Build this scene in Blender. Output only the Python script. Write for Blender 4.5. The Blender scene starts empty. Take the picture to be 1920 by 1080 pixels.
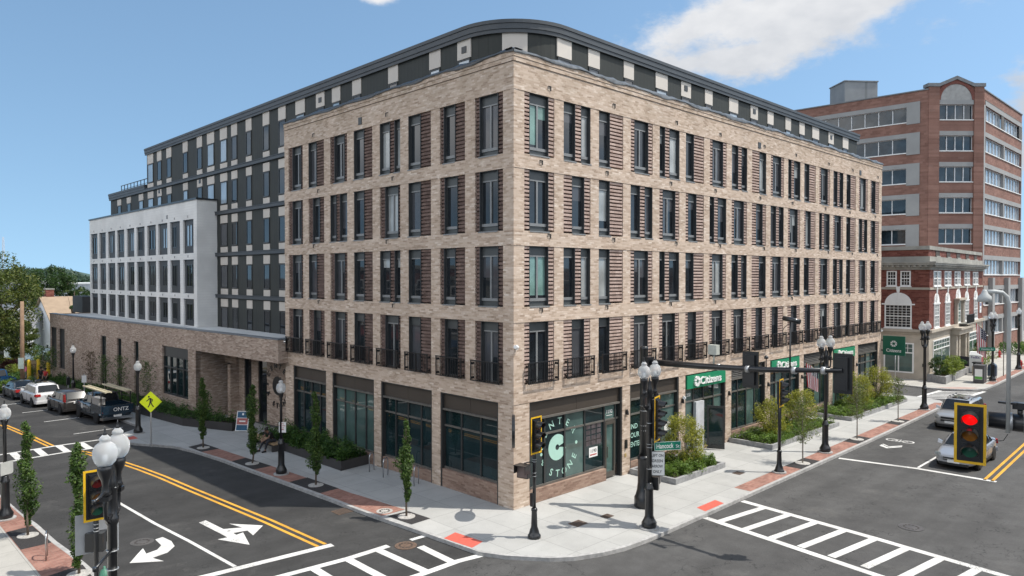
import bpy, bmesh, math, random
import numpy as np
from mathutils import Vector, Matrix
S = bpy.context.scene
COL = S.collection
rad = math.radians
# ---------------------------------------------------------------- camera
cd = bpy.data.cameras.new("camera"); cam = bpy.data.objects.new("camera", cd); COL.objects.link(cam)
cam.location = (-19.913, -20.280, 9.315)
cam.rotation_euler = (rad(90 - 0.90), 0, rad(45.655 - 90))
cd.sensor_width = 36.0; cd.lens = 25.172; cd.clip_start = 0.1; cd.clip_end = 6000
S.camera = cam
# ---------------------------------------------------------------- light
ELEV, AZX, AZY = 60.5, 0.645, -0.764
to_sun = Vector((math.cos(rad(ELEV)) * AZX, math.cos(rad(ELEV)) * AZY, math.sin(rad(ELEV))))
sd = bpy.data.lights.new("sun", 'SUN'); sun = bpy.data.objects.new("sun", sd); COL.objects.link(sun)
sd.energy = 3.5; sd.angle = rad(0.53); sd.color = (1.0, 0.95, 0.87)
sun.rotation_euler = to_sun.to_track_quat('Z', 'Y').to_euler(); sun.location = (0, 0, 80)
S.view_settings.view_transform = 'Standard'; S.view_settings.look = 'None'
S.view_settings.gamma = 1.0; S.view_settings.exposure = 0.42; S.view_settings.use_curve_mapping = False
S.cycles.max_bounces = 6; S.cycles.transparent_max_bounces = 8; S.cycles.caustics_reflective = False
W = bpy.data.worlds.new("World"); S.world = W; W.use_nodes = True
def world():
    nt = W.node_tree; N = nt.nodes; L = nt.links; N.clear()
    out = N.new('ShaderNodeOutputWorld'); bg = N.new('ShaderNodeBackground'); bg.inputs[1].default_value = 0.13
    sky = N.new('ShaderNodeTexSky'); sky.sky_type = 'NISHITA'; sky.sun_disc = False
    sky.sun_elevation = rad(ELEV); sky.sun_rotation = math.atan2(AZX, AZY)
    sky.altitude = 0; sky.air_density = 1.0; sky.dust_density = 0.6; sky.ozone_density = 1.6
    tc = N.new('ShaderNodeTexCoord')
    def vm(op, a, b=None, s=None):
        n = N.new('ShaderNodeVectorMath'); n.operation = op
        if isinstance(a, tuple): n.inputs[0].default_value = a
        else: L.new(a, n.inputs[0])
        if b is not None:
            if isinstance(b, tuple): n.inputs[1].default_value = b
            else: L.new(b, n.inputs[1])
        return n.outputs['Value'] if op == 'DOT_PRODUCT' else n.outputs[0]
    def ma(op, a, b=0.0, c=None, clamp=False):
        n = N.new('ShaderNodeMath'); n.operation = op; n.use_clamp = clamp
        for i, v in enumerate((a, b, c)):
            if v is None: continue
            if isinstance(v, (int, float)): n.inputs[i].default_value = v
            else: L.new(v, n.inputs[i])
        return n.outputs[0]
    D = tc.outputs['Generated']
    nz = N.new('ShaderNodeTexNoise'); nz.inputs['Scale'].default_value = 11; nz.inputs['Detail'].default_value = 9; nz.inputs['Roughness'].default_value = 0.62
    sc = vm('MULTIPLY', D, (1, 1, 1.9)); L.new(sc, nz.inputs['Vector'])
    nz2 = N.new('ShaderNodeTexNoise'); nz2.inputs['Scale'].default_value = 26; nz2.inputs['Detail'].default_value = 6
    off = vm('ADD', sc, (0.013, -0.02, 0.035)); L.new(off, nz2.inputs['Vector'])
    yaw = rad(45.655)
    def cloud(az, el, sa, se, tilt, amp, thr):
        # one cloud bank at a fixed compass bearing and height in the sky
        a = yaw - rad(az); d0 = Vector((math.cos(a) * math.cos(rad(el)), math.sin(a) * math.cos(rad(el)), math.sin(rad(el))))
        r = Vector((math.sin(a), -math.cos(a), 0)); u = r.cross(d0)
        r2 = r * math.cos(rad(tilt)) + u * math.sin(rad(tilt)); u2 = u * math.cos(rad(tilt)) - r * math.sin(rad(tilt))
        w = ma('MAXIMUM', vm('DOT_PRODUCT', D, tuple(d0)), 0.05)
        x = ma('DIVIDE', vm('DOT_PRODUCT', D, tuple(r2)), w); y = ma('DIVIDE', vm('DOT_PRODUCT', D, tuple(u2)), w)
        x = ma('DIVIDE', x, math.tan(rad(sa))); y = ma('DIVIDE', y, math.tan(rad(se)))
        q = ma('SQRT', ma('ADD', ma('MULTIPLY', x, x), ma('MULTIPLY', y, y)))
        f = ma('SUBTRACT', 1.0, q)
        f = ma('ADD', ma('MULTIPLY', f, 0.9), ma('MULTIPLY', ma('SUBTRACT', nz.outputs['Fac'], 0.5), amp))
        n = N.new('ShaderNodeMapRange'); n.interpolation_type = 'SMOOTHSTEP'
        L.new(f, n.inputs[0]); n.inputs[1].default_value = thr; n.inputs[2].default_value = thr + 0.50
        return n.outputs[0], y
    cl = [cloud(20.3, 18.7, 12.6, 3.9, 6, 1.7, 0.0), cloud(18.6, 16.4, 8.6, 2.2, 4, 1.8, 0.02), cloud(-10.8, 21.2, 2.2, 0.9, 0, 1.5, 0.05),
          cloud(36.5, 12.0, 4.0, 2.4, -10, 2.0, 0.12), cloud(37.0, 7.5, 3.0, 2.2, 0, 2.0, 0.12), cloud(55, 14, 12, 5, 0, 2.0, 0.1),
          cloud(-120, 25, 25, 7, 0, 2.2, 0.1), cloud(140, 22, 30, 7, 0, 2.2, 0.1)]
    m = cl[0][0]
    for c in cl[1:]: m = ma('MAXIMUM', m, c[0])
    # broken bright cloud added in the unseen sky to lift the shaded walls
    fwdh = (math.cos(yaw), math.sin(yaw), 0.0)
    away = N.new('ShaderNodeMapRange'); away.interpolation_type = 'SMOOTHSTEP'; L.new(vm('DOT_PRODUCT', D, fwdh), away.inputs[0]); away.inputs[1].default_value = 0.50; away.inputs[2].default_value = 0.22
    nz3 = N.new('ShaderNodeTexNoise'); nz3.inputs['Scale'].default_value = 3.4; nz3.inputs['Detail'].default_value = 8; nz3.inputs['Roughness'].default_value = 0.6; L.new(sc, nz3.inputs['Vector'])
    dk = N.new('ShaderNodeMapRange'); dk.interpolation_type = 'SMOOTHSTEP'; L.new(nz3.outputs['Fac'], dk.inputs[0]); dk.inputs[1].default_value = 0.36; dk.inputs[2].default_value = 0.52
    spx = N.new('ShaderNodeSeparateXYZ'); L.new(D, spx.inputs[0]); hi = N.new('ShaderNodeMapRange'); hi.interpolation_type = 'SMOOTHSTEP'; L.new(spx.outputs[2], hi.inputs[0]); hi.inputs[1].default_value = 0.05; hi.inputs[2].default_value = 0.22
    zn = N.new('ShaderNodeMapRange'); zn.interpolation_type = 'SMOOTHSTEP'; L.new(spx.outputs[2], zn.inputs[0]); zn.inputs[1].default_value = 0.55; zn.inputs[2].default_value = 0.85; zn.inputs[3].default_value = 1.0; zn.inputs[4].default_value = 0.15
    fill_deck = ma('MULTIPLY', ma('MULTIPLY', dk.outputs[0], away.outputs[0]), ma('MULTIPLY', hi.outputs[0], zn.outputs[0])); m = ma('MAXIMUM', m, fill_deck)
    shade = ma('ADD', ma('MULTIPLY', ma('SUBTRACT', nz2.outputs['Fac'], 0.5), 1.1), ma('MULTIPLY', cl[0][1], 0.30)); shade = ma('ADD', shade, 0.62, clamp=True)
    cr = N.new('ShaderNodeMix'); cr.data_type = 'RGBA'; L.new(shade, cr.inputs[0])
    cr.inputs[6].default_value = (3.5, 3.65, 3.9, 1); cr.inputs[7].default_value = (5.2, 5.2, 5.25, 1)
    mx = N.new('ShaderNodeMix'); mx.data_type = 'RGBA'; L.new(ma('MULTIPLY', m, 0.96), mx.inputs[0])
    hs = N.new('ShaderNodeMix'); hs.data_type = 'RGBA'; hs.blend_type = 'MULTIPLY'; hs.inputs[0].default_value = 1.0
    sh = vm('ADD', vm('MULTIPLY', D, (1, 1, 0.75)), (0, 0, 0.20)); L.new(sh, sky.inputs['Vector'])
    L.new(sky.outputs[0], hs.inputs[6]); hs.inputs[7].default_value = SKYTINT
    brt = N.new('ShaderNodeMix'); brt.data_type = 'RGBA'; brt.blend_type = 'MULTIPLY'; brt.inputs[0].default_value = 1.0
    L.new(cr.outputs[2], brt.inputs[6]); kk = ma('ADD', 1.0, ma('MULTIPLY', fill_deck, FILLGAIN)); L.new(kk, brt.inputs[7])
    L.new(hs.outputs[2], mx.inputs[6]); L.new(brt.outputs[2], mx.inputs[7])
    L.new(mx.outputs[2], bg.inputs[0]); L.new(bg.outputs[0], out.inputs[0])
SKYTINT = (1.08, 1.17, 1.09, 1); FILLGAIN = 1.3
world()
# ---------------------------------------------------------------- materials
MATS = {}
def nodes(name):
    m = bpy.data.materials.new(name); m.use_nodes = True
    nt = m.node_tree; b = nt.nodes['Principled BSDF']
    return m, nt, nt.nodes, nt.links, b
def mathn(N, L, op, a, b=0.0, clamp=False):
    n = N.new('ShaderNodeMath'); n.operation = op; n.use_clamp = clamp
    for i, v in enumerate((a, b)):
        if isinstance(v, (int, float)): n.inputs[i].default_value = v
        else: L.new(v, n.inputs[i])
    return n.outputs[0]
def noise(N, L, vec, scale, detail=4, rough=0.55):
    n = N.new('ShaderNodeTexNoise'); n.inputs['Scale'].default_value = scale; n.inputs['Detail'].default_value = detail; n.inputs['Roughness'].default_value = rough
    L.new(vec, n.inputs['Vector']); return n.outputs['Fac']
def ramp(N, L, fac, stops):
    r = N.new('ShaderNodeValToRGB'); e = r.color_ramp.elements
    while len(e) < len(stops): e.new(0.5)
    for k, (p, c) in enumerate(stops): e[k].position = p; e[k].color = (*c, 1)
    L.new(fac, r.inputs[0]); return r.outputs[0]
def mixc(N, L, fac, a, b, mode='MIX'):
    n = N.new('ShaderNodeMix'); n.data_type = 'RGBA'; n.blend_type = mode
    for i, v in ((0, fac), (6, a), (7, b)):
        if isinstance(v, (int, float)): n.inputs[i].default_value = v
        elif isinstance(v, tuple): n.inputs[i].default_value = (*v[:3], 1)
        else: L.new(v, n.inputs[i])
    return n.outputs[2]
def bump(N, L, b, h, s=0.3, d=0.01):
    n = N.new('ShaderNodeBump'); n.inputs['Strength'].default_value = s; n.inputs['Distance'].default_value = d
    L.new(h, n.inputs['Height']); L.new(n.outputs[0], b.inputs['Normal'])
def plain(name, c, rough=0.6, var=0.18, scale=2.0, metal=0.0, spec=0.5, coat=0.0, bmp=0.0, emit=None, dirt=0.0):
    if name in MATS: return MATS[name]
    m, nt, N, L, b = nodes(name)
    tc = N.new('ShaderNodeTexCoord').outputs['Object']
    f = noise(N, L, tc, scale, 5)
    col = ramp(N, L, f, [(0.3, tuple(x * (1 - var) for x in c)), (0.7, tuple(min(1, x * (1 + var)) for x in c))])
    if dirt:
        f2 = noise(N, L, tc, scale * 0.23, 6, 0.65)
        k = ramp(N, L, f2, [(0.42, (1, 1, 1)), (0.7, (1 - dirt,) * 3)]); col = mixc(N, L, 1.0, col, k, 'MULTIPLY')
    L.new(col, b.inputs['Base Color']); b.inputs['Roughness'].default_value = rough
    b.inputs['Metallic'].default_value = metal; b.inputs['Specular IOR Level'].default_value = spec
    if coat: b.inputs['Coat Weight'].default_value = coat; b.inputs['Coat Roughness'].default_value = 0.05
    if bmp: bump(N, L, b, noise(N, L, tc, scale * 12, 3), bmp)
    if emit: b.inputs['Emission Color'].default_value = (*emit[0], 1); b.inputs['Emission Strength'].default_value = emit[1]
    MATS[name] = m; return m
def brick(name, cols, mortar, w=0.29, h=0.077, big=0.12, rough=0.85, dirtc=None):
    m, nt, N, L, b = nodes(name)
    tc = N.new('ShaderNodeTexCoord').outputs['Object']
    sx = N.new('ShaderNodeSeparateXYZ'); L.new(tc, sx.inputs[0])
    U = mathn(N, L, 'ADD', sx.outputs[0], sx.outputs[1]); V = sx.outputs[2]
    vr = mathn(N, L, 'DIVIDE', V, h); row = mathn(N, L, 'FLOOR', vr)
    ur = mathn(N, L, 'ADD', mathn(N, L, 'DIVIDE', U, w), mathn(N, L, 'MULTIPLY', row, 0.37)); col = mathn(N, L, 'FLOOR', ur)
    cb = N.new('ShaderNodeCombineXYZ'); L.new(col, cb.inputs[0]); L.new(row, cb.inputs[1])
    wn = N.new('ShaderNodeTexWhiteNoise'); wn.noise_dimensions = '2D'; L.new(cb.outputs[0], wn.inputs['Vector'])
    # long pale runs of brick, several courses apart
    mp = N.new('ShaderNodeMapping'); mp.inputs['Scale'].default_value = (2.2, 2.2, 8.5); L.new(tc, mp.inputs[0])
    f2 = noise(N, L, mp.outputs[0], 1.6, 5, 0.7)
    fac = mathn(N, L, 'ADD', mathn(N, L, 'MULTIPLY', wn.outputs['Value'], 0.72), mathn(N, L, 'MULTIPLY', mathn(N, L, 'SUBTRACT', f2, 0.36), 0.85), clamp=True)
    c = ramp(N, L, fac, [(i / (len(cols) - 1), x) for i, x in enumerate(cols)])
    fv = mathn(N, L, 'FRACT', vr); fu = mathn(N, L, 'FRACT', ur)
    mm = mathn(N, L, 'MAXIMUM', mathn(N, L, 'LESS_THAN', fv, 0.13), mathn(N, L, 'LESS_THAN', fu, 0.035))
    c = mixc(N, L, mathn(N, L, 'MULTIPLY', mm, 0.75), c, mortar)
    f3 = noise(N, L, tc, 0.35, 5, 0.6); k = ramp(N, L, f3, [(0.35, (1 - big,) * 3), (0.65, (1 + 0.0,) * 3)]); c = mixc(N, L, 1.0, c, k, 'MULTIPLY')
    if dirtc:
        f4 = noise(N, L, tc, 0.9, 6, 0.7)
        # water staining under the unfinished coping, uneven along its length
        zz = N.new('ShaderNodeMapRange'); zz.inputs[1].default_value = dirtc[0]; zz.inputs[2].default_value = dirtc[1]; L.new(V, zz.inputs[0])
        s = mathn(N, L, 'MULTIPLY', zz.outputs[0], mathn(N, L, 'MULTIPLY', mathn(N, L, 'SUBTRACT', f4, 0.42, clamp=True), 3.2, clamp=True), clamp=True)
        c = mixc(N, L, mathn(N, L, 'MULTIPLY', s, 0.62), c, (0.16, 0.115, 0.06))
    L.new(c, b.inputs['Base Color']); b.inputs['Roughness'].default_value = rough; b.inputs['Specular IOR Level'].default_value = 0.25
    bump(N, L, b, mathn(N, L, 'ADD', mathn(N, L, 'MULTIPLY', mathn(N, L, 'SUBTRACT', 1.0, mm), 1.0), wn.outputs['Value']), 0.5, 0.012)
    MATS[name] = m; return m
def glass(name, c, rough=0.03, var=0.35, spec=0.6, wav=0.02):
    m, nt, N, L, b = nodes(name)
    tc = N.new('ShaderNodeTexCoord').outputs['Object']
    f = noise(N, L, tc, 0.7, 3)
    L.new(ramp(N, L, f, [(0.35, tuple(x * (1 - var) for x in c)), (0.65, tuple(x * (1 + var) for x in c))]), b.inputs['Base Color'])
    b.inputs['Roughness'].default_value = rough; b.inputs['Specular IOR Level'].default_value = spec; b.inputs['IOR'].default_value = 1.52
    bump(N, L, b, noise(N, L, tc, 0.55, 2), wav, 0.2)
    MATS[name] = m; return m
def leafm(name, a, b2, c3=None, tr=0.35):
    m, nt, N, L, b = nodes(name)
    g = N.new('ShaderNodeNewGeometry')
    tc = N.new('ShaderNodeTexCoord').outputs['Object']
    f = noise(N, L, tc, 1.4, 3)
    fac = mathn(N, L, 'ADD', mathn(N, L, 'MULTIPLY', g.outputs['Random Per Island'], 0.75), mathn(N, L, 'MULTIPLY', mathn(N, L, 'SUBTRACT', f, 0.35), 0.7), clamp=True)
    st = [(0.0, a), (0.6, b2)] + ([(1.0, c3)] if c3 else [])
    c = ramp(N, L, fac, st)
    L.new(c, b.inputs['Base Color']); b.inputs['Roughness'].default_value = 0.5; b.inputs['Specular IOR Level'].default_value = 0.35
    t = N.new('ShaderNodeBsdfTranslucent'); L.new(mixc(N, L, 1.0, c, (1.2, 1.25, 0.6), 'MULTIPLY'), t.inputs[0])
    ms = N.new('ShaderNodeMixShader'); ms.inputs[0].default_value = tr; out = N['Material Output']
    L.new(b.outputs[0], ms.inputs[1]); L.new(t.outputs[0], ms.inputs[2]); L.new(ms.outputs[0], out.inputs[0])
    MATS[name] = m; return m
def asphalt(name, k=1.0):
    m, nt, N, L, b = nodes(name)
    tc = N.new('ShaderNodeTexCoord').outputs['Object']
    f1 = noise(N, L, tc, 0.16, 6, 0.6); f2 = noise(N, L, tc, 60, 2); f3 = noise(N, L, tc, 1.3, 6, 0.7)
    mp = N.new('ShaderNodeMapping'); mp.inputs['Scale'].default_value = (0.06, 0.9, 1); L.new(tc, mp.inputs[0]); f4 = noise(N, L, mp.outputs[0], 1.0, 4)
    c = ramp(N, L, f1, [(0.3, (0.066 * k, 0.064 * k, 0.062 * k)), (0.7, (0.100 * k, 0.098 * k, 0.095 * k))])
    c = mixc(N, L, 1.0, c, ramp(N, L, f3, [(0.3, (0.84,) * 3), (0.7, (1.1,) * 3)]), 'MULTIPLY')
    c = mixc(N, L, 1.0, c, ramp(N, L, f4, [(0.35, (0.86,) * 3), (0.65, (1.1,) * 3)]), 'MULTIPLY')
    c = mixc(N, L, 1.0, c, ramp(N, L, f2, [(0.3, (0.72,) * 3), (0.7, (1.3,) * 3)]), 'MULTIPLY')
    # sealed cracks, oil spots and pale dust
    w1 = noise(N, L, tc, 0.21, 5, 0.65); ck = mathn(N, L, 'LESS_THAN', mathn(N, L, 'ABSOLUTE', mathn(N, L, 'SUBTRACT', w1, 0.5)), 0.0022)
    c = mixc(N, L, mathn(N, L, 'MULTIPLY', ck, 0.55), c, (0.022, 0.022, 0.022))
    o1 = noise(N, L, tc, 0.75, 7, 0.75); c = mixc(N, L, ramp(N, L, o1, [(0.62, (0,) * 3), (0.74, (0.5,) * 3)]), c, (0.036, 0.034, 0.033))
    d1 = noise(N, L, tc, 0.42, 8, 0.8); c = mixc(N, L, ramp(N, L, d1, [(0.56, (0,) * 3), (0.75, (0.34,) * 3)]), c, (0.19, 0.18, 0.165))
    L.new(c, b.inputs['Base Color']); b.inputs['Roughness'].default_value = 0.9; b.inputs['Specular IOR Level'].default_value = 0.3
    bump(N, L, b, f2, 0.35, 0.01); MATS[name] = m; return m
def paint(name, c, base=(0.075, 0.073, 0.071)):
    # thermoplastic road paint: greyed by tyres, chipped along its edges and in patches
    m, nt, N, L, b = nodes(name)
    tc = N.new('ShaderNodeTexCoord').outputs['Object']
    f1 = noise(N, L, tc, 1.1, 6, 0.7); f2 = noise(N, L, tc, 22, 5, 0.75); f3 = noise(N, L, tc, 0.45, 3)
    col = mixc(N, L, 1.0, c, ramp(N, L, f1, [(0.32, (0.74, 0.73, 0.72)), (0.62, (1.04,) * 3)]), 'MULTIPLY')
    k = mathn(N, L, 'ADD', mathn(N, L, 'MULTIPLY', f2, 0.75), mathn(N, L, 'MULTIPLY', f3, 0.35))
    col = mixc(N, L, ramp(N, L, k, [(0.60, (0,) * 3), (0.70, (0.85,) * 3)]), col, base)
    L.new(col, b.inputs['Base Color']); b.inputs['Roughness'].default_value = 0.8; b.inputs['Specular IOR Level'].default_value = 0.3; MATS[name] = m; return m
def paving(name, c, joint=1.52, jc=0.55, w=0.012, ox=0.0, oy=0.0):
    m, nt, N, L, b = nodes(name)
    tc = N.new('ShaderNodeTexCoord').outputs['Object']
    sx = N.new('ShaderNodeSeparateXYZ'); L.new(tc, sx.inputs[0])
    U = mathn(N, L, 'DIVIDE', mathn(N, L, 'ADD', sx.outputs[0], ox), joint); V = mathn(N, L, 'DIVIDE', mathn(N, L, 'ADD', sx.outputs[1], oy), joint)
    cb = N.new('ShaderNodeCombineXYZ'); L.new(mathn(N, L, 'FLOOR', U), cb.inputs[0]); L.new(mathn(N, L, 'FLOOR', V), cb.inputs[1])
    wn = N.new('ShaderNodeTexWhiteNoise'); wn.noise_dimensions = '2D'; L.new(cb.outputs[0], wn.inputs['Vector'])
    f1 = noise(N, L, tc, 0.5, 7, 0.65); f2 = noise(N, L, tc, 30, 3)
    col = ramp(N, L, f1, [(0.3, tuple(x * 0.84 for x in c)), (0.7, tuple(x * 1.06 for x in c))])
    col = mixc(N, L, 1.0, col, ramp(N, L, wn.outputs['Value'], [(0, (0.92,) * 3), (1, (1.04,) * 3)]), 'MULTIPLY')
    col = mixc(N, L, 1.0, col, ramp(N, L, f2, [(0.3, (0.93,) * 3), (0.7, (1.05,) * 3)]), 'MULTIPLY')
    g1 = noise(N, L, tc, 2.6, 7, 0.8); col = mixc(N, L, 1.0, col, ramp(N, L, g1, [(0.30, (0.80, 0.79, 0.77)), (0.42, (1,) * 3), (0.62, (1,) * 3), (0.75, (0.86, 0.84, 0.80))]), 'MULTIPLY')
    g2 = noise(N, L, tc, 9, 3, 0.5); col = mixc(N, L, ramp(N, L, g2, [(0.70, (0,) * 3), (0.74, (0.35,) * 3)]), col, tuple(x * 0.4 for x in c))
    j = mathn(N, L, 'MAXIMUM', mathn(N, L, 'LESS_THAN', mathn(N, L, 'FRACT', U), w), mathn(N, L, 'LESS_THAN', mathn(N, L, 'FRACT', V), w))
    col = mixc(N, L, j, col, tuple(x * jc for x in c))
    L.new(col, b.inputs['Base Color']); b.inputs['Roughness'].default_value = 0.85; b.inputs['Specular IOR Level'].default_value = 0.3
    MATS[name] = m; return m
def brickpave(name, cols):
    m, nt, N, L, b = nodes(name)
    tc = N.new('ShaderNodeTexCoord').outputs['Object']
    bt = N.new('ShaderNodeTexBrick'); bt.inputs['Scale'].default_value = 1.0; bt.inputs['Brick Width'].default_value = 0.22; bt.inputs['Row Height'].default_value = 0.11
    bt.inputs['Mortar Size'].default_value = 0.006; bt.inputs['Color1'].default_value = (*cols[0], 1); bt.inputs['Color2'].default_value = (*cols[1], 1); bt.inputs['Mortar'].default_value = (*cols[2], 1)
    L.new(tc, bt.inputs['Vector'])
    c = mixc(N, L, 1.0, bt.outputs['Color'], ramp(N, L, noise(N, L, tc, 1.1, 5), [(0.3, (0.75,) * 3), (0.7, (1.15,) * 3)]), 'MULTIPLY')
    L.new(c, b.inputs['Base Color']); b.inputs['Roughness'].default_value = 0.85; MATS[name] = m; return m
def ribbed(name, c, pitch=0.3, rough=0.5, axis='xy', dark=0.75):
    # profiled metal sheet with narrow seams
    m, nt, N, L, b = nodes(name)
    tc = N.new('ShaderNodeTexCoord').outputs['Object']
    sx = N.new('ShaderNodeSeparateXYZ'); L.new(tc, sx.inputs[0])
    U = mathn(N, L, 'ADD', sx.outputs[0], sx.outputs[1]) if axis == 'xy' else sx.outputs[2]
    u = mathn(N, L, 'FRACT', mathn(N, L, 'DIVIDE', U, pitch)); s = mathn(N, L, 'LESS_THAN', u, 0.09)
    f = noise(N, L, tc, 0.6, 4); col = ramp(N, L, f, [(0.3, tuple(x * 0.88 for x in c)), (0.7, tuple(x * 1.1 for x in c))])
    col = mixc(N, L, s, col, tuple(x * dark for x in c)); L.new(col, b.inputs['Base Color']); b.inputs['Roughness'].default_value = rough
    b.inputs['Specular IOR Level'].default_value = 0.25
    bump(N, L, b, mathn(N, L, 'ABSOLUTE', mathn(N, L, 'SUBTRACT', u, 0.5)), 0.35, 0.02); MATS[name] = m; return m
TAN = brick('tan_brick', [(0.31, 0.225, 0.165), (0.48, 0.365, 0.28), (0.555, 0.435, 0.34), (0.61, 0.49, 0.395), (0.82, 0.72, 0.62)], (0.55, 0.455, 0.37), dirtc=(16.6, 18.3))
GREYB = brick('grey_brown_brick', [(0.21, 0.15, 0.115), (0.33, 0.25, 0.20), (0.41, 0.315, 0.255), (0.48, 0.385, 0.315), (0.62, 0.53, 0.45)], (0.43, 0.35, 0.29))
DARKB = brick('umber_brick', [(0.095, 0.062, 0.050), (0.15, 0.10, 0.085), (0.19, 0.13, 0.11), (0.24, 0.17, 0.145)], (0.14, 0.10, 0.085), h=0.155)
CORB = brick('corbel_brick', [(0.36, 0.26, 0.215), (0.44, 0.325, 0.275), (0.50, 0.375, 0.32), (0.57, 0.44, 0.375)], (0.3, 0.22, 0.19), h=0.31)
SILLB = brick('plinth_brick', [(0.19, 0.12, 0.09), (0.29, 0.19, 0.145), (0.34, 0.235, 0.18), (0.4, 0.29, 0.23)], (0.27, 0.2, 0.16))
REDB = brick('office_red_brick', [(0.20, 0.105, 0.082), (0.25, 0.135, 0.105), (0.285, 0.158, 0.125), (0.33, 0.19, 0.15)], (0.27, 0.16, 0.13), w=0.6, h=0.25, big=0.22)
OLDB = brick('old_red_brick', [(0.105, 0.034, 0.026), (0.17, 0.056, 0.042), (0.215, 0.078, 0.058), (0.28, 0.115, 0.088)], (0.2, 0.11, 0.09), w=0.4, h=0.15, big=0.2)
DMET = plain('dark_bronze_metal', (0.035, 0.036, 0.036), 0.42, 0.15, 1.5)
SPAN = plain('spandrel_metal', (0.06, 0.066, 0.066), 0.45, 0.12, 1.0)
FASC = plain('slate_fascia', (0.05, 0.058, 0.066), 0.5, 0.15, 0.8)
CLAD = ribbed('ribbed_cladding', (0.041, 0.044, 0.040), 0.31, 0.6)
BEIGE = plain('beige_panel', (0.58, 0.53, 0.47), 0.6, 0.05, 0.7, dirt=0.12)
WHITEC = ribbed('pale_clapboard', (0.72, 0.71, 0.685), 0.2, 0.65, 'z', 0.9)
FRAME = plain('window_frame_metal', (0.05, 0.053, 0.055), 0.38, 0.1, 2)
FRAMEL = plain('window_frame_light', (0.20, 0.205, 0.205), 0.4, 0.1, 2)
G_DARK = glass('dark_glass', (0.018, 0.022, 0.026))
G_BLIND = glass('glass_over_blind', (0.070, 0.073, 0.080), 0.06, 0.14, 0.5)
G_TEAL = glass('glass_over_curtain', (0.16, 0.27, 0.24), 0.08, 0.4)
G_PALE = glass('glass_over_pale_blind', (0.32, 0.335, 0.33), 0.08, 0.25)
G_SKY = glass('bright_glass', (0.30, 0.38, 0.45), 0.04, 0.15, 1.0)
G_SHOP = glass('shop_glass', (0.010, 0.024, 0.027), 0.015, 0.3, 0.6)
G_SHOPL = glass('shop_glass_lit_inside', (0.075, 0.125, 0.115), 0.02, 0.25, 0.6)
G_OFF = glass('office_glass', (0.022, 0.034, 0.042), 0.03, 0.5, 0.8)
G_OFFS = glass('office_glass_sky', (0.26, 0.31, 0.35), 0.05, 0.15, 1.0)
BLACKM = plain('black_paint', (0.013, 0.014, 0.016), 0.33, 0.2, 3, coat=0.2)
SHEET = plain('black_membrane', (0.022, 0.026, 0.03), 0.3, 0.4, 3, bmp=0.5)
MEMB = plain('roof_membrane', (0.62, 0.62, 0.6), 0.8, 0.1, 0.4)
ASPH = asphalt('asphalt_surface'); ASPHN = asphalt('newer_asphalt', 0.62)
CONC = paving('concrete_paving', (0.435, 0.43, 0.41))
CONCL = paving('old_concrete_paving', (0.46, 0.44, 0.40), 1.5)
GRAN = plain('granite', (0.42, 0.41, 0.395), 0.8, 0.2, 6, dirt=0.25)
GRAND = plain('grey_granite', (0.30, 0.30, 0.30), 0.8, 0.22, 5, dirt=0.2)
BPAVE = brickpave('red_brick_paving', [(0.26, 0.115, 0.085), (0.37, 0.19, 0.145), (0.27, 0.2, 0.16)])
WPAINT = paint('white_road_paint', (0.70, 0.69, 0.66))
YPAINT = paint('yellow_road_paint', (0.72, 0.37, 0.05))
TACT = plain('red_tactile', (0.56, 0.11, 0.075), 0.75, 0.12, 8)
MULCH = plain('dark_mulch', (0.035, 0.032, 0.032), 0.95, 0.5, 18, bmp=0.5)
GRAVEL = plain('pale_gravel', (0.42, 0.40, 0.37), 0.95, 0.35, 20, bmp=0.4)
SOIL = plain('soil', (0.045, 0.035, 0.026), 0.95, 0.4, 6)
IRON = plain('rusty_iron', (0.13, 0.085, 0.06), 0.7, 0.4, 8)
STEEL = plain('bare_steel', (0.55, 0.56, 0.57), 0.3, 0.08, 4, metal=1.0)
GALV = plain('galvanised', (0.45, 0.46, 0.465), 0.45, 0.12, 4, metal=0.6)
WHITE = plain('white_paint', (0.78, 0.78, 0.76), 0.55, 0.05, 2)
GREYP = plain('grey_paint', (0.33, 0.335, 0.33), 0.5, 0.1, 2)
GREEN = plain('bank_green', (0.008, 0.215, 0.10), 0.45, 0.06, 1)
GREEND = plain('blade_green', (0.006, 0.105, 0.062), 0.45, 0.06, 1)
STGREEN = plain('street_sign_green', (0.006, 0.20, 0.125), 0.45, 0.05, 1)
MINT = plain('mint_vinyl', (0.42, 0.66, 0.56), 0.5, 0.04, 2)
SIGY = plain('signal_yellow', (0.75, 0.44, 0.012), 0.5, 0.06, 3)
FLUO = plain('fluorescent_yellow', (0.68, 0.80, 0.015), 0.5, 0.04, 3)
RED = plain('red_paint', (0.42, 0.025, 0.02), 0.45, 0.12, 3)
LIME = plain('limestone', (0.45, 0.40, 0.33), 0.8, 0.12, 1.2, dirt=0.25)
LIMEG = plain('weathered_limestone', (0.33, 0.32, 0.285), 0.85, 0.2, 1.0, dirt=0.35)
TIMBER = plain('timber', (0.34, 0.23, 0.13), 0.8, 0.2, 3)
PINE = plain('pale_pine', (0.55, 0.40, 0.24), 0.75, 0.15, 3)
BARK = plain('bark', (0.13, 0.10, 0.075), 0.9, 0.3, 8, bmp=0.6)
BARKP = plain('pale_bark', (0.27, 0.235, 0.20), 0.9, 0.3, 8)
TYRE = plain('tyre_rubber', (0.018, 0.018, 0.018), 0.8, 0.2, 4)
ALLOY = plain('alloy', (0.5, 0.5, 0.51), 0.3, 0.08, 4, metal=0.9)
CARG = glass('car_glass', (0.012, 0.014, 0.016), 0.03, 0.3, 0.4, 0.0)
GLOBE = None
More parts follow.
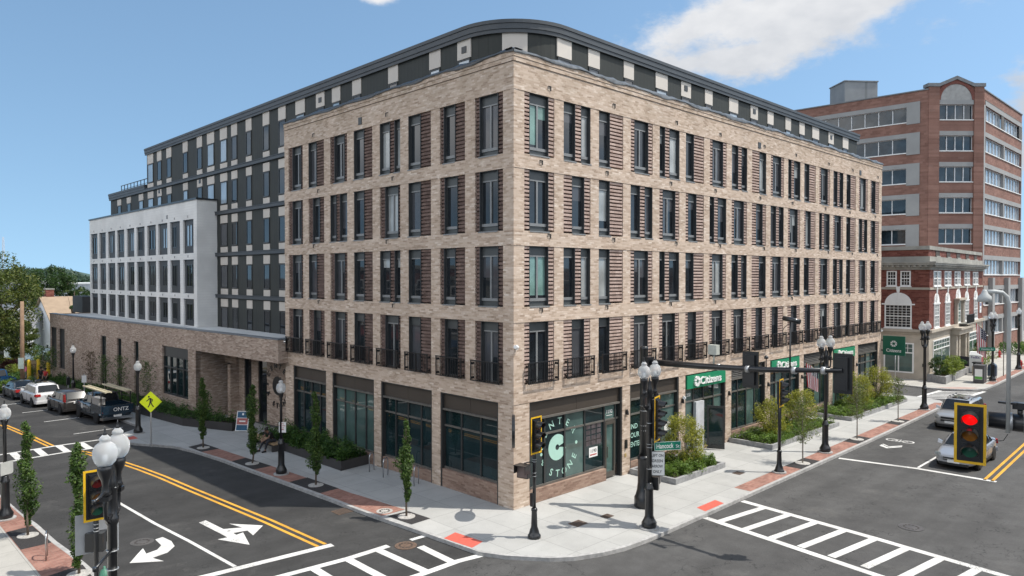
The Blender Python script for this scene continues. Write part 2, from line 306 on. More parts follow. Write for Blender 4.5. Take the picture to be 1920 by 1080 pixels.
def globe_mat():
    m, nt, N, L, b = nodes('frosted_globe')
    b.inputs['Base Color'].default_value = (0.93, 0.95, 0.96, 1); b.inputs['Roughness'].default_value = 0.42
    b.inputs['Transmission Weight'].default_value = 0.72; b.inputs['IOR'].default_value = 1.10; b.inputs['Specular IOR Level'].default_value = 0.6
    return m
GLOBE = globe_mat()
LEAF_COL = leafm('hornbeam_leaf', (0.020, 0.044, 0.010), (0.065, 0.125, 0.026), (0.19, 0.27, 0.07))
LEAF_GOLD = leafm('golden_shrub_leaf', (0.11, 0.125, 0.018), (0.30, 0.31, 0.045), (0.52, 0.47, 0.10))
LEAF_GC = leafm('groundcover_leaf', (0.045, 0.085, 0.016), (0.125, 0.21, 0.035), (0.28, 0.38, 0.085))
LEAF_HEDGE = leafm('hedge_leaf', (0.020, 0.05, 0.014), (0.055, 0.125, 0.026), (0.16, 0.26, 0.055))
LEAF_YNG = leafm('young_tree_leaf', (0.06, 0.085, 0.028), (0.15, 0.19, 0.06), (0.29, 0.32, 0.12))
LEAF_OAK = leafm('maple_leaf', (0.035, 0.06, 0.014), (0.105, 0.14, 0.032), (0.25, 0.24, 0.075))
LEAF_DRK = leafm('dark_tree_leaf', (0.014, 0.032, 0.010), (0.04, 0.08, 0.02), (0.09, 0.15, 0.04))
LEAF_HILL = leafm('far_wood_leaf', (0.03, 0.06, 0.04), (0.05, 0.085, 0.055), (0.075, 0.115, 0.07), 0.1)
LEAF_BR = leafm('yew_leaf', (0.07, 0.11, 0.02), (0.2, 0.26, 0.045), (0.38, 0.42, 0.09))
# ---------------------------------------------------------------- mesh helpers
def gz(x, y): return -0.018 * max(0.0, min(y, 150) - 6) * min(1.0, max(0.0, (20 - x) / 20))
ROAD = -0.13
WHOLE = {'face', 'hair', 'star', 'brick_wall', 'signal_head', 'clamp_band', 'dentils'}
class MB:
    def __init__(s, tf=None): s.v = []; s.f = []; s.m = []; s.sm = []; s.tf = tf
    def P(s, p):
        p = tuple(p); s.v.append(s.tf(p) if s.tf else p); return len(s.v) - 1
    def face(s, idx, m=0, sm=False): s.f.append(tuple(idx)); s.m.append(m); s.sm.append(sm)
    def quad(s, a, b, c, d, m=0, sm=False): s.face([s.P(a), s.P(b), s.P(c), s.P(d)], m, sm)
    def poly(s, pts, m=0): s.face([s.P(p) for p in pts], m)
    def box(s, x0, x1, y0, y1, z0, z1, m=0):
        i = [s.P(p) for p in ((x0, y0, z0), (x1, y0, z0), (x1, y1, z0), (x0, y1, z0), (x0, y0, z1), (x1, y0, z1), (x1, y1, z1), (x0, y1, z1))]
        for q in ((0, 3, 2, 1), (4, 5, 6, 7), (0, 1, 5, 4), (1, 2, 6, 5), (2, 3, 7, 6), (3, 0, 4, 7)): s.face([i[k] for k in q], m)
    def prism(s, pts, z0, z1, m=0, mt=None):
        n = len(pts); a = [s.P((p[0], p[1], z0)) for p in pts]; b = [s.P((p[0], p[1], z1)) for p in pts]
        s.face(a[::-1], m); s.face(b, m if mt is None else mt)
        for k in range(n): s.face([a[k], a[(k + 1) % n], b[(k + 1) % n], b[k]], m)
    def hexa(s, B, T, m=0):
        a = [s.P(p) for p in B]; b = [s.P(p) for p in T]
        s.face(a[::-1], m); s.face(b, m)
        for k in range(4): s.face([a[k], a[(k + 1) % 4], b[(k + 1) % 4], b[k]], m)
    def tube(s, path, r, n=8, m=0, cap=True, sm=True):
        path = [Vector(p) for p in path]; rings = []; a = None
        for k, p in enumerate(path):
            d = (path[min(k + 1, len(path) - 1)] - path[max(k - 1, 0)])
            d = d.normalized() if d.length > 1e-9 else Vector((0, 0, 1))
            if a is None: a = d.cross(Vector((0, 0, 1)) if abs(d.z) < 0.9 else Vector((1, 0, 0))).normalized()
            else:
                a = a - d * a.dot(d); a = a.normalized() if a.length > 1e-6 else d.orthogonal().normalized()
            b = d.cross(a)
            rr = r[k] if isinstance(r, (list, tuple)) else r
            rings.append([s.P(p + (a * math.cos(2 * math.pi * j / n) + b * math.sin(2 * math.pi * j / n)) * rr) for j in range(n)])
        for A, B in zip(rings, rings[1:]):
            for j in range(n): s.face([A[j], A[(j + 1) % n], B[(j + 1) % n], B[j]], m, sm)
        if cap: s.face(rings[0][::-1], m); s.face(rings[-1], m)
    def lathe(s, prof, c=(0, 0, 0), n=14, m=0, sm=True, flute=0.0, axis=None):
        ax = axis or (Vector((1, 0, 0)), Vector((0, 1, 0)), Vector((0, 0, 1))); c = Vector(c); rings = []
        for r, z in prof:
            rings.append([s.P(c + ax[0] * (r * (1 - flute * (j % 2)) * math.cos(2 * math.pi * j / n)) + ax[1] * (r * (1 - flute * (j % 2)) * math.sin(2 * math.pi * j / n)) + ax[2] * z) for j in range(n)])
        for A, B in zip(rings, rings[1:]):
            for j in range(n): s.face([A[j], A[(j + 1) % n], B[(j + 1) % n], B[j]], m, sm)
        s.face(rings[0][::-1], m); s.face(rings[-1], m)
    def obj(s, name, mats, parent=None, loc=None, rotz=0, fix=True):
        # pieces that stand well apart become parts of their own
        if parent is not None and len(s.f) > 6 and 'letter' not in name and name not in WHOLE:
            g = s.groups()
            if 1 < len(g) <= 100:
                first = None
                for fs in g:
                    q = MB(); mp = {}
                    for fi in fs:
                        q.f.append(tuple(mp.setdefault(i, len(mp)) for i in s.f[fi])); q.m.append(s.m[fi]); q.sm.append(s.sm[fi])
                    q.v = [s.v[i] for i in mp]
                    used = sorted(set(q.m)); ml = mats if isinstance(mats, (list, tuple)) else [mats]; q.m = [used.index(x) for x in q.m]
                    o = q.build(name, [ml[u] for u in used], parent, loc, rotz, fix); first = first or o
                return first
        return s.build(name, mats, parent, loc, rotz, fix)
    def groups(s):
        n = len(s.v); par = list(range(n))
        def find(a):
            while par[a] != a: par[a] = par[par[a]]; a = par[a]
            return a
        for f in s.f:
            r = find(f[0])
            for i in f[1:]: par[find(i)] = r
        root = {}; isl = [root.setdefault(find(f[0]), len(root)) for f in s.f]; k = len(root)
        if k < 2 or k > 2500: return [list(range(len(s.f)))]
        V = np.array([tuple(v) for v in s.v]); lo = np.full((k, 3), 1e9); hi = -lo
        for fi, f in enumerate(s.f):
            p = V[list(f)]; lo[isl[fi]] = np.minimum(lo[isl[fi]], p.min(0)); hi[isl[fi]] = np.maximum(hi[isl[fi]], p.max(0))
        sz = (hi - lo).max(1); gap = np.maximum(0, np.maximum(lo[:, None] - hi[None], lo[None] - hi[:, None])); near = np.sqrt((gap ** 2).sum(2)) <= np.maximum(.02, .5 * np.maximum(sz[:, None], sz[None]))
        c = np.arange(k)
        while True:
            c2 = np.array([c[near[i]].min() for i in range(k)])
            if (c2 == c).all(): break
            c = c2
        out = {}
        for fi in range(len(s.f)): out.setdefault(int(c[isl[fi]]), []).append(fi)
        return list(out.values())
    def build(s, name, mats, parent=None, loc=None, rotz=0, fix=True):
        me = bpy.data.meshes.new(name); me.from_pydata([tuple(v) for v in s.v], [], s.f)
        for x in (mats if isinstance(mats, (list, tuple)) else [mats]): me.materials.append(x)
        me.polygons.foreach_set('material_index', s.m); me.polygons.foreach_set('use_smooth', s.sm)
        if fix:
            bm = bmesh.new(); bm.from_mesh(me); bmesh.ops.recalc_face_normals(bm, faces=bm.faces); bm.to_mesh(me); bm.free()
        me.update()
        o = bpy.data.objects.new(name, me); COL.objects.link(o); o.parent = parent
        if loc: o.location = loc
        if rotz: o.rotation_euler = (0, 0, rotz)
        return o
def tag(o, label=None, cat=None, group=None, kind=None):
    if label: o['label'] = label
    if cat: o['category'] = cat
    if group: o['group'] = group
    if kind: o['kind'] = kind
    return o
def thing(name, label, cat, loc=(0, 0, 0), rotz=0.0, group=None):
    o = bpy.data.objects.new(name, None); COL.objects.link(o); o.location = loc; o.rotation_euler = (0, 0, rotz)
    o.empty_display_size = 0.3; return tag(o, label, cat, group)
def kids(o): return [c for c in o.children]
def dup(o, loc, rotz=None, label=None, parent=None, scale=None):
    c = o.copy(); COL.objects.link(c); c.parent = parent
    if loc is not None: c.location = loc
    if rotz is not None: c.rotation_euler = (0, 0, rotz)
    if label: c['label'] = label
    if scale: c.scale = (scale,) * 3 if isinstance(scale, (int, float)) else scale
    for k in kids(o): dup(k, None, parent=c)
    return c
TXT = {}
def text_geo(st, ext=0.0):
    k = (st, ext)
    if k not in TXT:
        cu = bpy.data.curves.new('t', 'FONT'); cu.body = st; cu.size = 1; cu.extrude = ext; cu.resolution_u = 3; cu.align_x = 'CENTER'; cu.offset = 0.012
        o = bpy.data.objects.new('t', cu); COL.objects.link(o); dg = bpy.context.evaluated_depsgraph_get(); dg.update()
        me = bpy.data.meshes.new_from_object(o.evaluated_get(dg))
        TXT[k] = ([v.co.copy() for v in me.vertices], [tuple(p.vertices) for p in me.polygons])
        bpy.data.objects.remove(o); bpy.data.curves.remove(cu); bpy.data.meshes.remove(me)
    return TXT[k]
def add_text(mb, st, size, org, right, up, m=0, ext=0.0, sx=1.0, width=None):
    V, F = text_geo(st, ext); right = Vector(right).normalized(); up = Vector(up).normalized(); nrm = right.cross(up); org = Vector(org)
    if width:
        ww = max(v.x for v in V) - min(v.x for v in V); sx = width / (ww * size)
    b = len(mb.v)
    for v in V: mb.P(org + right * (v.x * size * sx) + up * (v.y * size) + nrm * (v.z * size))
    for f in F: mb.face([b + i for i in f], m)
def flat(name, polys, dz, mat, kind='structure', thick=0.0):
    # sheet that follows the gentle fall of the left-hand street
    bm = bmesh.new()
    for p in polys:
        bm.faces.new([bm.verts.new((q[0], q[1], 0)) for q in p])
    for co, no in (((0, 6, 0), (0, 1, 0)), ((0, 150, 0), (0, 1, 0)), ((0, 0, 0), (1, 0, 0)), ((20, 0, 0), (1, 0, 0))):
        bmesh.ops.bisect_plane(bm, geom=bm.verts[:] + bm.edges[:] + bm.faces[:], plane_co=co, plane_no=no)
    bmesh.ops.triangulate(bm, faces=[f for f in bm.faces if len(f.verts) > 4])
    if thick:
        r = bmesh.ops.extrude_face_region(bm, geom=bm.faces[:])
        for v in r['geom']:
            if isinstance(v, bmesh.types.BMVert): v.co.z = -thick
    for v in bm.verts: v.co.z += gz(v.co.x, v.co.y) + dz
    bmesh.ops.recalc_face_normals(bm, faces=bm.faces)
    if not thick:
        for f in bm.faces:
            if f.normal.z < 0: f.normal_flip()
    me = bpy.data.meshes.new(name); bm.to_mesh(me); bm.free(); me.materials.append(mat)
    o = bpy.data.objects.new(name, me); COL.objects.link(o)
    if kind: o['kind'] = kind
    return o
def offs(path, d):
    out = []
    for k, p in enumerate(path):
        a = Vector(path[max(k - 1, 0)]); b = Vector(path[min(k + 1, len(path) - 1)]); t = (b - a).normalized(); n = Vector((-t.y, t.x))
        out.append((p[0] + n.x * d, p[1] + n.y * d))
    return out
def band(path, w, off=0.0):
    a = offs(path, off + w / 2); b = offs(path, off - w / 2)
    return [[a[k], a[k + 1], b[k + 1], b[k]] for k in range(len(path) - 1)]
# ================================================================ SETTING
def ground():
    xs = [-3000, -600, -200, -60, 0, 20, 60, 200, 3000]; ys = [-3000, -300, -60, 6, 150, 600, 3000]
    mb = MB(); ii = {}
    for j, y in enumerate(ys):
        for i, x in enumerate(xs): ii[i, j] = mb.P((x, y, gz(x, y) + ROAD))
    for j in range(len(ys) - 1):
        for i in range(len(xs) - 1): mb.face([ii[i, j], ii[i + 1, j], ii[i + 1, j + 1], ii[i, j + 1]])
    tag(mb.obj('road', ASPH), kind='structure')
ground()
flat('road', [[(-14.5, 120), (-14.6, 30), (-14.2, 16), (-14.0, -1.72), (-9, -2.02), (-6.2, -2.14), (-4.7, -2.14), (-3.5, -2.32), (-3.0, 4), (-4, 20), (-4.3, 40), (-8, 120)]], ROAD + .0015, ASPHN)
KERB = [(-9.6, 120), (-7.2, 75), (-5.9, 55), (-4.9, 36), (-4.75, 30.5), (-5.3, 29.2), (-6.3, 28.2), (-6.85, 27.0), (-6.95, 26), (-6.85, 25.2), (-6.55, 24.4), (-6.0, 23.4), (-5.35, 22),
        (-5.02, 20), (-4.8, 17), (-4.68, 13), (-4.56, 9.5), (-4.43, 5), (-4.3, 3), (-4.12, 1.1), (-4.0, -.5), (-3.86, -2.3), (-3.45, -3.13), (-2.54, -4.3), (-1.9, -4.81), (-.9, -5.24), (0, -5.47), (1.3, -5.57), (2.6, -5.58),
        (5.3, -5.58), (9, -5.55), (23, -5.48), (33, -5.34), (38, -5.22), (39.6, -5.0), (40.8, -4.3), (41.3, -3.3), (41.45, -2), (41.5, 4), (41.5, 40)]
KIN = offs(KERB, -0.15) if False else offs(KERB, 0.15)
flat('sidewalk', [KIN + [(41.0, 120)]], 0.0, CONC, thick=0.3)
flat('kerb', [[KERB[k], KERB[k + 1], KIN[k + 1], KIN[k]] for k in range(len(KERB) - 1)], 0.003, GRAN, thick=0.3)
NK = [(-18.5, 120), (-15.6, 60), (-14.6, 30), (-14.1, 16.6), (-14.03, 13.8), (-13.88, 11.8), (-13.82, 9), (-13.7, 7.2), (-13.6, 4.6), (-13.75, 2.6), (-14.3, .4), (-15.3, -1.9), (-16.8, -3.9), (-18.6, -5.1), (-21, -5.6), (-60, -5.7)]
NI = offs(NK, 0.0); NI = offs(NK, -0.15)
flat('sidewalk', [NI + [(-60, 120)]], 0.0, CONCL, thick=0.3)
flat('kerb', [[NK[k], NK[k + 1], NI[k + 1], NI[k]] for k in range(len(NK) - 1)], 0.003, GRAN, thick=0.3)
BK = [(47.4, 60), (47.45, 2), (47.05, -1.9), (47.5, -3.4), (48.5, -4.7), (49.8, -5.3), (53, -5.38), (65.3, -5.2), (72, -4.95), (130, -1.6)]
BI = offs(BK, 0.15)
flat('sidewalk', [BI + [(130, 60)]], 0.0, CONCL, thick=0.3)
flat('kerb', [[BK[k], BK[k + 1], BI[k + 1], BI[k]] for k in range(len(BK) - 1)], 0.003, GRAN, thick=0.3)
# brick strips
flat('brick_paving', [[(9.1, -4.62), (39.4, -4.36), (39.7, -4.75), (38.3, -5.04), (33, -5.18), (23, -5.32), (9.1, -5.4)]], 0.005, BPAVE)
flat('brick_paving', [[(-3.95, 21.6), (-4.86, 21.0), (-4.84, 19.6), (-4.62, 16.8), (-4.52, 13), (-4.4, 9.5), (-4.27, 5), (-4.15, 3.1), (-3.05, 3.1), (-3.4, 6.5), (-3.42, 8), (-3.58, 13), (-3.8, 18)]], 0.005, BPAVE)
flat('brick_paving', [[(-14.92, 40), (-14.92, 4.0), (-13.78, 4.2), (-13.86, 7.2), (-13.98, 9), (-14.05, 12), (-14.2, 16.6), (-14.75, 30), (-14.9, 40)]], 0.005, BPAVE)
flat('brick_paving', [[(53, -4.6), (72, -4.2), (72, -4.8), (53, -5.22)]], 0.005, BPAVE)
flat('brick_paving', [[(47.6, -2.2), (49.3, -3.6), (50.0, -4.9), (48.7, -4.4), (47.8, -3.3)]], 0.006, plain('faded_pink_paving', (0.42, 0.29, 0.25), 0.85))
for p in ([(14.2, -4.57), (16.45, -4.55), (16.4, -5.37), (14.22, -5.38)], [(21.7, -4.5), (23.75, -4.48), (23.7, -5.31), (21.65, -5.33)], [(28.8, -4.43), (31.05, -4.42), (30.95, -5.2), (28.75, -5.23)],
          [(-2.98, 1.55), (-3.9, 1.5), (-4.02, 2.95), (-3.08, 2.85)], [(-3.4, 7.55), (-4.34, 7.5), (-4.42, 10.15), (-3.45, 10.25)], [(-3.6, 13.6), (-4.54, 13.55), (-4.6, 16.0), (-3.75, 16.25)], [(-3.85, 19.45), (-4.83, 19.36), (-4.88, 21.2), (-3.92, 21.5)],
          [(-14.9, 8.95), (-13.98, 9.0), (-14.06, 11.65), (-14.9, 11.5)], [(-14.9, 4.1), (-13.8, 4.3), (-13.76, 5.9), (-14.9, 5.6)]):
    flat('tree_pit', [p], 0.009, MULCH)
for p in ([(-3.93, -.45), (-3.26, -.28), (-3.14, -1.66), (-3.8, -1.83)], [(5.5, -4.94), (6.93, -4.94), (6.8, -5.42), (5.35, -5.42)], [(-6.66, 26.5), (-6.03, 26.9), (-6.06, 25.9), (-6.66, 25.8)]):
    flat('tactile_paving', [p], 0.006, TACT)
PZ = ROAD + 0.004
# crosswalks
def lerp(a, b, t): return (a[0] + (b[0] - a[0]) * t, a[1] + (b[1] - a[1]) * t)
xw = band([(5.03, -5.6), (4.48, -9.4), (4.08, -12.2), (3.2, -19.5)], .3) + band([(8.0, -5.6), (7.44, -11.0), (6.9, -15.1), (6.45, -19.5)], .3)
xb = []
for k in range(12):
    a = (5.02 - .113 * k, -6.22 - 1.105 * k); b = (7.90 - .125 * k, -6.64 - 1.105 * k); xb += band([a, b], .29)
flat('crosswalk_marking', xw, PZ, WPAINT); flat('crosswalk_marking', xb, PZ - .0015, WPAINT)
xl = band([(-5.55, .62), (-7.2, .62), (-9.4, .85), (-13.4, 1.2)], .28) + band([(-3.7, -2.3), (-4.7, -2.12), (-6.2, -2.12), (-9, -2.0), (-13.8, -1.7)], .28)
xlb = []
for xa, xb, y0 in ((-4.78, -4.86, -.28), (-6.02, -5.95, .48), (-7.2, -7.2, .48), (-8.4, -8.45, .6), (-9.6, -9.7, .75), (-10.8, -10.95, .85), (-12.0, -12.2, .95), (-13.2, -13.4, 1.05)):
    xlb += band([(xa, y0 + .08), (xb, -2.05)], .3)
flat('crosswalk_marking', xl, PZ, WPAINT); flat('crosswalk_marking', xlb, PZ - .0015, WPAINT)
xm = band([(-6.75, 25.55), (-9.8, 25.65), (-13.9, 25.2)], .24) + band([(-7.0, 27.9), (-10.0, 27.95), (-14.0, 27.5)], .24)
xmb = []
for x in (-7.5, -8.65, -9.75, -10.85, -12.0, -13.1): xmb += band([(x, 27.85), (x - .05, 25.6)], .36)
flat('crosswalk_marking', xm, PZ, WPAINT); flat('crosswalk_marking', xmb, PZ - .0015, WPAINT)
hx = band([(41.2, -2.4), (46.9, -2.75)], .3) + band([(43.5, -5.1), (49.0, -5.42)], .3)
hxb = []
for k in range(6):
    t = .06 + k * .165; hxb += band([lerp((41.2, -2.4), (46.9, -2.75), t), lerp((43.5, -5.1), (49.0, -5.42), t)], .28)
flat('crosswalk_marking', hx, PZ, WPAINT); flat('crosswalk_marking', hxb, PZ - .0015, WPAINT)
wl = band([(-6.9, 2.08), (-11.03, 2.5), (-13.5, 2.85)], .3) + band([(-10.76, 13.9), (-10.58, 8.9), (-10.16, 2.6)], .13)
wl += band([(-4.66, .53), (-3.98, .5)], .2)
wl += band([(18.2, -5.62), (18.9, -9.1), (19.0, -12.4)], .26)
for x in (19.1, 33.0, 45, 57, 69, 81, 93): wl += band([(x, -9.09), (x + 3.1, -9.1)], .12)
for y in (31.2, 37.6, 43.2, 48.8, 54.4): wl += band([(-5.4 - .05 * (y - 31), y), (-8.25 - .05 * (y - 31), y - .1)], .13)
wl += band([(44.5, 3.4), (47.2, 3.3)], .4)
flat('lane_marking', wl, PZ, WPAINT)
# arrows
AS = [(-9.36, 7.78), (-9.06, 7.88), (-9.00, 6.35), (-8.43, 6.00), (-8.59, 6.80), (-7.78, 5.66), (-8.50, 4.92), (-8.43, 5.55), (-8.91, 5.67), (-8.92, 5.40), (-8.63, 5.47), (-8.99, 4.12), (-9.59, 5.43), (-9.26, 5.38), (-9.26, 5.51)]
AL = [(-11.18, 7.04), (-10.90, 7.12), (-10.83, 6.44), (-10.93, 5.83), (-11.31, 5.4), (-11.84, 5.25), (-11.66, 4.70), (-12.53, 5.32), (-11.78, 6.42), (-11.87, 5.79), (-11.48, 5.91), (-11.23, 6.26)]
flat('lane_arrow_marking', [AS, AL], PZ, WPAINT)
sh = [[(22.7, -6.1), (23.05, -6.1), (22.55, -6.6), (22.3, -6.6)], [(22.3, -6.6), (22.55, -6.6), (23.4, -7.05), (23.2, -7.1)], [(23.15, -6.1), (23.3, -6.1), (22.85, -6.55), (22.7, -6.6)], [(22.7, -6.6), (22.85, -6.55), (23.6, -6.98), (23.5, -7.05)]]
def ringp(c, r, w, n=16):
    return [[(c[0] + r * math.cos(a), c[1] + r * math.sin(a)), (c[0] + r * math.cos(a2), c[1] + r * math.sin(a2)), (c[0] + (r - w) * math.cos(a2), c[1] + (r - w) * math.sin(a2)), (c[0] + (r - w) * math.cos(a), c[1] + (r - w) * math.sin(a))]
            for a, a2 in [(2 * math.pi * k / n, 2 * math.pi * (k + 1) / n) for k in range(n)]]
sh += ringp((24.75, -6.1), .33, .09) + ringp((24.75, -6.95), .33, .09) + band([(24.6, -6.1), (24.45, -6.55), (24.9, -6.75), (24.75, -6.95)], .07) + band([(24.75, -6.1), (25.1, -6.5), (24.45, -6.55)], .07)
flat('bicycle_lane_marking', sh, PZ, WPAINT)
yc = [(-7.2, 2.3), (-7.42, 6), (-7.66, 10), (-7.84, 13), (-7.99, 16), (-8.2, 18.5), (-8.5, 21), (-8.9, 23.4), (-9.3, 25.3)]
yl = band(yc, .13, .15) + band(yc, .13, -.15)
yc2 = [(-10.1, 28.1), (-10.35, 32.5), (-10.62, 36.2), (-10.8, 38.5)]; yl += band(yc2, .13, .13) + band(yc2, .13, -.13)
yc3 = [(-11.2, 38.5), (-11.6, 48), (-12.2, 60), (-13.2, 80)]; yl += band(yc3, .13, .13) + band(yc3, .13, -.13)
yl += band([(18.95, -11.93), (120, -9.5)], .13) + band([(18.95, -12.23), (120, -9.8)], .13) + band([(44.5, 1.9), (44.4, 9)], .12)
flat('yellow_line_marking', yl, PZ, YPAINT)
flat('asphalt_patch', band([(12.2, -19), (20, -14.2), (40, -12.6), (90, -11.4)], .035) , PZ - .001, plain('joint_sealant', (0.05, 0.05, 0.05), .8))
# covers and grates
def cover(name, x, y, r, label, cat, mat, z=ROAD, square=False):
    mb = MB(); g = gz(x, y) + z
    if square:
        mb.box(-r, r, -r * .8, r * .8, 0, .012, 0)
        for k in range(6): mb.box(-r * .9, r * .9, -r * .7 + k * r * .25, -r * .6 + k * r * .25, .012, .018, 1)
    else:
        mb.lathe([(r * 1.08, 0), (r * 1.08, .012), (r, .012), (r * .98, .008), (r * .9, .008), (r * .88, .014), (r * .6, .014), (r * .58, .008), (r * .5, .008), (r * .48, .014), (.02, .014)], n=24, m=0, sm=False)
        for k in range(12):
            a = k * math.pi / 6; mb.box(r * .62 * math.cos(a) - .03, r * .62 * math.cos(a) + .03, r * .62 * math.sin(a) - .03, r * .62 * math.sin(a) + .03, .014, .02, 1)
    tag(mb.obj(name, [mat, plain('dark_iron', (.05, .04, .035), .7)], loc=(x, y, g + .004)), label, cat)
cover('manhole_cover', -5.11, .2, .36, 'rusty round manhole cover in the crosswalk beside the red tactile pad', 'manhole cover', IRON)
cover('manhole_cover', 9.6, -11.6, .4, 'dark round manhole cover in the asphalt beyond the long ladder crosswalk', 'manhole cover', plain('worn_iron', (.075, .07, .068), .6))
cover('manhole_cover', -11.6, 7.1, .36, 'faint dusty manhole cover near the white turn arrow', 'manhole cover', plain('dusty_iron', (.085, .08, .077), .8))
cover('manhole_cover', -3.75, 3.5, .3, 'round stone cover in the brick strip next to the nearest kerb tree', 'manhole cover', GRAVEL, 0)
cover('drain_grate', -4.72, 5.0, .38, 'rusty square drain grate in the gutter by the kerb', 'drain grate', IRON, square=True)
cover('utility_cover', .66, -2.8, .3, 'brown square utility cover shaded by the mast arm on the corner pavement', 'utility cover', IRON, 0, True)
cover('utility_cover', 2.1, -3.05, .22, 'small brown square cover in the pavement just behind the twin lamp base', 'utility cover', IRON, 0, True)
cover('utility_cover', 11.4, -3.6, .25, 'small brown square cover in the pavement near the far signal pole', 'utility cover', IRON, 0, True)
# ================================================================ MAIN BUILDING
RT = lambda p: (p[0], -p[2], p[1])          # Hancock Street face: u along x, v up, w outwards
LT = lambda p: (-p[2], p[0], p[1])          # side street face: u along y
BLD = thing('apartment_building', 'tan brick corner apartment block with dark metal top storey and shops below', 'building')
DEP = 0.40
RB = [(0.6 + 2.3775 * k, 0.6 + 2.3775 * k + 1.79) for k in range(17)]; RB[16] = (38.64, 40.5)
LB = [(0.61 + 2.345 * k, 0.61 + 2.345 * k + 1.71) for k in range(8)]
RW, LW = 41.1, 19.2
T = [7.47, 10.57, 13.67, 16.77]; B = [4.93, 8.09, 11.17, 14.27]
RSF = [(0.9, 7.13), (7.73, 11.92), (12.52, 16.66), (17.3, 21.42), (22.06, 26.18), (26.82, 30.95), (31.6, 35.68), (36.33, 40.5)]
LSF = [(0.9, 4.66), (5.26, 9.31), (9.91, 13.9), (14.55, 18.25)]
def brick_face(tf, bays, W, sfs, wing):
    mb = MB(tf); pr = 0.018
    a0 = DEP if wing == 'L' else 0.0
    # shop storey piers (butt below the beam)
    e = [a0] + [x for s in sfs for x in s] + [W]
    for k in range(0, len(e), 2):
        if e[k + 1] - e[k] > .01: mb.box(e[k], e[k + 1], -.25, 4.2, -DEP, 0)
    # beams
    lv = [(4.2, B[0]), (T[0], B[1]), (T[1], B[2]), (T[2], B[3]), (T[3], 17.86), (17.86, 18.05), (18.05, 18.25)]
    for k, (z0, z1) in enumerate(lv):
        p = pr if k < 5 else (pr + .02 if k == 5 else pr + .04)
        mb.box(a0 if wing == 'L' else -p, W, z0, z1, -DEP, p)
    for k in range(4):
        e = [a0] + [x for s in bays for x in s] + [W]
        for i in range(0, len(e), 2):
            if e[i + 1] - e[i] > .01: mb.box(e[i], e[i + 1], B[k], T[k], -DEP, 0)
    return mb
for tf, bays, Wd, sfs, w in ((RT, RB, RW, RSF, 'R'), (LT, LB, LW, LSF, 'L')):
    brick_face(tf, bays, Wd, sfs, w).obj('brick_wall', TAN, BLD)
# end walls, dark inner lining, roof
mb = MB(); mb.box(RW - .4, RW, DEP, 19.2, -.3, 18.25); mb.obj('brick_wall', TAN, BLD)
mb = MB(); mb.box(DEP, 2.0, LW - .4, LW, 5.6, 18.25); mb.obj('brick_wall', TAN, BLD)
mb = MB(); mb.box(.62, RW - .5, .62, LW - .5, -.2, 17.4); mb.obj('inner_lining', plain('inner_dark', (.02, .02, .02), .9), BLD)
# soldier-course joint line under each beam
mb = MB(RT)
for z in (17.86, 18.05): mb.box(-.03, RW, z - .012, z + .012, .018, .042)
mb.obj('shadow_joint', plain('joint_dark', (.10, .07, .05), .9), BLD)
mb = MB(LT)
for z in (17.86, 18.05): mb.box(.0, LW, z - .012, z + .012, .018, .042)
mb.obj('shadow_joint', MATS['joint_dark'], BLD)
# loose black membrane over the parapet
def membrane(tf, W, seed, amp):
    rnd = random.Random(seed); mb = MB(tf); n = int(W / .28); prev = None; z1 = 0
    for k in range(n + 1):
        u = -.09 + (W + .15) * k / n; z1 = .75 * z1 + rnd.uniform(-amp, amp) * .6
        hang = 18.19 + z1 * .5 + .04 * math.sin(u * 1.7); lift = .03 + abs(z1) * .9
        ring = [(u, hang, .075 + rnd.uniform(0, .03)), (u, 18.27 + rnd.uniform(-.015, .02), .095 + rnd.uniform(0, .035)), (u, 18.33 + lift, -.02), (u, 18.33 + lift * .8, -.45)]
        idx = [mb.P(p) for p in ring]
        if prev:
            for j in range(3): mb.face([prev[j], idx[j], idx[j + 1], prev[j + 1]], 0, True)
        prev = idx
    return mb
membrane(RT, RW, 3, .10).obj('roof_membrane_edge', plain('grey_membrane', (.10, .108, .115), .33, .6, 2.5, bmp=.5), BLD)
membrane(LT, LW, 5, .07).obj('roof_membrane_edge', SHEET, BLD)
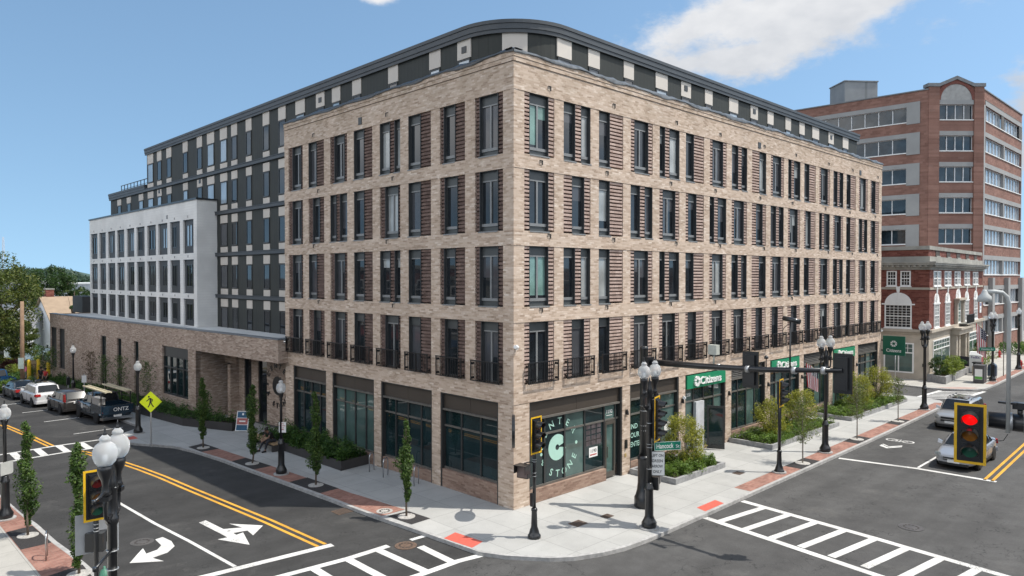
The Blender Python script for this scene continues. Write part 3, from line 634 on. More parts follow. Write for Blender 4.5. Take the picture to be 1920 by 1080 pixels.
# --- recessed window fields
wr = random.Random(11)
GL = {'d': G_DARK, 'b': G_BLIND, 't': G_TEAL, 'p': G_PALE, 's': G_SKY}
def window(tf, u0, u1, vb, vt, kind='window', leaves=1, gl='b', topp=.38, botp=.34, w=-.19, fr=None, parent=None, jamb=True, sill=True):
    """one opening: frame with spandrel panels, pane(s) as sub-parts"""
    mb = MB(tf); f = .055; gt = vt - topp; gb = vb + botp
    mb.box(u0, u1, gt, vt, w - .05, w + .03, 1)
    if botp > .05:
        mb.box(u0, u1, vb, gb - .12, w - .05, w + .02, 1); mb.box(u0 + .01, u1 - .01, gb - .12, gb, w - .05, w + .065, 2)
    else: mb.box(u0, u1, vb, gb + .06, w - .05, w + .04, 0)
    for a, b in ((u0, u0 + f), (u1 - f, u1)): mb.box(a, b, gb, gt, w - .05, w + .045, 0)
    mb.box(u0 + f, u1 - f, gt - f, gt, w - .05, w + .045, 2 if leaves > 1 or botp > .05 else 0)
    cells = []
    du = (u1 - u0 - 2 * f) / leaves
    for k in range(leaves):
        a = u0 + f + k * du; b = a + du
        if k: mb.box(a - .045, a + .045, gb, gt - f, w - .05, w + .05, 2)
        cells.append((a + (.045 if k else 0), b - (.045 if k < leaves - 1 else 0)))
    if jamb:
        mb.box(u0, u0 + .02, vb, vt, w, -.02, 0); mb.box(u1 - .02, u1, vb, vt, w, -.02, 0); mb.box(u0 + .02, u1 - .02, vt - .02, vt, w + .03, -.02, 0)
    if sill and botp > .05: mb.box(u0 - .01, u1 + .04, vb - .035, vb + .015, w, .035, 2)
    o = mb.obj(kind, [FRAME, SPAN, FRAMEL], parent or BLD)
    g = GL[gl] if isinstance(gl, str) else gl
    for a, b in cells:
        p = MB(tf); zt_ = gt - f
        if gl in ('b', 'p') and wr.random() < .55:
            zm = zt_ - (zt_ - gb) * wr.choice((.22, .35, .5, .62, .8)); p.quad((a, zm, w), (b, zm, w), (b, zt_, w), (a, zt_, w), 0); p.quad((a, gb, w), (b, gb, w), (b, zm, w), (a, zm, w), 1)
        elif gl == 't':
            zm = zt_ - (zt_ - gb) * wr.choice((.3, .93)); p.quad((a, zm, w), (b, zm, w), (b, zt_, w), (a, zt_, w), 0); p.quad((a, gb, w), (b, gb, w), (b, zm, w), (a, zm, w), 1)
        else: p.quad((a, gb, w), (b, gb, w), (b, zt_, w), (a, zt_, w))
        p.obj('pane', [g, G_DARK], o)
    return o
def corbel(mb, u0, u1, vb, vt, light):
    if u1 - u0 < .05: return
    mb.quad((u0, vb, -.12), (u1, vb, -.12), (u1, vt, -.12), (u0, vt, -.12), 0)
    n = int((vt - vb) / .155)
    for k in range(n):
        z = vb + (k + .25) * (vt - vb) / n
        mb.box(u0, u1, z, z + .096, -.12, -.03 if light else -.06, 1 if light else 0)
def rail_mb():
    mb = MB(lambda p: p)
    return mb
def balcony(tf, u0, u1):
    mb = MB(tf); a, b = u0 + .06, u1 + .10; z0, z1 = 4.96, 5.84; w0, w1 = .15, .19
    mb.box(a, b, z1 - .045, z1, w0 - .01, w1 + .015); mb.box(a, b, z0, z0 + .04, w0, w1)
    for u in (a, b - .045, (a + b) / 2 - .02): mb.box(u, u + .045, z0, z1 - .045, w0, w1)
    n = int((b - a) / .112)
    for k in range(1, n):
        u = a + (b - a) * k / n; mb.box(u - .009, u + .009, z0 + .04, z1 - .045, w0 + .01, w1 - .01)
    for u in (a + .01, b - .06):
        for z in (z0 + .08, z1 - .2): mb.box(u, u + .05, z, z + .09, .0, w0)
    return mb.obj('balcony_railing', BLACKM, BLD)
def rowtype(face, k, r):
    # layouts of glazing inside a bay, relative to its width (1.75 m): list of (start, end, leaves)
    D = [(.31, 1.42, 2)]; S1 = [(0, .80, 1)]; S2 = [(.93, 1.75, 1)]; M = [(.27, 1.06, 1)]; M2 = [(.56, 1.36, 1)]; P = [(0, .76, 1), (1.14, 1.75, 1)]; P2 = [(0, .5, 1), (.88, 1.75, 1)]
    if face == 'R':
        tri = (k % 6)
        if r in (1, 3):      # rows over the juliet row: second and fourth
            return [D, P, S1, D, P2, S1, D, P, S2, D, P2, S1, D, P, S1, D, M][k]
        if r == 2: return [D, M2, S1, P, D, M, P2, D, M2, P, D, M, P2, D, S1, P, M][k]
        return [D, M2, S1, D, D, M, D, D, M2, M, M2, M, D, D, S1, M, M][k]
    if r in (1, 3): return [[(.32, 1.44, 2)], [(.68, 1.46, 1)], [(.80, 1.71, 1)], P2, [(.80, 1.71, 1)], [(.3, 1.3, 2)], [(.86, 1.71, 1)], [(.25, 1.25, 2)]][k]
    if r == 2: return [[(.32, 1.44, 2)], [(.53, 1.4, 1)], [(.80, 1.71, 1)], [(.2, 1.28, 2)], [(.8, 1.71, 1)], P, [(.53, 1.25, 1)], [(.25, 1.25, 2)]][k]
    return [[(.32, 1.36, 2)], [(.53, 1.4, 1)], [(.83, 1.71, 1)], [(.2, 1.3, 2)], [(.8, 1.71, 1)], [(.3, 1.25, 2)], [(.45, 1.2, 1)], [(.25, 1.25, 2)]][k]
for face, tf, bays in (('R', RT, RB), ('L', LT, LB)):
    cb = MB(tf)
    for k, (u0, u1) in enumerate(bays):
        wd = u1 - u0
        for r in range(4):
            lay = [(a / 1.75 * wd, b / 1.75 * wd, n) for a, b, n in rowtype(face, k, r)] if face == 'R' else [(a, min(b, wd), n) for a, b, n in rowtype(face, k, r)]
            edges = [0.0]
            for a, b, n in lay:
                corbel(cb, u0 + edges[-1], u0 + a, B[r] + .05, T[r], face == 'R'); edges.append(b)
                if face == 'R' and k == 0: gl = 't' if r in (1, 3) else 'd'
                else: gl = wr.choice('bbbbdbbddp' if face == 'R' else 'bbdddbd')
                if face == 'R' and (k, r) in ((4, 3), (4, 1), (10, 3), (11, 2), (15, 3)): gl = 'p' if r != 1 else 'd'
                if face == 'L' and k == 3 and r != 0: gl = 'p'
                if r == 0: window(tf, u0 + a, u0 + b, B[0] + .04, T[0], 'french_door', n, gl, botp=0.0)
                else: window(tf, u0 + a, u0 + b, B[r], T[r], 'window', n, gl)
            corbel(cb, u0 + edges[-1], u1, B[r] + .05, T[r], face == 'R')
        balcony(tf, u0, u1)
    cb.obj('corbelled_brick_panel', [DARKB, CORB], BLD)
    # small outlet vents in the beams
    vm = MB(tf)
    ks = range(0, 17, 1) if face == 'R' else range(1, 8)
    for r, z in ((0, 7.93), (1, 11.0), (2, 14.0), (3, 17.12)):
        for k in ks:
            if face == 'R' and (k % 4 in (1, 3)): continue
            if face == 'L' and k % 3: continue
            u = bays[k][0] + (.86 if k % 4 == 0 else .45) + (.5 if r % 2 else 0)
            vm.box(u, u + .15, z - .09, z + .08, .018, .03, 0); vm.box(u, u + .17, z + .08, z + .098, .018, .075, 1); vm.box(u + .15, u + .168, z - .09, z + .08, .018, .07, 1)
    if face == 'R':
        for u in (20.3, 36.3): vm.box(u, u + .34, 16.95, 17.3, .018, .045, 1)
    else: vm.box(10.9, 11.2, 17.0, 17.36, .018, .045, 1)
    vm.obj('wall_vent', [plain('vent_tan', (.42, .34, .27), .7), DMET], BLD)
# --- shopfronts
def shopfront(tf, u0, u1, panel, sill, mull, glassm, strip=False, w=-.22, door=None, top=4.2, floor=0.0, trans=2.72, name='shopfront', parent=None):
    mb = MB(tf); zt = 3.46
    mb.box(u0, u1, zt - .05, zt + .03, w - .06, w + .16, 2)                     # projecting head trim
    mb.box(u0, u0 + .09, floor, top, w - .06, -.03, 0); mb.box(u1 - .09, u1, floor, top, w - .06, -.03, 0); mb.box(u0 + .09, u1 - .09, top - .06, top, w - .06, -.02, 0)
    if panel == 'louver':
        mb.box(u0 + .09, u1 - .09, zt + .03, top - .06, w - .06, w - .02, 0)
        for k in range(6): z = zt + .06 + k * .105; mb.hexa([(u0 + .09, z, w - .02), (u1 - .09, z, w - .02), (u1 - .09, z, w + .10), (u0 + .09, z, w + .10)], [(u0 + .09, z + .05, w - .02), (u1 - .09, z + .05, w - .02), (u1 - .09, z + .012, w + .10), (u0 + .09, z + .012, w + .10)], 3)
    else:
        mid = (u0 + u1) / 2; mb.box(u0 + .09, mid - .006, zt + .03, top - .06, w - .06, w + .06, 1); mb.box(mid + .006, u1 - .09, zt + .03, top - .06, w - .06, w + .06, 1)
    xs = [u0 + .09] + mull + [u1 - .09]
    zb = sill
    for x in mull: mb.box(x - .045, x + .045, zb, zt - .05, w - .06, w + .05, 0)
    mb.box(u0 + .09, u1 - .09, trans - .04, trans + .04, w - .055, w + .045, 2)
    if sill > .2:
        mb.box(u0 + .09, (door[0] if door else u1 - .09), sill, sill + .09, w - .055, w + .06, 2)
    o = mb.obj(name, [DMET, plain('shop_panel', (.058, .046, .036), .5, .08, .6), plain('shop_trim', (.12, .112, .10), .4), plain('louver_blade', (.17, .165, .155), .45)], parent or BLD)
    for k, (a, b) in enumerate(zip(xs, xs[1:])):
        if door and a < door[1] - .01 and b > door[0] + .01: zz = .08
        else: zz = sill + .09
        g = glassm[k % len(glassm)]
        p = MB(tf); p.quad((a + .045, zz, w), (b - .045, zz, w), (b - .045, trans - .04, w), (a + .045, trans - .04, w)); p.quad((a + .045, trans + .04, w), (b - .045, trans + .04, w), (b - .045, zt - .05, w), (a + .045, zt - .05, w)); p.obj('pane', g, o)
    return o
sw = MB(RT); sl = MB(LT)
SF = []
gm = [G_SHOP, G_SHOP, G_SHOPL, G_SHOP]
for k, (u0, u1) in enumerate(RSF):
    if k == 0:
        o = shopfront(RT, u0, u1, 'panel', .55, [2.0, 3.27, 4.6, 6.0, 6.82], [G_SHOP, G_SHOP, G_SHOPL, G_SHOP, G_SHOPL], door=(6.0, 6.82))
        sw.box(.9, 5.95, -.1, .55, -.34, -.02); sw.box(.6, .9, -.1, 4.2, -.36, -.05)
    elif k in (2, 6):
        n = 4; o = shopfront(RT, u0, u1, 'panel', .1, [u0 + (u1 - u0) * j / n for j in range(1, n)], [G_SHOPL, G_SHOP, G_SHOP, G_SHOPL])
        sw.box(u0, u1, -.1, .1, -.34, -.1)
        if k == 2: sw.box(u1 - 1.2, u1, -.1, .55, -.2, -.02)
    else:
        n = 4 if k != 1 else 3; o = shopfront(RT, u0, u1, 'louver' if k in (3, 5, 7) else 'panel', .5, [u0 + (u1 - u0) * j / n for j in range(1, n)], gm if k % 2 else gm[::-1])
        sw.box(u0, u1, -.1, .5, -.34, -.04)
    SF.append(o)
LF = []
for k, (u0, u1) in enumerate(LSF):
    n = 3 if k == 0 else 4; sill = .8 if k == 0 else .55 - .05 * k
    o = shopfront(LT, u0, u1, 'panel', sill, [u0 + (u1 - u0) * j / n for j in range(1, n)], [plain_g for plain_g in (G_SHOP, G_SHOP)] if k != 2 else [G_SHOPL, G_SHOPL], floor=-.25, name='shopfront')
    sl.box(u0, u1, -.4, sill, -.34, -.04); LF.append(o)
sl.box(.6, .9, -.1, 4.2, -.36, -.05)
sw.obj('brick_plinth', SILLB, BLD); sl.obj('brick_plinth', SILLB, BLD)
# green bank signs with white letters
def emblem(mb, c, r, right, up, nrm, m=0, ext=.03):
    c = Vector(c); right = Vector(right); up = Vector(up); nrm = Vector(nrm)
    for k in range(8):
        a = k * math.pi / 4 + math.pi / 8; d = right * math.cos(a) + up * math.sin(a); t = nrm.cross(d)
        q = [c + d * r * .42 - t * r * .10, c + d * r * .42 + t * r * .10, c + d * r + t * r * .30, c + d * r - t * r * .30]
        mb.hexa(q, [p + nrm * ext for p in q], m)
for k in (2, 4, 6):
    u0, u1 = RSF[k]; mb = MB(); y = .035
    mb.box(u0 + .1, u1 - .1, -y - .02, .16, 3.44, 4.13, 0)
    cx = (u0 + u1) / 2 + .12
    add_text(mb, 'Citizens', .56, (cx + .18, -y - .08, 3.60), (1, 0, 0), (0, 0, 1), 1, .05, width=2.15)
    emblem(mb, (cx - 1.2, -y - .03, 3.79), .27, (1, 0, 0), (0, 0, 1), (0, -1, 0), 1, .08)
    mb.obj('shop_sign', [GREEN, WHITE], BLD)
mb = MB(); bx = 41.12
mb.box(bx + .12, bx + .22, -1.75, -.12, 3.1, 4.62, 0); mb.box(bx + .14, bx + .2, -.12, .02, 3.4, 3.5, 2); mb.box(bx + .14, bx + .2, -.12, .02, 4.2, 4.3, 2)
add_text(mb, 'Citizens', .36, (bx + .115, -.93, 3.36), (0, -1, 0), (0, 0, 1), 1, 0.0, width=1.1)
emblem(mb, (bx + .115, -.93, 4.02), .24, (0, -1, 0), (0, 0, 1), (-1, 0, 0), 1, .01)
mb.obj('blade_sign', [GREEND, WHITE, BLACKM], BLD)
# vinyl lettering on the corner shop glass
mb = MB(); y = .212; cx, cz, R = 2.95, 2.02, 1.12
RTX, UPX = (1, 0, 0), (0, 0, 1)
def arc_text(mb, st, cx, cz, R, a0, a1, size, y, m=0, flip=False, ax='x', ext=0.0):
    n = len(st)
    for k, ch in enumerate(st):
        if ch == ' ': continue
        a = rad(a0 + (a1 - a0) * k / (n - 1)); rr = R
        px, pz = cx + rr * math.cos(a), cz + rr * math.sin(a)
        t = a - math.pi / 2 if not flip else a + math.pi / 2
        r2, u2 = (math.cos(t), math.sin(t)), (-math.sin(t), math.cos(t))
        px -= u2[0] * size * .35; pz -= u2[1] * size * .35
        if ax == 'x': add_text(mb, ch, size, (px, y, pz), (r2[0], 0, r2[1]), (u2[0], 0, u2[1]), m, ext)
        else: add_text(mb, ch, size, (y, -px, pz), (0, -r2[0], r2[1]), (0, -u2[0], u2[1]), m, ext)
arc_text(mb, 'CENTER', cx, cz, R, 172, 33, .42, y); arc_text(mb, 'STONE', cx, cz, R, 243, 330, .42, y, 0, True); arc_text(mb, '&', cx, cz, R, 215, 215.1, .38, y, 0, True) if False else add_text(mb, '&', .36, (cx - 1.0, y, cz - .62), RTX, UPX, 0)
def disc(mb, cx, cz, y, r0, r1, a0, a1, n=28, m=0):
    for k in range(n):
        a, b = rad(a0 + (a1 - a0) * k / n), rad(a0 + (a1 - a0) * (k + 1) / n)
        mb.quad((cx + r0 * math.cos(a), y, cz + r0 * math.sin(a)), (cx + r1 * math.cos(a), y, cz + r1 * math.sin(a)), (cx + r1 * math.cos(b), y, cz + r1 * math.sin(b)), (cx + r0 * math.cos(b), y, cz + r0 * math.sin(b)), m)
disc(mb, cx - .12, cz, y, .12, .56, 18, 352); disc(mb, cx + 1.12, cz + .02, y, 0, .08, 0, 360, 10); disc(mb, cx - 1.12, cz - .15, y, 0, .07, 0, 360, 10)
mb.obj('window_lettering', MINT, SF[0])
mb = MB(); add_text(mb, '1190', .24, (6.41, .21, 3.0), RTX, UPX, 0); mb.box(6.2, 6.62, .205, .212, 2.9, 2.92, 0)
mb.obj('house_number', WHITE, SF[0])
mb = MB(); mb.box(4.95, 5.55, .206, .213, 1.18, 1.62, 0); add_text(mb, '1190', .22, (5.25, .204, 1.38), RTX, UPX, 1); mb.box(5.02, 5.48, .203, .206, 1.26, 1.31, 2); mb.obj('paper_notice', [WHITE, BLACKM, RED], SF[0])
mb = MB(); add_text(mb, 'FIND', .34, (8.25, .21, 2.0), RTX, UPX); add_text(mb, 'YOUR', .34, (8.3, .21, 1.58), RTX, UPX); add_text(mb, 'CENTER', .34, (8.38, .21, 1.14), RTX, UPX, width=1.1); mb.obj('window_lettering', MINT, SF[1])
mb = MB(); mb.box(10.9, 11.5, .206, .213, 1.5, 1.95, 0); add_text(mb, '1200', .2, (11.2, .204, 1.7), RTX, UPX, 1); mb.obj('paper_notice', [WHITE, BLACKM], SF[1])
mb = MB(); add_text(mb, '1200', .26, (13.1, .21, 2.98), RTX, UPX); mb.obj('house_number', WHITE, SF[2])
# interior glimpses: poster wall and pale columns are kept as glass-side panels of the shop fit-out
mb = MB()
for i in range(3):
    for j in range(4): mb.box(4.75 + i * .37, 5.05 + i * .37, .213, .216, 1.72 + j * .25, 1.92 + j * .25, 0)
mb.obj('framed_posters', plain('poster_grey', (.09, .075, .08), .4, .5, 3), SF[0])
# open glass door at the bank entrance
mb = MB(); mb.box(0, .92, -.03, .03, 0, .22, 0); mb.box(0, .92, -.03, .03, 2.2, 2.32, 0); mb.box(0, .1, -.03, .03, .22, 2.2, 0); mb.box(.82, .92, -.03, .03, .22, 2.2, 0)
d = mb.obj('open_door', DMET, BLD, (14.6, -.05, .05), rad(-62))
mb = MB(); mb.box(.1, .82, -.008, .008, .22, 2.2); mb.obj('pane', G_SHOP, d)
mb = MB(); mb.box(13.55, 14.35, -.02, .15, .05, 2.66); mb.obj('entry_side_panel', plain('pale_panel', (.5, .51, .52), .4), BLD)
# door at the corner shop
mb = MB(RT)
for a, b in ((6.045, 6.14), (6.68, 6.775)): mb.box(a, b, .06, 2.66, -.22, -.15, 0)
mb.box(6.14, 6.68, .06, .3, -.22, -.15, 0); mb.box(6.14, 6.68, 2.5, 2.66, -.22, -.15, 0); mb.box(6.16, 6.19, 1.0, 1.5, -.15, -.1, 1)
mb.obj('shop_door', [plain('door_bronze', (.075, .066, .056), .45), STEEL], BLD)
# wall lamps and cameras
for u, z in ((7.42, 2.95), (12.2, 2.9), (17.0, 2.75), (21.75, 2.75), (26.5, 2.75), (31.2, 2.75), (36.0, 2.75)):
    mb = MB(RT); mb.box(u - .06, u + .06, z - .1, z + .12, 0, .06); mb.hexa([(u - .05, z - .12, .06), (u + .05, z - .12, .06), (u + .05, z - .12, .13), (u - .05, z - .12, .13)], [(u - .05, z + .06, .06), (u + .05, z + .06, .06), (u + .05, z + .06, .1), (u - .05, z + .06, .1)]); mb.obj('wall_lamp', BLACKM, BLD)
mb = MB(RT); mb.box(7.32, 7.45, 1.25, 1.65, .0, .07); mb.box(7.3, 7.42, .85, 1.0, .0, .02, 1); mb.obj('entry_phone', [BLACKM, plain('brass', (.35, .25, .1), .4)], BLD)
for tf, u, z in ((RT, .12, 6.5), (RT, 12.3, 3.05), (RT, 41.0, 5.0)):
    mb = MB(tf); mb.box(u - .03, u + .03, z - .1, z + .1, 0.02, .1, 0); mb.tube([(u, z, .1), (u - .25, z + .05, .22)], .075, 10, 0); mb.obj('security_camera', [WHITE], BLD)
# round blade sign on the corner, seen edge-on
mb = MB(); ax = (Vector((.7, .714, 0)), Vector((0, 0, 1)), Vector((.714, -.7, 0)))
mb.lathe([(.62, -.06), (.64, -.05), (.64, .05), (.62, .06)], (-.62, -.62, 3.35), 28, 0, False, axis=ax); mb.tube([(-.3, -.3, 3.7), (.03, .03, 3.7)], .035, 8, 0); mb.tube([(-.3, -.3, 3.0), (.03, .03, 3.0)], .035, 8, 0)
mb.obj('round_blade_sign', BLACKM, BLD)
# --- metal top storey and the long metal-clad side (wall planes 2 m behind the brick)
SB = 2.0; PR = 3.2; ZT = 20.9; PXE = 41.3; LYE = 49.7; LYE2 = 60.8
def pent_path(o=0.0):
    p = [(PXE, SB - o)]
    for k in range(15):
        a = rad(270 - 90 * k / 14); p.append((SB + PR + (PR + o) * math.cos(a), SB + PR + (PR + o) * math.sin(a)))
    return p + [(SB - o, LYE)]
def wall_strip(mb, path, z0, z1, m=0):
    for a, b in zip(path, path[1:]): mb.quad((a[0], a[1], z0), (b[0], b[1], z0), (b[0], b[1], z1), (a[0], a[1], z1), m, False)
mb = MB(); pp = pent_path(0); wall_strip(mb, pp, 5.5, 20.4)
mb.quad((PXE, SB, 15), (PXE, 16, 15), (PXE, 16, 20.4), (PXE, SB, 20.4)); mb.quad((SB, LYE, 5), (16, LYE, 5), (16, LYE, 20.4), (SB, LYE, 20.4))
mb.quad((SB, LYE, 5), (SB, LYE2, 5), (SB, LYE2, 17.2), (SB, LYE, 17.2)); mb.quad((SB, LYE2, 5), (16, LYE2, 5), (16, LYE2, 17.2), (SB, LYE2, 17.2))
mb.obj('metal_cladding', CLAD, BLD)
def fascia(path, z0, z1, name='roof_fascia', closed=None):
    mb = MB(); n = len(path)
    prof = [(0, z0 + .02), (.13, z0), (.13, z0 + .17), (.17, z0 + .17), (.17, z0 + .42), (.21, z0 + .42), (.21, z1), (-.2, z1 + .03)]
    rows = []
    for k, p in enumerate(path):
        a = Vector(path[max(k - 1, 0)]); b = Vector(path[min(k + 1, n - 1)]); t = (b - a).normalized(); nr = Vector((-t.y, t.x)); sgn = 1 if closed is None else closed
        rows.append([mb.P((p[0] + nr.x * o * sgn, p[1] + nr.y * o * sgn, z)) for o, z in prof])
    for A, Bq in zip(rows, rows[1:]):
        for j in range(len(prof) - 1): mb.face([A[j], A[j + 1], Bq[j + 1], Bq[j]])
    mb.face(rows[0]); mb.face(rows[-1][::-1]); return mb.obj(name, FASC, BLD)
pth = pent_path(0); pth[0] = (PXE + .15, SB); pth[-1] = (SB, LYE + .15)
fascia(pth, 20.34, 20.92)
fascia([(SB, LYE + .2), (SB, LYE2 + .15)], 17.1, 17.72)
mb = MB(); mb.poly([(p[0], p[1], 20.86) for p in pent_path(-.1)] + [(PXE - .1, 16, 20.86), (16, LYE, 20.86)]); mb.poly([(SB + .1, LYE, 17.68), (SB + .1, LYE2, 17.68), (16, LYE2, 17.68), (16, LYE, 17.68)]); mb.poly([(.2, .2, 17.75), (RW - .2, .2, 17.75), (RW - .2, 3, 17.75), (.2, 3, 17.75)]); mb.poly([(.2, .2, 17.76), (.2, LW, 17.76), (3, LW, 17.76), (3, .2, 17.76)])
mb.obj('flat_roof', plain('dark_roof', (.10, .10, .10), .9), BLD)
# terrace railing on the lower step, roof hatch and a vent stack
mb = MB()
for k in range(9): y = 50.2 + k * .98; mb.box(2.2, 2.26, y, y + .05, 17.7, 18.35)
mb.box(2.19, 2.27, 50.2, 58.1, 18.32, 18.38); mb.box(2.2, 2.26, 50.2, 58.1, 17.95, 17.98); mb.obj('terrace_railing', BLACKM, BLD)
mb = MB(); mb.box(3.0, 4.2, 33.2, 34.6, 20.9, 21.25); mb.box(2.9, 4.3, 33.1, 34.7, 21.25, 21.33); mb.obj('roof_hatch', plain('hatch_grey', (.34, .34, .32), .6), BLD)
def slot(tf, u0, u1, zb, gl, low=True, ztop=None):
    # white panel / window / white panel stacked over one floor band
    top = ztop or zb + 2.92
    mb = MB(tf); mb.box(u0, u1, zb + 2.34, top, -.02, .035); 
    if low: mb.box(u0, u1, zb + .12, zb + .58, -.02, .035)
    mb.obj('pale_panel', BEIGE, BLD)
    mb = MB(tf); a, b = u0 + .05, u1 - .05
    for p, q in ((a, a + .05), (b - .05, b)): mb.box(p, q, zb + .62, zb + 2.3, -.02, .05)
    mb.box(a + .05, b - .05, zb + 2.24, zb + 2.3, -.02, .05); mb.box(a + .05, b - .05, zb + .62, zb + .7, -.02, .07)
    o = mb.obj('slot_window', DMET, BLD)
    p = MB(tf); p.quad((a + .05, zb + .7, .02), (b - .05, zb + .7, .02), (b - .05, zb + 2.24, .02), (a + .05, zb + 2.24, .02)); p.obj('pane', GL[gl], o)
PRT = lambda p: (p[0], SB - p[2], p[1]); PLT = lambda p: (SB - p[2], p[0], p[1])
for k, (a, b) in enumerate([(6.98, 7.86), (9.81, 10.67), (12.64, 13.78), (15.13, 16.14), (17.67, 18.52), (20.49, 21.6), (23.22, 24.2), (25.55, 26.41), (28.21, 29.06), (30.42, 31.28), (32.6, 33.78), (35.51, 36.5), (38.28, 39.4)]):
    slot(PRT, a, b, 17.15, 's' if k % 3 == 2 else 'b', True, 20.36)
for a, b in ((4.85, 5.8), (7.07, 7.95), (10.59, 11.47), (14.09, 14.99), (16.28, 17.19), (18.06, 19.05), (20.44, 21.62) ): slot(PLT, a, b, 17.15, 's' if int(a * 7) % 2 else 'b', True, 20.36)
# panels round the curved corner
def curved_panel(a0, a1, z0, z1, o=.035):
    mb = MB(); n = 8; pr = None
    c = (SB + PR, SB + PR)
    for k in range(n + 1):
        a = rad(a0 + (a1 - a0) * k / n); q = [(c[0] + (PR + o) * math.cos(a), c[1] + (PR + o) * math.sin(a)), (c[0] + (PR - .02) * math.cos(a), c[1] + (PR - .02) * math.sin(a))]
        cur = [mb.P((*q[0], z0)), mb.P((*q[0], z1)), mb.P((*q[1], z0)), mb.P((*q[1], z1))]
        if pr: mb.face([pr[0], cur[0], cur[1], pr[1]]); mb.face([pr[2], pr[0], cur[0], cur[2]]); mb.face([pr[1], cur[1], cur[3], pr[3]])
        pr = cur
    return mb.obj('pale_panel', BEIGE, BLD)
curved_panel(215, 235.5, 18.2, 20.36)
slot(PRT, 4.75, 5.76, 17.15, 'b', False, 20.36)
for z, y1 in ((17.15, LYE2), (14.05, 34.0), (10.95, 34.0), (7.85, 34.0)):
    mb = MB(); mb.box(SB - .16, SB - .003, 19.25, y1 if z > 17 else y1, z - .1, z + .12); mb.box(SB - .2, SB - .003, 19.25, y1, z + .12, z + .16); mb.obj('floor_band', FASC, BLD)
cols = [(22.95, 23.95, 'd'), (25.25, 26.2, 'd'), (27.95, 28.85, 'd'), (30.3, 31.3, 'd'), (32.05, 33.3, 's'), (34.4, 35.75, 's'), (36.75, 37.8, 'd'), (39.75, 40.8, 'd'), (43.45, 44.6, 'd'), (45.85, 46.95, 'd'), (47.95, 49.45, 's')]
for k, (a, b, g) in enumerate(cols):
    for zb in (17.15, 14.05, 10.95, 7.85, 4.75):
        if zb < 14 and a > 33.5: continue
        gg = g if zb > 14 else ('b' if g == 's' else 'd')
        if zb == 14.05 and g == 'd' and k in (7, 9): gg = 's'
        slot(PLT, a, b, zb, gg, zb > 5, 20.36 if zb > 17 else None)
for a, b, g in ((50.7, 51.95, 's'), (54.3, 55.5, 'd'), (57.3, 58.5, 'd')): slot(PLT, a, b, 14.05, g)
# outlet grilles on panels
mb = MB(PRT)
for u, z in ((15.6, 19.98), (23.7, 19.98), (36.0, 19.98)): mb.box(u - .17, u + .17, z - .15, z + .15, .035, .06)
mb.obj('panel_vent', DMET, BLD)
mb = MB(PLT)
for u, z in ((5.3, 19.9), (18.55, 19.9), (37.2, 16.8), (46.4, 16.8)): mb.box(u - .17, u + .17, z - .15, z + .15, .035, .06)
mb.obj('panel_vent', DMET, BLD)
# --- white block
WX, W0, W1, WZ = 0.5, 34.0, 62.6, 15.05
WT = lambda p: (WX - p[2], p[0], p[1])
wc = [(34.65, 36.72), (37.42, 39.55), (40.15, 42.28), (42.85, 45.0), (45.65, 47.78), (48.42, 50.52), (51.25, 53.4), (54.0, 56.28), (57.0, 59.17), (59.85, 62.1)]
rowsW = [(5.6, 7.62), (8.05, 10.6), (11.1, 13.62)]
mb = MB(WT); e = [W0] + [x for c in wc for x in c] + [W1]
for k in range(0, len(e), 2): mb.box(e[k], e[k + 1], 5.4, WZ, -.3, 0)
zs = [5.4, 5.6, 7.62, 8.05, 10.6, 11.1, 13.62, WZ]
for a, b in wc:
    for k in range(0, 8, 2): mb.box(a, b, zs[k], zs[k + 1], -.3, 0)
mb.obj('clapboard_wall', WHITEC, BLD)
mb = MB(); mb.box(WX + .3, 2.0, W0, W0 + .3, 5.4, WZ); mb.box(WX + .3, 6, W1 - .3, W1, 5.4, WZ); mb.obj('clapboard_wall', WHITEC, BLD)
mb = MB(); mb.box(WX + .31, 2.0, W0 + .3, W1 - .3, 5.4, 14.9); mb.obj('inner_lining', MATS['inner_dark'], BLD)
mb = MB(); mb.box(WX - .08, WX + .5, W0 - .1, W1 + .1, WZ, WZ + .13); mb.box(WX + .5, 2.1, W0 - .1, W0 + .4, WZ, WZ + .12); mb.poly([(WX + .5, W0 + .4, WZ + .02), (2, W0 + .4, WZ + .02), (2, W1, WZ + .02), (WX + .5, W1, WZ + .02)])
mb.obj('roof_membrane_edge', SHEET, BLD)
rw = random.Random(4)
PANW = plain('bay_panel', (.035, .037, .04), .5, .12, 1)
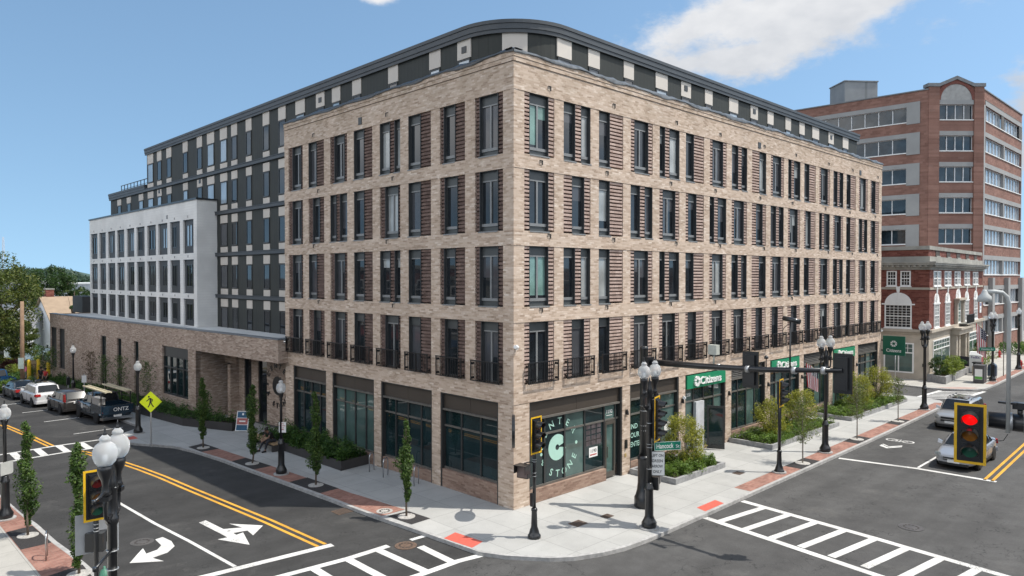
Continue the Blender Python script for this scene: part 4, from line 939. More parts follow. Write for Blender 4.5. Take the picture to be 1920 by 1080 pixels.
for k, (a, b) in enumerate(wc):
    for r, (z0, z1) in enumerate(rowsW):
        mb = MB(WT); w = -.12; h = z1 - z0; wide = k in (0, 3, 5)
        ga, gb = (a + .5, b - .35) if k % 3 == 0 else ((a + 1.0, b - .25) if k % 3 == 1 else (a + .3, b - .75))
        gz0, gz1 = (z0 + (.5 if r else .35), z1 - .35)
        mb.box(a, ga, z0, z1, w - .05, w, 0); mb.box(gb, b, z0, z1, w - .05, w, 0); mb.box(ga, gb, z0, gz0, w - .05, w, 0); mb.box(ga, gb, gz1, z1, w - .05, w, 0)
        for p, q, s, t in ((ga, ga + .05, gz0, gz1), (gb - .05, gb, gz0, gz1), (ga + .05, gb - .05, gz1 - .05, gz1), (ga + .05, gb - .05, gz0, gz0 + .06), ((ga + gb) / 2 - .025, (ga + gb) / 2 + .025, gz0 + .06, gz1 - .05)): mb.box(p, q, s, t, w - .03, w + .03, 1)
        mb.box(a, b, z1, z1 + .02, -.1, .02, 1)
        o = mb.obj('bay_window', [PANW, FRAME], BLD)
        g = G_SKY if (r == 2 and k in (0, 2, 5, 7)) else (G_DARK if rw.random() < .5 else G_BLIND)
        p = MB(WT); p.quad((ga + .05, gz0 + .06, w - .02), (gb - .05, gz0 + .06, w - .02), (gb - .05, gz1 - .05, w - .02), (ga + .05, gz1 - .05, w - .02)); p.obj('pane', g, o)
mb = MB(WT); mb.box(40.0, 40.35, 13.95, 14.25, 0, .03)
for a, b in wc:
    for z in (7.85, 10.86, 13.88): mb.box((a + b) / 2, (a + b) / 2 + .12, z - .08, z + .08, 0, .03)
mb.obj('wall_vent', [plain('vent_grey', (.3, .3, .3), .6)], BLD)
mb = MB(); mb.box(-.2, 1.2, 62.7, 66.5, 5.6, 7.3); mb.obj('roof_screen', plain('screen_dark', (.035, .036, .036), .6), BLD)
# --- low brick wing along the side street
WA = Vector((-.66, 18.8)); WD = Vector((-3.03 + .66, 62.8 - 18.8)).normalized(); WN = Vector((-WD.y, WD.x)); WL = 44.06
def wt(p): q = WA + WD * p[0] + WN * p[2]; return (q.x, q.y, p[1])
WTOP = 5.62
def wg(u): q = WA + WD * u; return gz(q.x, q.y)
mb = MB(wt); TH = .35
# wall with slots, window and the open porch
ops = [(10.95, 0, 0, 0), (12.15, 16.55, .75, 4.27), (21.1, 22.05, -.6, 4.27), (24.75, 25.75, -.6, 4.28), (28.25, 29.6, -.6, 4.29), (39.45, 41.3, .45, 4.33), (42.0, 43.9, .42, 4.36)]
u = 10.95
for a, b, z0, z1 in ops[1:]:
    mb.box(u, a, -1.6, WTOP - .17, -TH, 0)
    mb.box(a, b, z1, WTOP - .17, -TH, 0)
    if z0 > -.5: mb.box(a, b, -1.6, z0, -TH, 0)
    u = b
mb.box(u, WL, -1.6, WTOP - .17, -TH, 0)
mb.box(0, 10.95, 4.28, WTOP - .17, -TH, 0)                 # lintel over the porch
mb.box(0, .6, 4.28, WTOP - .17, -1.3, -TH)                 # return at the near end
mb.box(0, WL, WTOP - .17, WTOP + .02, -TH, .012)            # soldier course
mb.box(10.95, 11.3, -1.6, 4.28, -2.35, -TH)                # porch side wall
mb.box(0, 3.05 + 2.3, -1.6, 4.28, -2.6, -2.2); mb.box(6.5, 7.4, -1.6, 4.28, -2.6, -2.2); mb.box(8.4, 9.2, -1.6, 4.28, -2.6, -2.2); mb.box(9.2, 11.4, 3.3, 4.28, -2.6, -2.05); mb.box(9.2, 9.6, -1.6, 3.3, -2.6, -1.6); mb.box(5.35, 6.5, 3.85, 4.28, -2.6, -2.2); mb.box(7.4, 8.4, 3.85, 4.28, -2.6, -2.2)
mb.box(WL - .35, WL, -1.6, WTOP, -12, -TH)
mb.obj('brick_wall', GREYB, BLD)
mb = MB(wt); mb.box(-.02, WL + .04, WTOP + .02, WTOP + .09, -TH - .05, .05); mb.box(-.02, .62, WTOP + .02, WTOP + .088, -1.4, -TH - .05); mb.obj('parapet_coping', plain('coping_metal', (.16, .18, .20), .4), BLD)
mb = MB(wt); mb.quad((0, WTOP - .06, -TH), (WL, WTOP - .06, -TH), (WL, WTOP - .06, -12), (0, WTOP - .06, -12)); mb.obj('flat_roof', MEMB, BLD)
mb = MB(wt); mb.quad((0, 4.27, 0 - .02), (10.95, 4.27, -.02), (10.95, 4.27, -2.6), (0, 4.27, -2.6)); mb.obj('porch_soffit', plain('soffit', (.12, .09, .07), .8), BLD)
mb = MB(wt); mb.box(11, WL - .4, -1.5, 5.4, -3, -.5); mb.obj('inner_lining', MATS['inner_dark'], BLD)
mb = MB(wt); mb.box(10.95, 10.96, -1.5, 4.2, -.33, -.02); mb.obj('jamb_lining', GREYB, BLD)
def wslot(a, b, z0, z1, glassy=True, name='slit_window', bars=()):
    mb = MB(wt); w = -.2
    for p, q, s, t in ((a, a + .07, z0, z1), (b - .07, b, z0, z1), (a + .07, b - .07, z1 - .08, z1), (a + .07, b - .07, z0, z0 + .1)): mb.box(p, q, s, t, w - .05, w + .08)
    for z in bars: mb.box(a + .07, b - .07, z - .05, z + .05, w - .05, w + .06)
    o = mb.obj(name, DMET, BLD)
    p = MB(wt); p.quad((a + .07, z0, w), (b - .07, z0, w), (b - .07, z1 - .08, w), (a + .07, z1 - .08, w)); p.obj('pane', G_SHOP if glassy else plain('dark_infill_panel', (.05, .05, .052), .5), o)
for a, b, z0, z1 in ops[2:5]: wslot(a, b, z0, z1, True, bars=(2.2,))
for a, b, z0, z1 in ops[5:]: wslot(a, b, z0, z1, False, 'infill_panel')
a, b, z0, z1 = ops[1]; mb = MB(wt); w = -.2
mb.box(a, b, z1 - .78, z1, w - .05, w + .06, 0)
for p, q, s, t in ((a, a + .1, z0, z1 - .78), (b - .1, b, z0, z1 - .78), (a + .1, b - .1, z0, z0 + .12), (a + .1, b - .1, 2.7, 2.78)): mb.box(p, q, s, t, w - .05, w + .1)
for x in (13.2, 14.3, 15.4): mb.box(x - .07, x + .07, z0 + .12, z1 - .78, w - .05, w + .09)
o = mb.obj('wing_window', DMET, BLD); p = MB(wt); p.quad((a + .1, z0 + .1, w), (b - .1, z0 + .1, w), (b - .1, z1 - .78, w), (a + .1, z1 - .78, w)); p.obj('pane', G_SHOP, o)
for a, b, z1 in ((5.35, 6.5, 3.85), (7.4, 8.4, 3.85), (9.6, 11.0, 3.3)):
    mb = MB(wt); mb.box(a, a + .08, -.7, z1, -2.45, -2.25); mb.box(b - .08, b, -.7, z1, -2.45, -2.25); mb.box(a + .08, b - .08, z1 - .1, z1, -2.45, -2.25)
    o = mb.obj('porch_door', DMET, BLD); p = MB(wt); p.quad((a + .08, -.7, -2.36), (b - .08, -.7, -2.36), (b - .08, z1 - .1, -2.36), (a + .08, z1 - .1, -2.36)); p.obj('pane', G_DARK, o)
# dark lettering on the porch wall
mb = MB(); 
def wtx(mb, st, size, u, z, ang, w):
    # letters read from the street: to the right means falling u
    right = Vector((-WD.x, -WD.y, 0)); up = Vector((0, 0, 1)); a = ang
    r2 = right * math.cos(a) + up * math.sin(a); u2 = up * math.cos(a) - right * math.sin(a); q = WA + WD * u + WN * w
    add_text(mb, st, size, Vector((q.x, q.y, z)) - u2 * size * .35, r2, u2, 0, .03)
cu, cz, R = 3.95, 2.35, 1.28
for st, a0, a1, fl in (('CENTER', 150, 25, 0), ('STONE', 248, 330, 1), ('&', 208, 209, 1)):
    for k, ch in enumerate(st):
        a = rad(a0 + (a1 - a0) * k / max(1, len(st) - 1)); t = a - math.pi / 2 if not fl else a + math.pi / 2
        wtx(mb, ch, .46, cu - R * math.cos(a), cz + R * math.sin(a), t, -2.16)
def wdisc(r0, r1, a0, a1, uc=cu, n=24):
    for k in range(n):
        a, b = rad(a0 + (a1 - a0) * k / n), rad(a0 + (a1 - a0) * (k + 1) / n)
        pts = [wt((uc - r * math.cos(t), cz + r * math.sin(t), -2.15)) for r, t in ((r0, a), (r1, a), (r1, b), (r0, b))]
        mb.quad(*pts)
wdisc(.14, .6, 18, 352); wdisc(0, .09, 0, 360, cu - 1.25, 8); wdisc(0, .09, 0, 360, cu + 1.25, 8)
mb.obj('wall_lettering', BLACKM, BLD)
# ================================================================ OTHER BUILDINGS
# old bank across the side street
BC = Vector((51.5, -.6)); BU = Vector((math.cos(rad(3.4)), math.sin(rad(3.4)))); BN = Vector((BU.y, -BU.x))
def bt(p): q = BC + BU * p[0] + BN * p[2]; return (q.x, q.y, p[1])              # Hancock front
def bs(p): q = BC - BN * p[0] - BU * p[2]; return (q.x, q.y, p[1])               # side face
BANK = thing('bank_building', 'old red brick bank with pale stone ground floor and arched white windows', 'building', (0, 0, 0))
BLn = 25.2; BDp = 14
def two(fn):
    for tf, ln in ((bt, BLn), (bs, BDp)): fn(tf, ln)
mb = MB(); q = lambda u, w: (BC + BU * u + BN * w)
def ringbox(mb, z0, z1, o, m=0):
    P = [q(-o, o), q(BLn + o, o), q(BLn + o, -BDp - o), q(-o, -BDp - o)]; mb.prism([(p.x, p.y) for p in P], z0, z1, m)
ringbox(mb, 4.55, 9.95, 0); ringbox(mb, 11.15, 11.75, -.12); mb.obj('brick_wall', OLDB, BANK)
mb = MB(); ringbox(mb, -.2, .6, .05); ringbox(mb, .6, 4.1, 0); ringbox(mb, 4.1, 4.3, .1); ringbox(mb, 4.3, 4.55, .28); mb.obj('stone_base', LIME, BANK)
mb = MB(); ringbox(mb, 8.15, 8.35, .07); mb.obj('belt_course', LIME, BANK)
mb = MB(); ringbox(mb, 9.95, 10.15, .12); ringbox(mb, 10.15, 10.38, .3); ringbox(mb, 10.38, 10.55, .55); ringbox(mb, 10.55, 10.68, .62); ringbox(mb, 10.68, 11.15, .02); ringbox(mb, 11.75, 12.1, -.02)
for tf, ln in ((bt, BLn), (bs, BDp)):
    mm = MB(tf)
    for k in range(int(ln / .45)): mb2 = mm.box(.1 + k * .45, .3 + k * .45, 10.2, 10.36, .3, .48)
    mm.obj('dentils', LIMEG, BANK)
mb.obj('stone_cornice', LIMEG, BANK)
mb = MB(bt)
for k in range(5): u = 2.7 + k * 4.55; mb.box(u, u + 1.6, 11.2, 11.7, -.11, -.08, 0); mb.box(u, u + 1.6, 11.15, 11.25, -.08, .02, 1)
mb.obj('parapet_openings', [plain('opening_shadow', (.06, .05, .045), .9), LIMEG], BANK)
def sash(tf, u0, u1, z0, z1, nx, ny, name='sash_window', gl=G_DARK, w=.02):
    mb = MB(tf); f = .11
    for a, b, c, d in ((u0, u0 + f, z0, z1), (u1 - f, u1, z0, z1), (u0 + f, u1 - f, z1 - f, z1), (u0 + f, u1 - f, z0, z0 + f), (u0 + f, u1 - f, (z0 + z1) / 2 - .04, (z0 + z1) / 2 + .04)): mb.box(a, b, c, d, -.05, w + .05)
    for k in range(1, nx): x = u0 + f + (u1 - u0 - 2 * f) * k / nx; mb.box(x - .014, x + .014, z0 + f, z1 - f, -.05, w + .03)
    for k in range(1, ny): z = z0 + f + (z1 - z0 - 2 * f) * k / ny; mb.box(u0 + f, u1 - f, z - .014, z + .014, -.05, w + .028)
    mb.box(u0 - .06, u1 + .06, z0 - .08, z0, -.05, w + .12)
    o = mb.obj(name, WHITE, BANK); p = MB(tf); p.quad((u0 + f, z0 + f, w), (u1 - f, z0 + f, w), (u1 - f, z1 - f, w), (u0 + f, z1 - f, w)); p.obj('pane', gl, o); return o
for u in (1.4, 5.75, 10.2, 14.95, 19.6): 
    for k in range(2): sash(bt, u + k * 1.5, u + 1.3 + k * 1.5, 8.45, 9.86, 2, 4, gl=G_PALE if k else G_DARK)
def arched(tf, u0, u1, z0, zs, name='arched_window', fan=True, nx=3, ny=6, gl=G_PALE):
    o = sash(tf, u0, u1, z0, zs, nx, ny, name, gl)
    c = (u0 + u1) / 2; r = (u1 - u0) / 2; mb = MB(tf); n = 14; pts = [(c + r * math.cos(math.pi * k / n), zs + r * math.sin(math.pi * k / n) * .95, 0) for k in range(n + 1)]
    mb.poly([(p[0], p[1], .06) for p in pts]); 
    for a, b in zip(pts, pts[1:]): mb.quad((a[0], a[1], -.02), (b[0], b[1], -.02), (b[0], b[1], .06), (a[0], a[1], .06))
    for k in range(1, 8): a = math.pi * k / 8; mb.hexa([(c, zs + .05, .06), (c + .05, zs + .05, .06), (c + .05 + r * .9 * math.cos(a), zs + r * .86 * math.sin(a), .06), (c + r * .9 * math.cos(a), zs + r * .86 * math.sin(a), .06)], [(c, zs + .05, .085), (c + .03, zs + .05, .085), (c + .03 + r * .9 * math.cos(a), zs + r * .86 * math.sin(a), .085), (c + r * .9 * math.cos(a), zs + r * .86 * math.sin(a), .085)])
    mb.box(u0 - .25, u1 + .25, zs - .06, zs + .06, -.02, .09); mb.hexa([(c - .1, zs + r * .95, -.02), (c + .1, zs + r * .95, -.02), (c + .1, zs + r * .95, .1), (c - .1, zs + r * .95, .1)], [(c - .18, zs + r * .95 + .55, -.02), (c + .18, zs + r * .95 + .55, -.02), (c + .18, zs + r * .95 + .55, .1), (c - .18, zs + r * .95 + .55, .1)], 0)
    mb.obj('fanlight', WHITE, o); return o
for u in (1.7, 6.2, 15.4, 20.3): arched(bt, u, u + 2.0, 4.62, 6.85)
arched(bt, 10.9, 13.2, 4.62, 7.0, gl=G_TEAL)
mb = MB(bt)
for u in (10.4, 13.35): mb.box(u, u + .35, 4.6, 6.7, .02, .3); mb.box(u - .08, u + .43, 6.7, 6.95, .02, .4)
mb.box(10.2, 13.9, 6.95, 7.15, .02, .5); mb.obj('stone_surround', LIME, BANK)
mb = MB(bt); mb.box(11.2, 15.2, 4.56, 4.62, .28, 1.0, 1)
for k in range(26): mb.box(11.2 + k * .155, 11.23 + k * .155, 4.62, 5.45, .93, .96, 0)
mb.box(11.2, 15.2, 5.45, 5.5, .9, 1.0, 0); mb.obj('iron_balcony', [BLACKM, LIMEG], BANK)
# side face
sash(bs, 1.5, 2.35, 8.45, 9.86, 3, 4); sash(bs, 2.65, 3.5, 8.45, 9.86, 3, 4)
arched(bs, 1.4, 3.65, 4.62, 6.8, 'arched_window', nx=6, ny=8, gl=G_DARK)
sash(bs, 5.2, 6.05, 8.45, 9.86, 3, 4); sash(bs, 6.4, 7.25, 8.45, 9.86, 3, 4)
def shopwin(tf, u0, u1, z0, z1, ny=4):
    mb = MB(tf); f = .12
    for a, b, c, d in ((u0, u0 + f, z0, z1), (u1 - f, u1, z0, z1), (u0 + f, u1 - f, z1 - f, z1), (u0 + f, u1 - f, z0, z0 + f), (u0 + f, u1 - f, z1 - .95, z1 - .85), ((u0 + u1) / 2 - .05, (u0 + u1) / 2 + .05, z0 + f, z1 - .95)): mb.box(a, b, c, d, -.05, .06)
    for k in range(1, 6): x = u0 + f + (u1 - u0 - 2 * f) * k / 6; mb.box(x - .02, x + .02, z1 - .85, z1 - f, -.05, .045)
    mb.box(u0 + f, u1 - f, z1 - .5, z1 - .46, -.05, .044)
    o = mb.obj('shop_window', WHITE, BANK); p = MB(tf); p.quad((u0 + f, z0 + f, .02), (u1 - f, z0 + f, .02), (u1 - f, z1 - f, .02), (u0 + f, z1 - f, .02)); p.obj('pane', G_SHOPL, o)
shopwin(bs, 1.2, 3.7, .55, 3.3); shopwin(bt, 1.5, 8.2, .6, 3.5); shopwin(bt, 17.0, 22.6, .6, 3.3)
mb = MB(bt)
for u in (9.2, 10.5, 13.6, 15.0): mb.lathe([(.34, 0), (.34, .25), (.26, .3), (.24, 3.4), (.34, 3.5), (.34, 3.7)], (u, 0, .62), 12, 0) if False else mb.box(u - .28, u + .28, 0, 3.6, .0, .5)
mb.box(8.8, 15.5, 3.6, 4.1, .0, .75); mb.box(8.7, 15.6, 4.1, 4.3, .1, .95)
mb.obj('stone_portico', LIME, BANK)
mb = MB(bt); mb.box(11.0, 13.2, 0, 3.1, .01, .06); mb.obj('entrance_door', plain('dark_doorway', (.04, .035, .03), .5), BANK)
mb = MB(bt); mb.box(23.7, 24.7, 5.2, 6.5, .0, .04, 0); mb.box(23.85, 24.55, 6.0, 6.3, .04, .045, 1); mb.box(23.85, 24.55, 5.6, 5.68, .04, .045, 1); mb.obj('wall_notice', [WHITE, plain('notice_blue', (.1, .12, .3), .6)], BANK)
mb = MB(bs); mb.box(.2, .5, 1.2, 1.5, .0, .05); mb.obj('wall_plaque', BLACKM, BANK)
# --- red brick office block behind
OFF = thing('office_building', 'tall red brick office block with ribbon windows and gabled corner bay', 'building')
PL, PRr = Vector((78.0, 7.0)), Vector((82.9, 2.3)); OZ = 32.2; FH = 3.79
OD = (PRr - PL).normalized(); ON = Vector((OD.y, -OD.x)); OW = (PRr - PL).length
LD = Vector((-.035, 1)).normalized(); LN = Vector((-1, -.035)).normalized(); RD = Vector((1, -.012)).normalized(); RN = Vector((-.012, -1)).normalized()
ft = lambda p: (*(PL + OD * p[0] + ON * p[2]), p[1]); lt2 = lambda p: (*(PL + LD * p[0] + LN * p[2]), p[1]); rt2 = lambda p: (*(PRr + RD * p[0] + RN * p[2]), p[1])
LLn, RLn = 36.0, 20.2
sills = [28.55 - FH * k for k in range(8)]     # underside of each glass ribbon
GH = 1.85; CH = .55
def ribbons(tf, ln, u0, u1, nsplit, gl, piers, gap=None, back=.35):
    mb = MB(tf); z = OZ if tf is not ft else OZ + .35
    lv = [z] + [v for s in sills for v in (s + GH, s)] + [-1]
    for k in range(0, len(lv), 2): mb.box(0, ln, lv[k + 1], lv[k], -.8, 0, 0)
    for s in sills:
        mb.box(0, u0, s, s + GH, -.8, 0, 0); mb.box(u1, ln, s, s + GH, -.8, 0, 0)
    mb.obj('brick_wall', REDB, OFF)
    mb = MB(tf)
    for s in sills:
        mb.box(u0 - .0, u1 + .0, s + GH, s + GH + CH, .0, .06, 0); mb.box(u0, u1, s - .1, s, -.05, .1, 1)
        if piers: mb.box(u0 - 1.6, u0, s - .25, s + GH + CH, .0, .07, 0); 
    mb.obj('concrete_lintel', [plain('office_concrete', (.30, .30, .295), .8, .1, .5), WHITE], OFF)
    for r, s in enumerate(sills):
        mb = MB(tf); n = nsplit
        for k in range(n + 1): x = u0 + (u1 - u0) * k / n; mb.box(max(u0, x - .05), min(u1, x + .05), s, s + GH, -.5, -.26 + .06)
        mb.box(u0, u1, s, s + .07, -.5, -.2 + .02); mb.box(u0, u1, s + GH - .07, s + GH, -.5, -.2 + .02)
        o = mb.obj('ribbon_window', plain('office_frame', (.62, .63, .64), .4), OFF)
        p = MB(tf); p.quad((u0, s, -.3), (u1, s, -.3), (u1, s + GH, -.3), (u0, s + GH, -.3)); p.obj('pane', gl, o)
ribbons(ft, OW, 1.35, OW - 1.25, 4, G_OFF, False)
ribbons(lt2, LLn, 2.4, 15.6, 8, G_OFF, False); 
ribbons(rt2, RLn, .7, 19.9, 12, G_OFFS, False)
mb = MB(lt2)
for s in sills: mb.box(.9, 2.4, s - .3, s + GH + CH, .0, .09); mb.box(15.6, 16.9, s - .3, s + GH + CH, .0, .09)
mb.obj('concrete_pier', MATS['office_concrete'], OFF)
for j in range(2):
    for r, s in enumerate(sills[:3]):
        mb = MB(lt2); a, b = 16.9 + j * 9.5, 25.6 + j * 9.5; mb.box(a, b, s, s + GH, .005, .03); 
        for k in range(6): mb.box(a + (b - a) * k / 5 - .05, a + (b - a) * k / 5 + .05, s, s + GH, .03, .07)
        mb.obj('ribbon_window', [G_OFF], OFF)
mb = MB(rt2); 
for s in sills[1:]: mb.box(9.9, 10.35, s, s + GH, -.3, .05)
mb.box(.0, .7, 10, 30.4, .0, .06); mb.box(19.9, 20.2, 10, OZ - 1.5, .0, .05); mb.obj('concrete_pier', MATS['office_concrete'], OFF)
# open loggias of the top floor on the street side
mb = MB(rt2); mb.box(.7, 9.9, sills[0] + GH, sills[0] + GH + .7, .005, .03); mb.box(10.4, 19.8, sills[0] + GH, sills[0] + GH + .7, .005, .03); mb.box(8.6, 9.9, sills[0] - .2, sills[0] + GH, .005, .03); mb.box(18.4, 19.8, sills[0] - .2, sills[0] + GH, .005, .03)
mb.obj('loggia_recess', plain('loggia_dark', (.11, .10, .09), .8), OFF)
# gabled corner parapet with stone coping and a blind fanlight
mb = MB(ft); c = OW / 2; zt = OZ + .35
mb.hexa([(.9, zt, -.8), (OW - .9, zt, -.8), (OW - .9, zt, 0), (.9, zt, 0)], [(c - .05, zt + .85, -.8), (c + .05, zt + .85, -.8), (c + .05, zt + .85, 0), (c - .05, zt + .85, 0)])
mb.box(0, 1.3, -1, zt, .0, .14); mb.box(OW - 1.2, OW, -1, zt, .0, .14); mb.obj('brick_wall', REDB, OFF)
mb = MB(ft)
for a, b, za, zb in ((-.15, 1.25, zt, zt), (1.25, c, zt, zt + .9), (c, OW - 1.25, zt + .9, zt), (OW - 1.25, OW + .15, zt, zt)):
    mb.hexa([(a, za, -.9), (b, zb, -.9), (b, zb, .22), (a, za, .22)], [(a, za + .42, -.9), (b, zb + .42, -.9), (b, zb + .42, .22), (a, za + .42, .22)])
mb.obj('stone_coping', plain('slate_coping', (.17, .18, .19), .7), OFF)
mb = MB(ft); r = 1.95; zs = sills[0] + GH + CH; n = 18; pts = [(c + r * math.cos(math.pi * k / n), zs + r * math.sin(math.pi * k / n)) for k in range(n + 1)]
mb.poly([(a, z, .03) for a, z in pts])
mb.obj('blind_fanlight', plain('fan_stone', (.36, .355, .34), .8), OFF)
mb = MB(ft); pr = None
for k in range(n + 1):
    a = math.pi * k / n; cur = [mb.P((c + rr * math.cos(a), zs + rr * math.sin(a), w)) for rr, w in ((r, .03), (r, .1), (r + .45, .1), (r + .45, 0))]
    if pr:
        for j in range(3): mb.face([pr[j], cur[j], cur[j + 1], pr[j + 1]])
    pr = cur
mb.obj('brick_arch', plain('arch_brick', (.17, .06, .045), .85, .25, 4), OFF)
mb = MB(); ppp = [PL - LN * .9 - ON * .6, PRr - RN * .9 - ON * .6, PRr + RD * (RLn - .5) - RN * .9, PRr + RD * (RLn - .5) + Vector((0, 30)), PL + LD * (LLn - .5) - LN * .9]; mb.prism([(p.x, p.y) for p in ppp], -1, OZ - .3); mb.obj('inner_core', MATS['inner_dark'], OFF)
mb = MB()
for tf, ln in ((lt2, LLn), (rt2, RLn)):
    m2 = MB(tf); m2.box(-.02, ln, OZ, OZ + .14, -.9, .1); m2.obj('stone_coping', MATS['slate_coping'], OFF)
_pa = rad(45.655); _pc = Vector((-19.913 + 103 * math.cos(_pa) + 48.9 * math.sin(_pa), -20.28 + 103 * math.sin(_pa) - 48.9 * math.cos(_pa))); _px = Vector((math.cos(rad(-40)), math.sin(rad(-40)))); _py = Vector((math.sin(rad(-40)), -math.cos(rad(-40)))) * -1
mb = MB(lambda p: (*(_pc + _px * p[0] - _py * p[1]), p[2])); mb.box(-2.4, 2.4, -2, 2, OZ - 1, OZ + 4.5); mb.box(-2.5, 2.5, -2.1, 2.1, OZ + 4.5, OZ + 4.65); mb.obj('roof_plant_screen', ribbed('plant_screen', (.27, .28, .285), .5, .5), OFF)
mb = MB(lt2); 
for k in range(9): mb.tube([(19 + k * 1.4, OZ - .1, -3), (19.9 + k * 1.4, OZ + .55, -3), (20.4 + k * 1.4, OZ - .1, -3)], .4, 6)
mb.obj('rooftop_ducts', plain('duct_dark', (.10, .10, .10), .7), OFF)
# ground-floor colonnade of the office seen past the lamp posts
mb = MB(rt2)
for u in (3.0, 11.0, 19.0): mb.box(u, u + 1.1, -1, 9.2, .0, .5)
mb.obj('concrete_column', MATS['office_concrete'], OFF)
# --- distant pale block
mb = MB(); FB = thing('tower_block', 'pale grey tower block with dark mansard top at the far right edge', 'building', (170, 34, 0), rad(10))
mb.box(-9, 9, -7, 7, 0, 27); mb.obj('wall', plain('pale_render', (.5, .5, .5), .8), FB)
mb = MB(); mb.hexa([(-9.3, -7.3, 27), (9.3, -7.3, 27), (9.3, 7.3, 27), (-9.3, 7.3, 27)], [(-8, -6, 30.5), (8, -6, 30.5), (8, 6, 30.5), (-8, 6, 30.5)]); mb.obj('mansard_roof', plain('mansard', (.07, .075, .085), .7), FB)
for r in range(8):
    mb = MB()
    for k in range(9): u = -8.3 + k * 1.95; mb.box(u, u + .9, -7.06, -7.01, 2 + r * 3.1, 3.7 + r * 3.1); mb.box(-9.06, -9.01, -6.4 + k * 1.5, -5.6 + k * 1.5, 2 + r * 3.1, 3.7 + r * 3.1)
    mb.obj('window_row', G_OFF, FB)
FC = thing('tower_block', 'dark slate roofed low block behind the flagpole at the far right edge', 'building', (128, 14, 0), rad(5))
mb = MB(); mb.box(-7, 7, -5, 5, 0, 9.5); mb.obj('wall', plain('grey_render', (.3, .3, .3), .8), FC)
mb = MB(); mb.hexa([(-7.3, -5.3, 9.5), (7.3, -5.3, 9.5), (7.3, 5.3, 9.5), (-7.3, 5.3, 9.5)], [(-4, -2, 13), (4, -2, 13), (4, 2, 13), (-4, 2, 13)]); mb.obj('hip_roof', MATS['mansard'], FC)
mb = MB()
for k in range(5): mb.box(-6 + k * 2.5, -4.6 + k * 2.5, -5.07, -5.01, 5, 7)
mb.obj('window', G_OFF, FC)
# --- houses and sheds beyond the wing
def rtv(d, lat): a = rad(45.655); return Vector((-19.913 + d * math.cos(a) + lat * math.sin(a), -20.28 + d * math.sin(a) - lat * math.cos(a)))
SHING = plain('tan_shingles', (.33, .245, .17), .9, .12, 1.5, dirt=.15); SIDW = ribbed('white_siding', (.66, .68, .70), .16, .7, 'z', .88)
def house(label, pos, rot, ln, dp, eave, ridge, roofm, sidm, base=-2.4, chim=None, sky=(), wins=()):
    h = thing('house', label, 'house', (pos.x, pos.y, 0), rot)
    mb = MB(); hd = dp / 2; hl = ln / 2
    mb.box(-hl, hl, -hd, hd, base, eave)
    for x in (-hl, hl - .01): mb.prism([(0, 0)], 0, 0) if False else mb.hexa([(x, -hd, eave), (x + .01, -hd, eave), (x + .01, hd, eave), (x, hd, eave)], [(x, -.01, ridge - .05), (x + .01, -.01, ridge - .05), (x + .01, .01, ridge - .05), (x, .01, ridge - .05)])
    mb.obj('wall', sidm, h)
    mb = MB(); o = .3; sl = (ridge - eave) / hd
    for s in (-1, 1): mb.hexa([(-hl - o, s * (hd + o), eave - sl * o), (hl + o, s * (hd + o), eave - sl * o), (hl + o, 0, ridge), (-hl - o, 0, ridge)], [(-hl - o, s * (hd + o), eave - sl * o + .15), (hl + o, s * (hd + o), eave - sl * o + .15), (hl + o, 0, ridge + .15), (-hl - o, 0, ridge + .15)])
    rf = mb.obj('roof', roofm, h)
    if chim:
        mb = MB(); mb.box(chim[0] - .45, chim[0] + .45, chim[1] - .45, chim[1] + .45, ridge - 1.2, ridge + 1.05, 0); mb.box(chim[0] - .5, chim[0] + .5, chim[1] - .5, chim[1] + .5, ridge + 1.05, ridge + 1.2, 1); mb.obj('chimney', [OLDB, LIMEG], rf)
    for x, t in sky:
        mb = MB(); y = -hd * (1 - t); z = eave + sl * hd * t
        mb.hexa([(x - .45, y - .4, z - .4 * sl + .14), (x + .45, y - .4, z - .4 * sl + .14), (x + .45, y + .4, z + .4 * sl + .14), (x - .45, y + .4, z + .4 * sl + .14)], [(x - .4, y - .36, z - .36 * sl + .26), (x + .4, y - .36, z - .36 * sl + .26), (x + .4, y + .36, z + .36 * sl + .26), (x - .4, y + .36, z + .36 * sl + .26)]); mb.obj('skylight', G_SKY, rf)
    for face, a, z, w, hh in wins:
        mb = MB((lambda p: (-hl - p[2], -p[0], p[1])) if face == 'g' else (lambda p: (p[0], -hd - p[2], p[1])))
        for p, q2, s, t in ((a - w / 2 - .1, a - w / 2, z, z + hh), (a + w / 2, a + w / 2 + .1, z, z + hh), (a - w / 2 - .1, a + w / 2 + .1, z + hh, z + hh + .12), (a - w / 2 - .1, a + w / 2 + .1, z - .1, z), (a - w / 2, a + w / 2, z + hh / 2 - .03, z + hh / 2 + .03)): mb.box(p, q2, s, t, 0, .06)
        o2 = mb.obj('window', WHITE, h); p = MB((lambda p: (-hl - p[2], -p[0], p[1])) if face == 'g' else (lambda p: (p[0], -hd - p[2], p[1]))); p.quad((a - w / 2, z, .02), (a + w / 2, z, .02), (a + w / 2, z + hh, .02), (a - w / 2, z + hh, .02)); p.obj('pane', G_DARK, o2)
    return h
house('white clapboard house with tan shingle roof, skylights and brick chimney', rtv(92, -60.3) + Vector((5.4, .5)), rad(5), 11, 8.4, 3.4, 6.6, SHING, SIDW, chim=(-4.6, .4), sky=((-2.2, .52), (.6, .52)), wins=[('g', -.5, 2.6, .5, 1.5), ('g', .3, 2.6, .5, 1.5), ('g', -1.1, 2.6, .5, 1.5), ('g', 2, -.9, .9, 1.6), ('g', -2, -.9, .9, 1.6), ('f', -4, -1, .9, 1.6)])
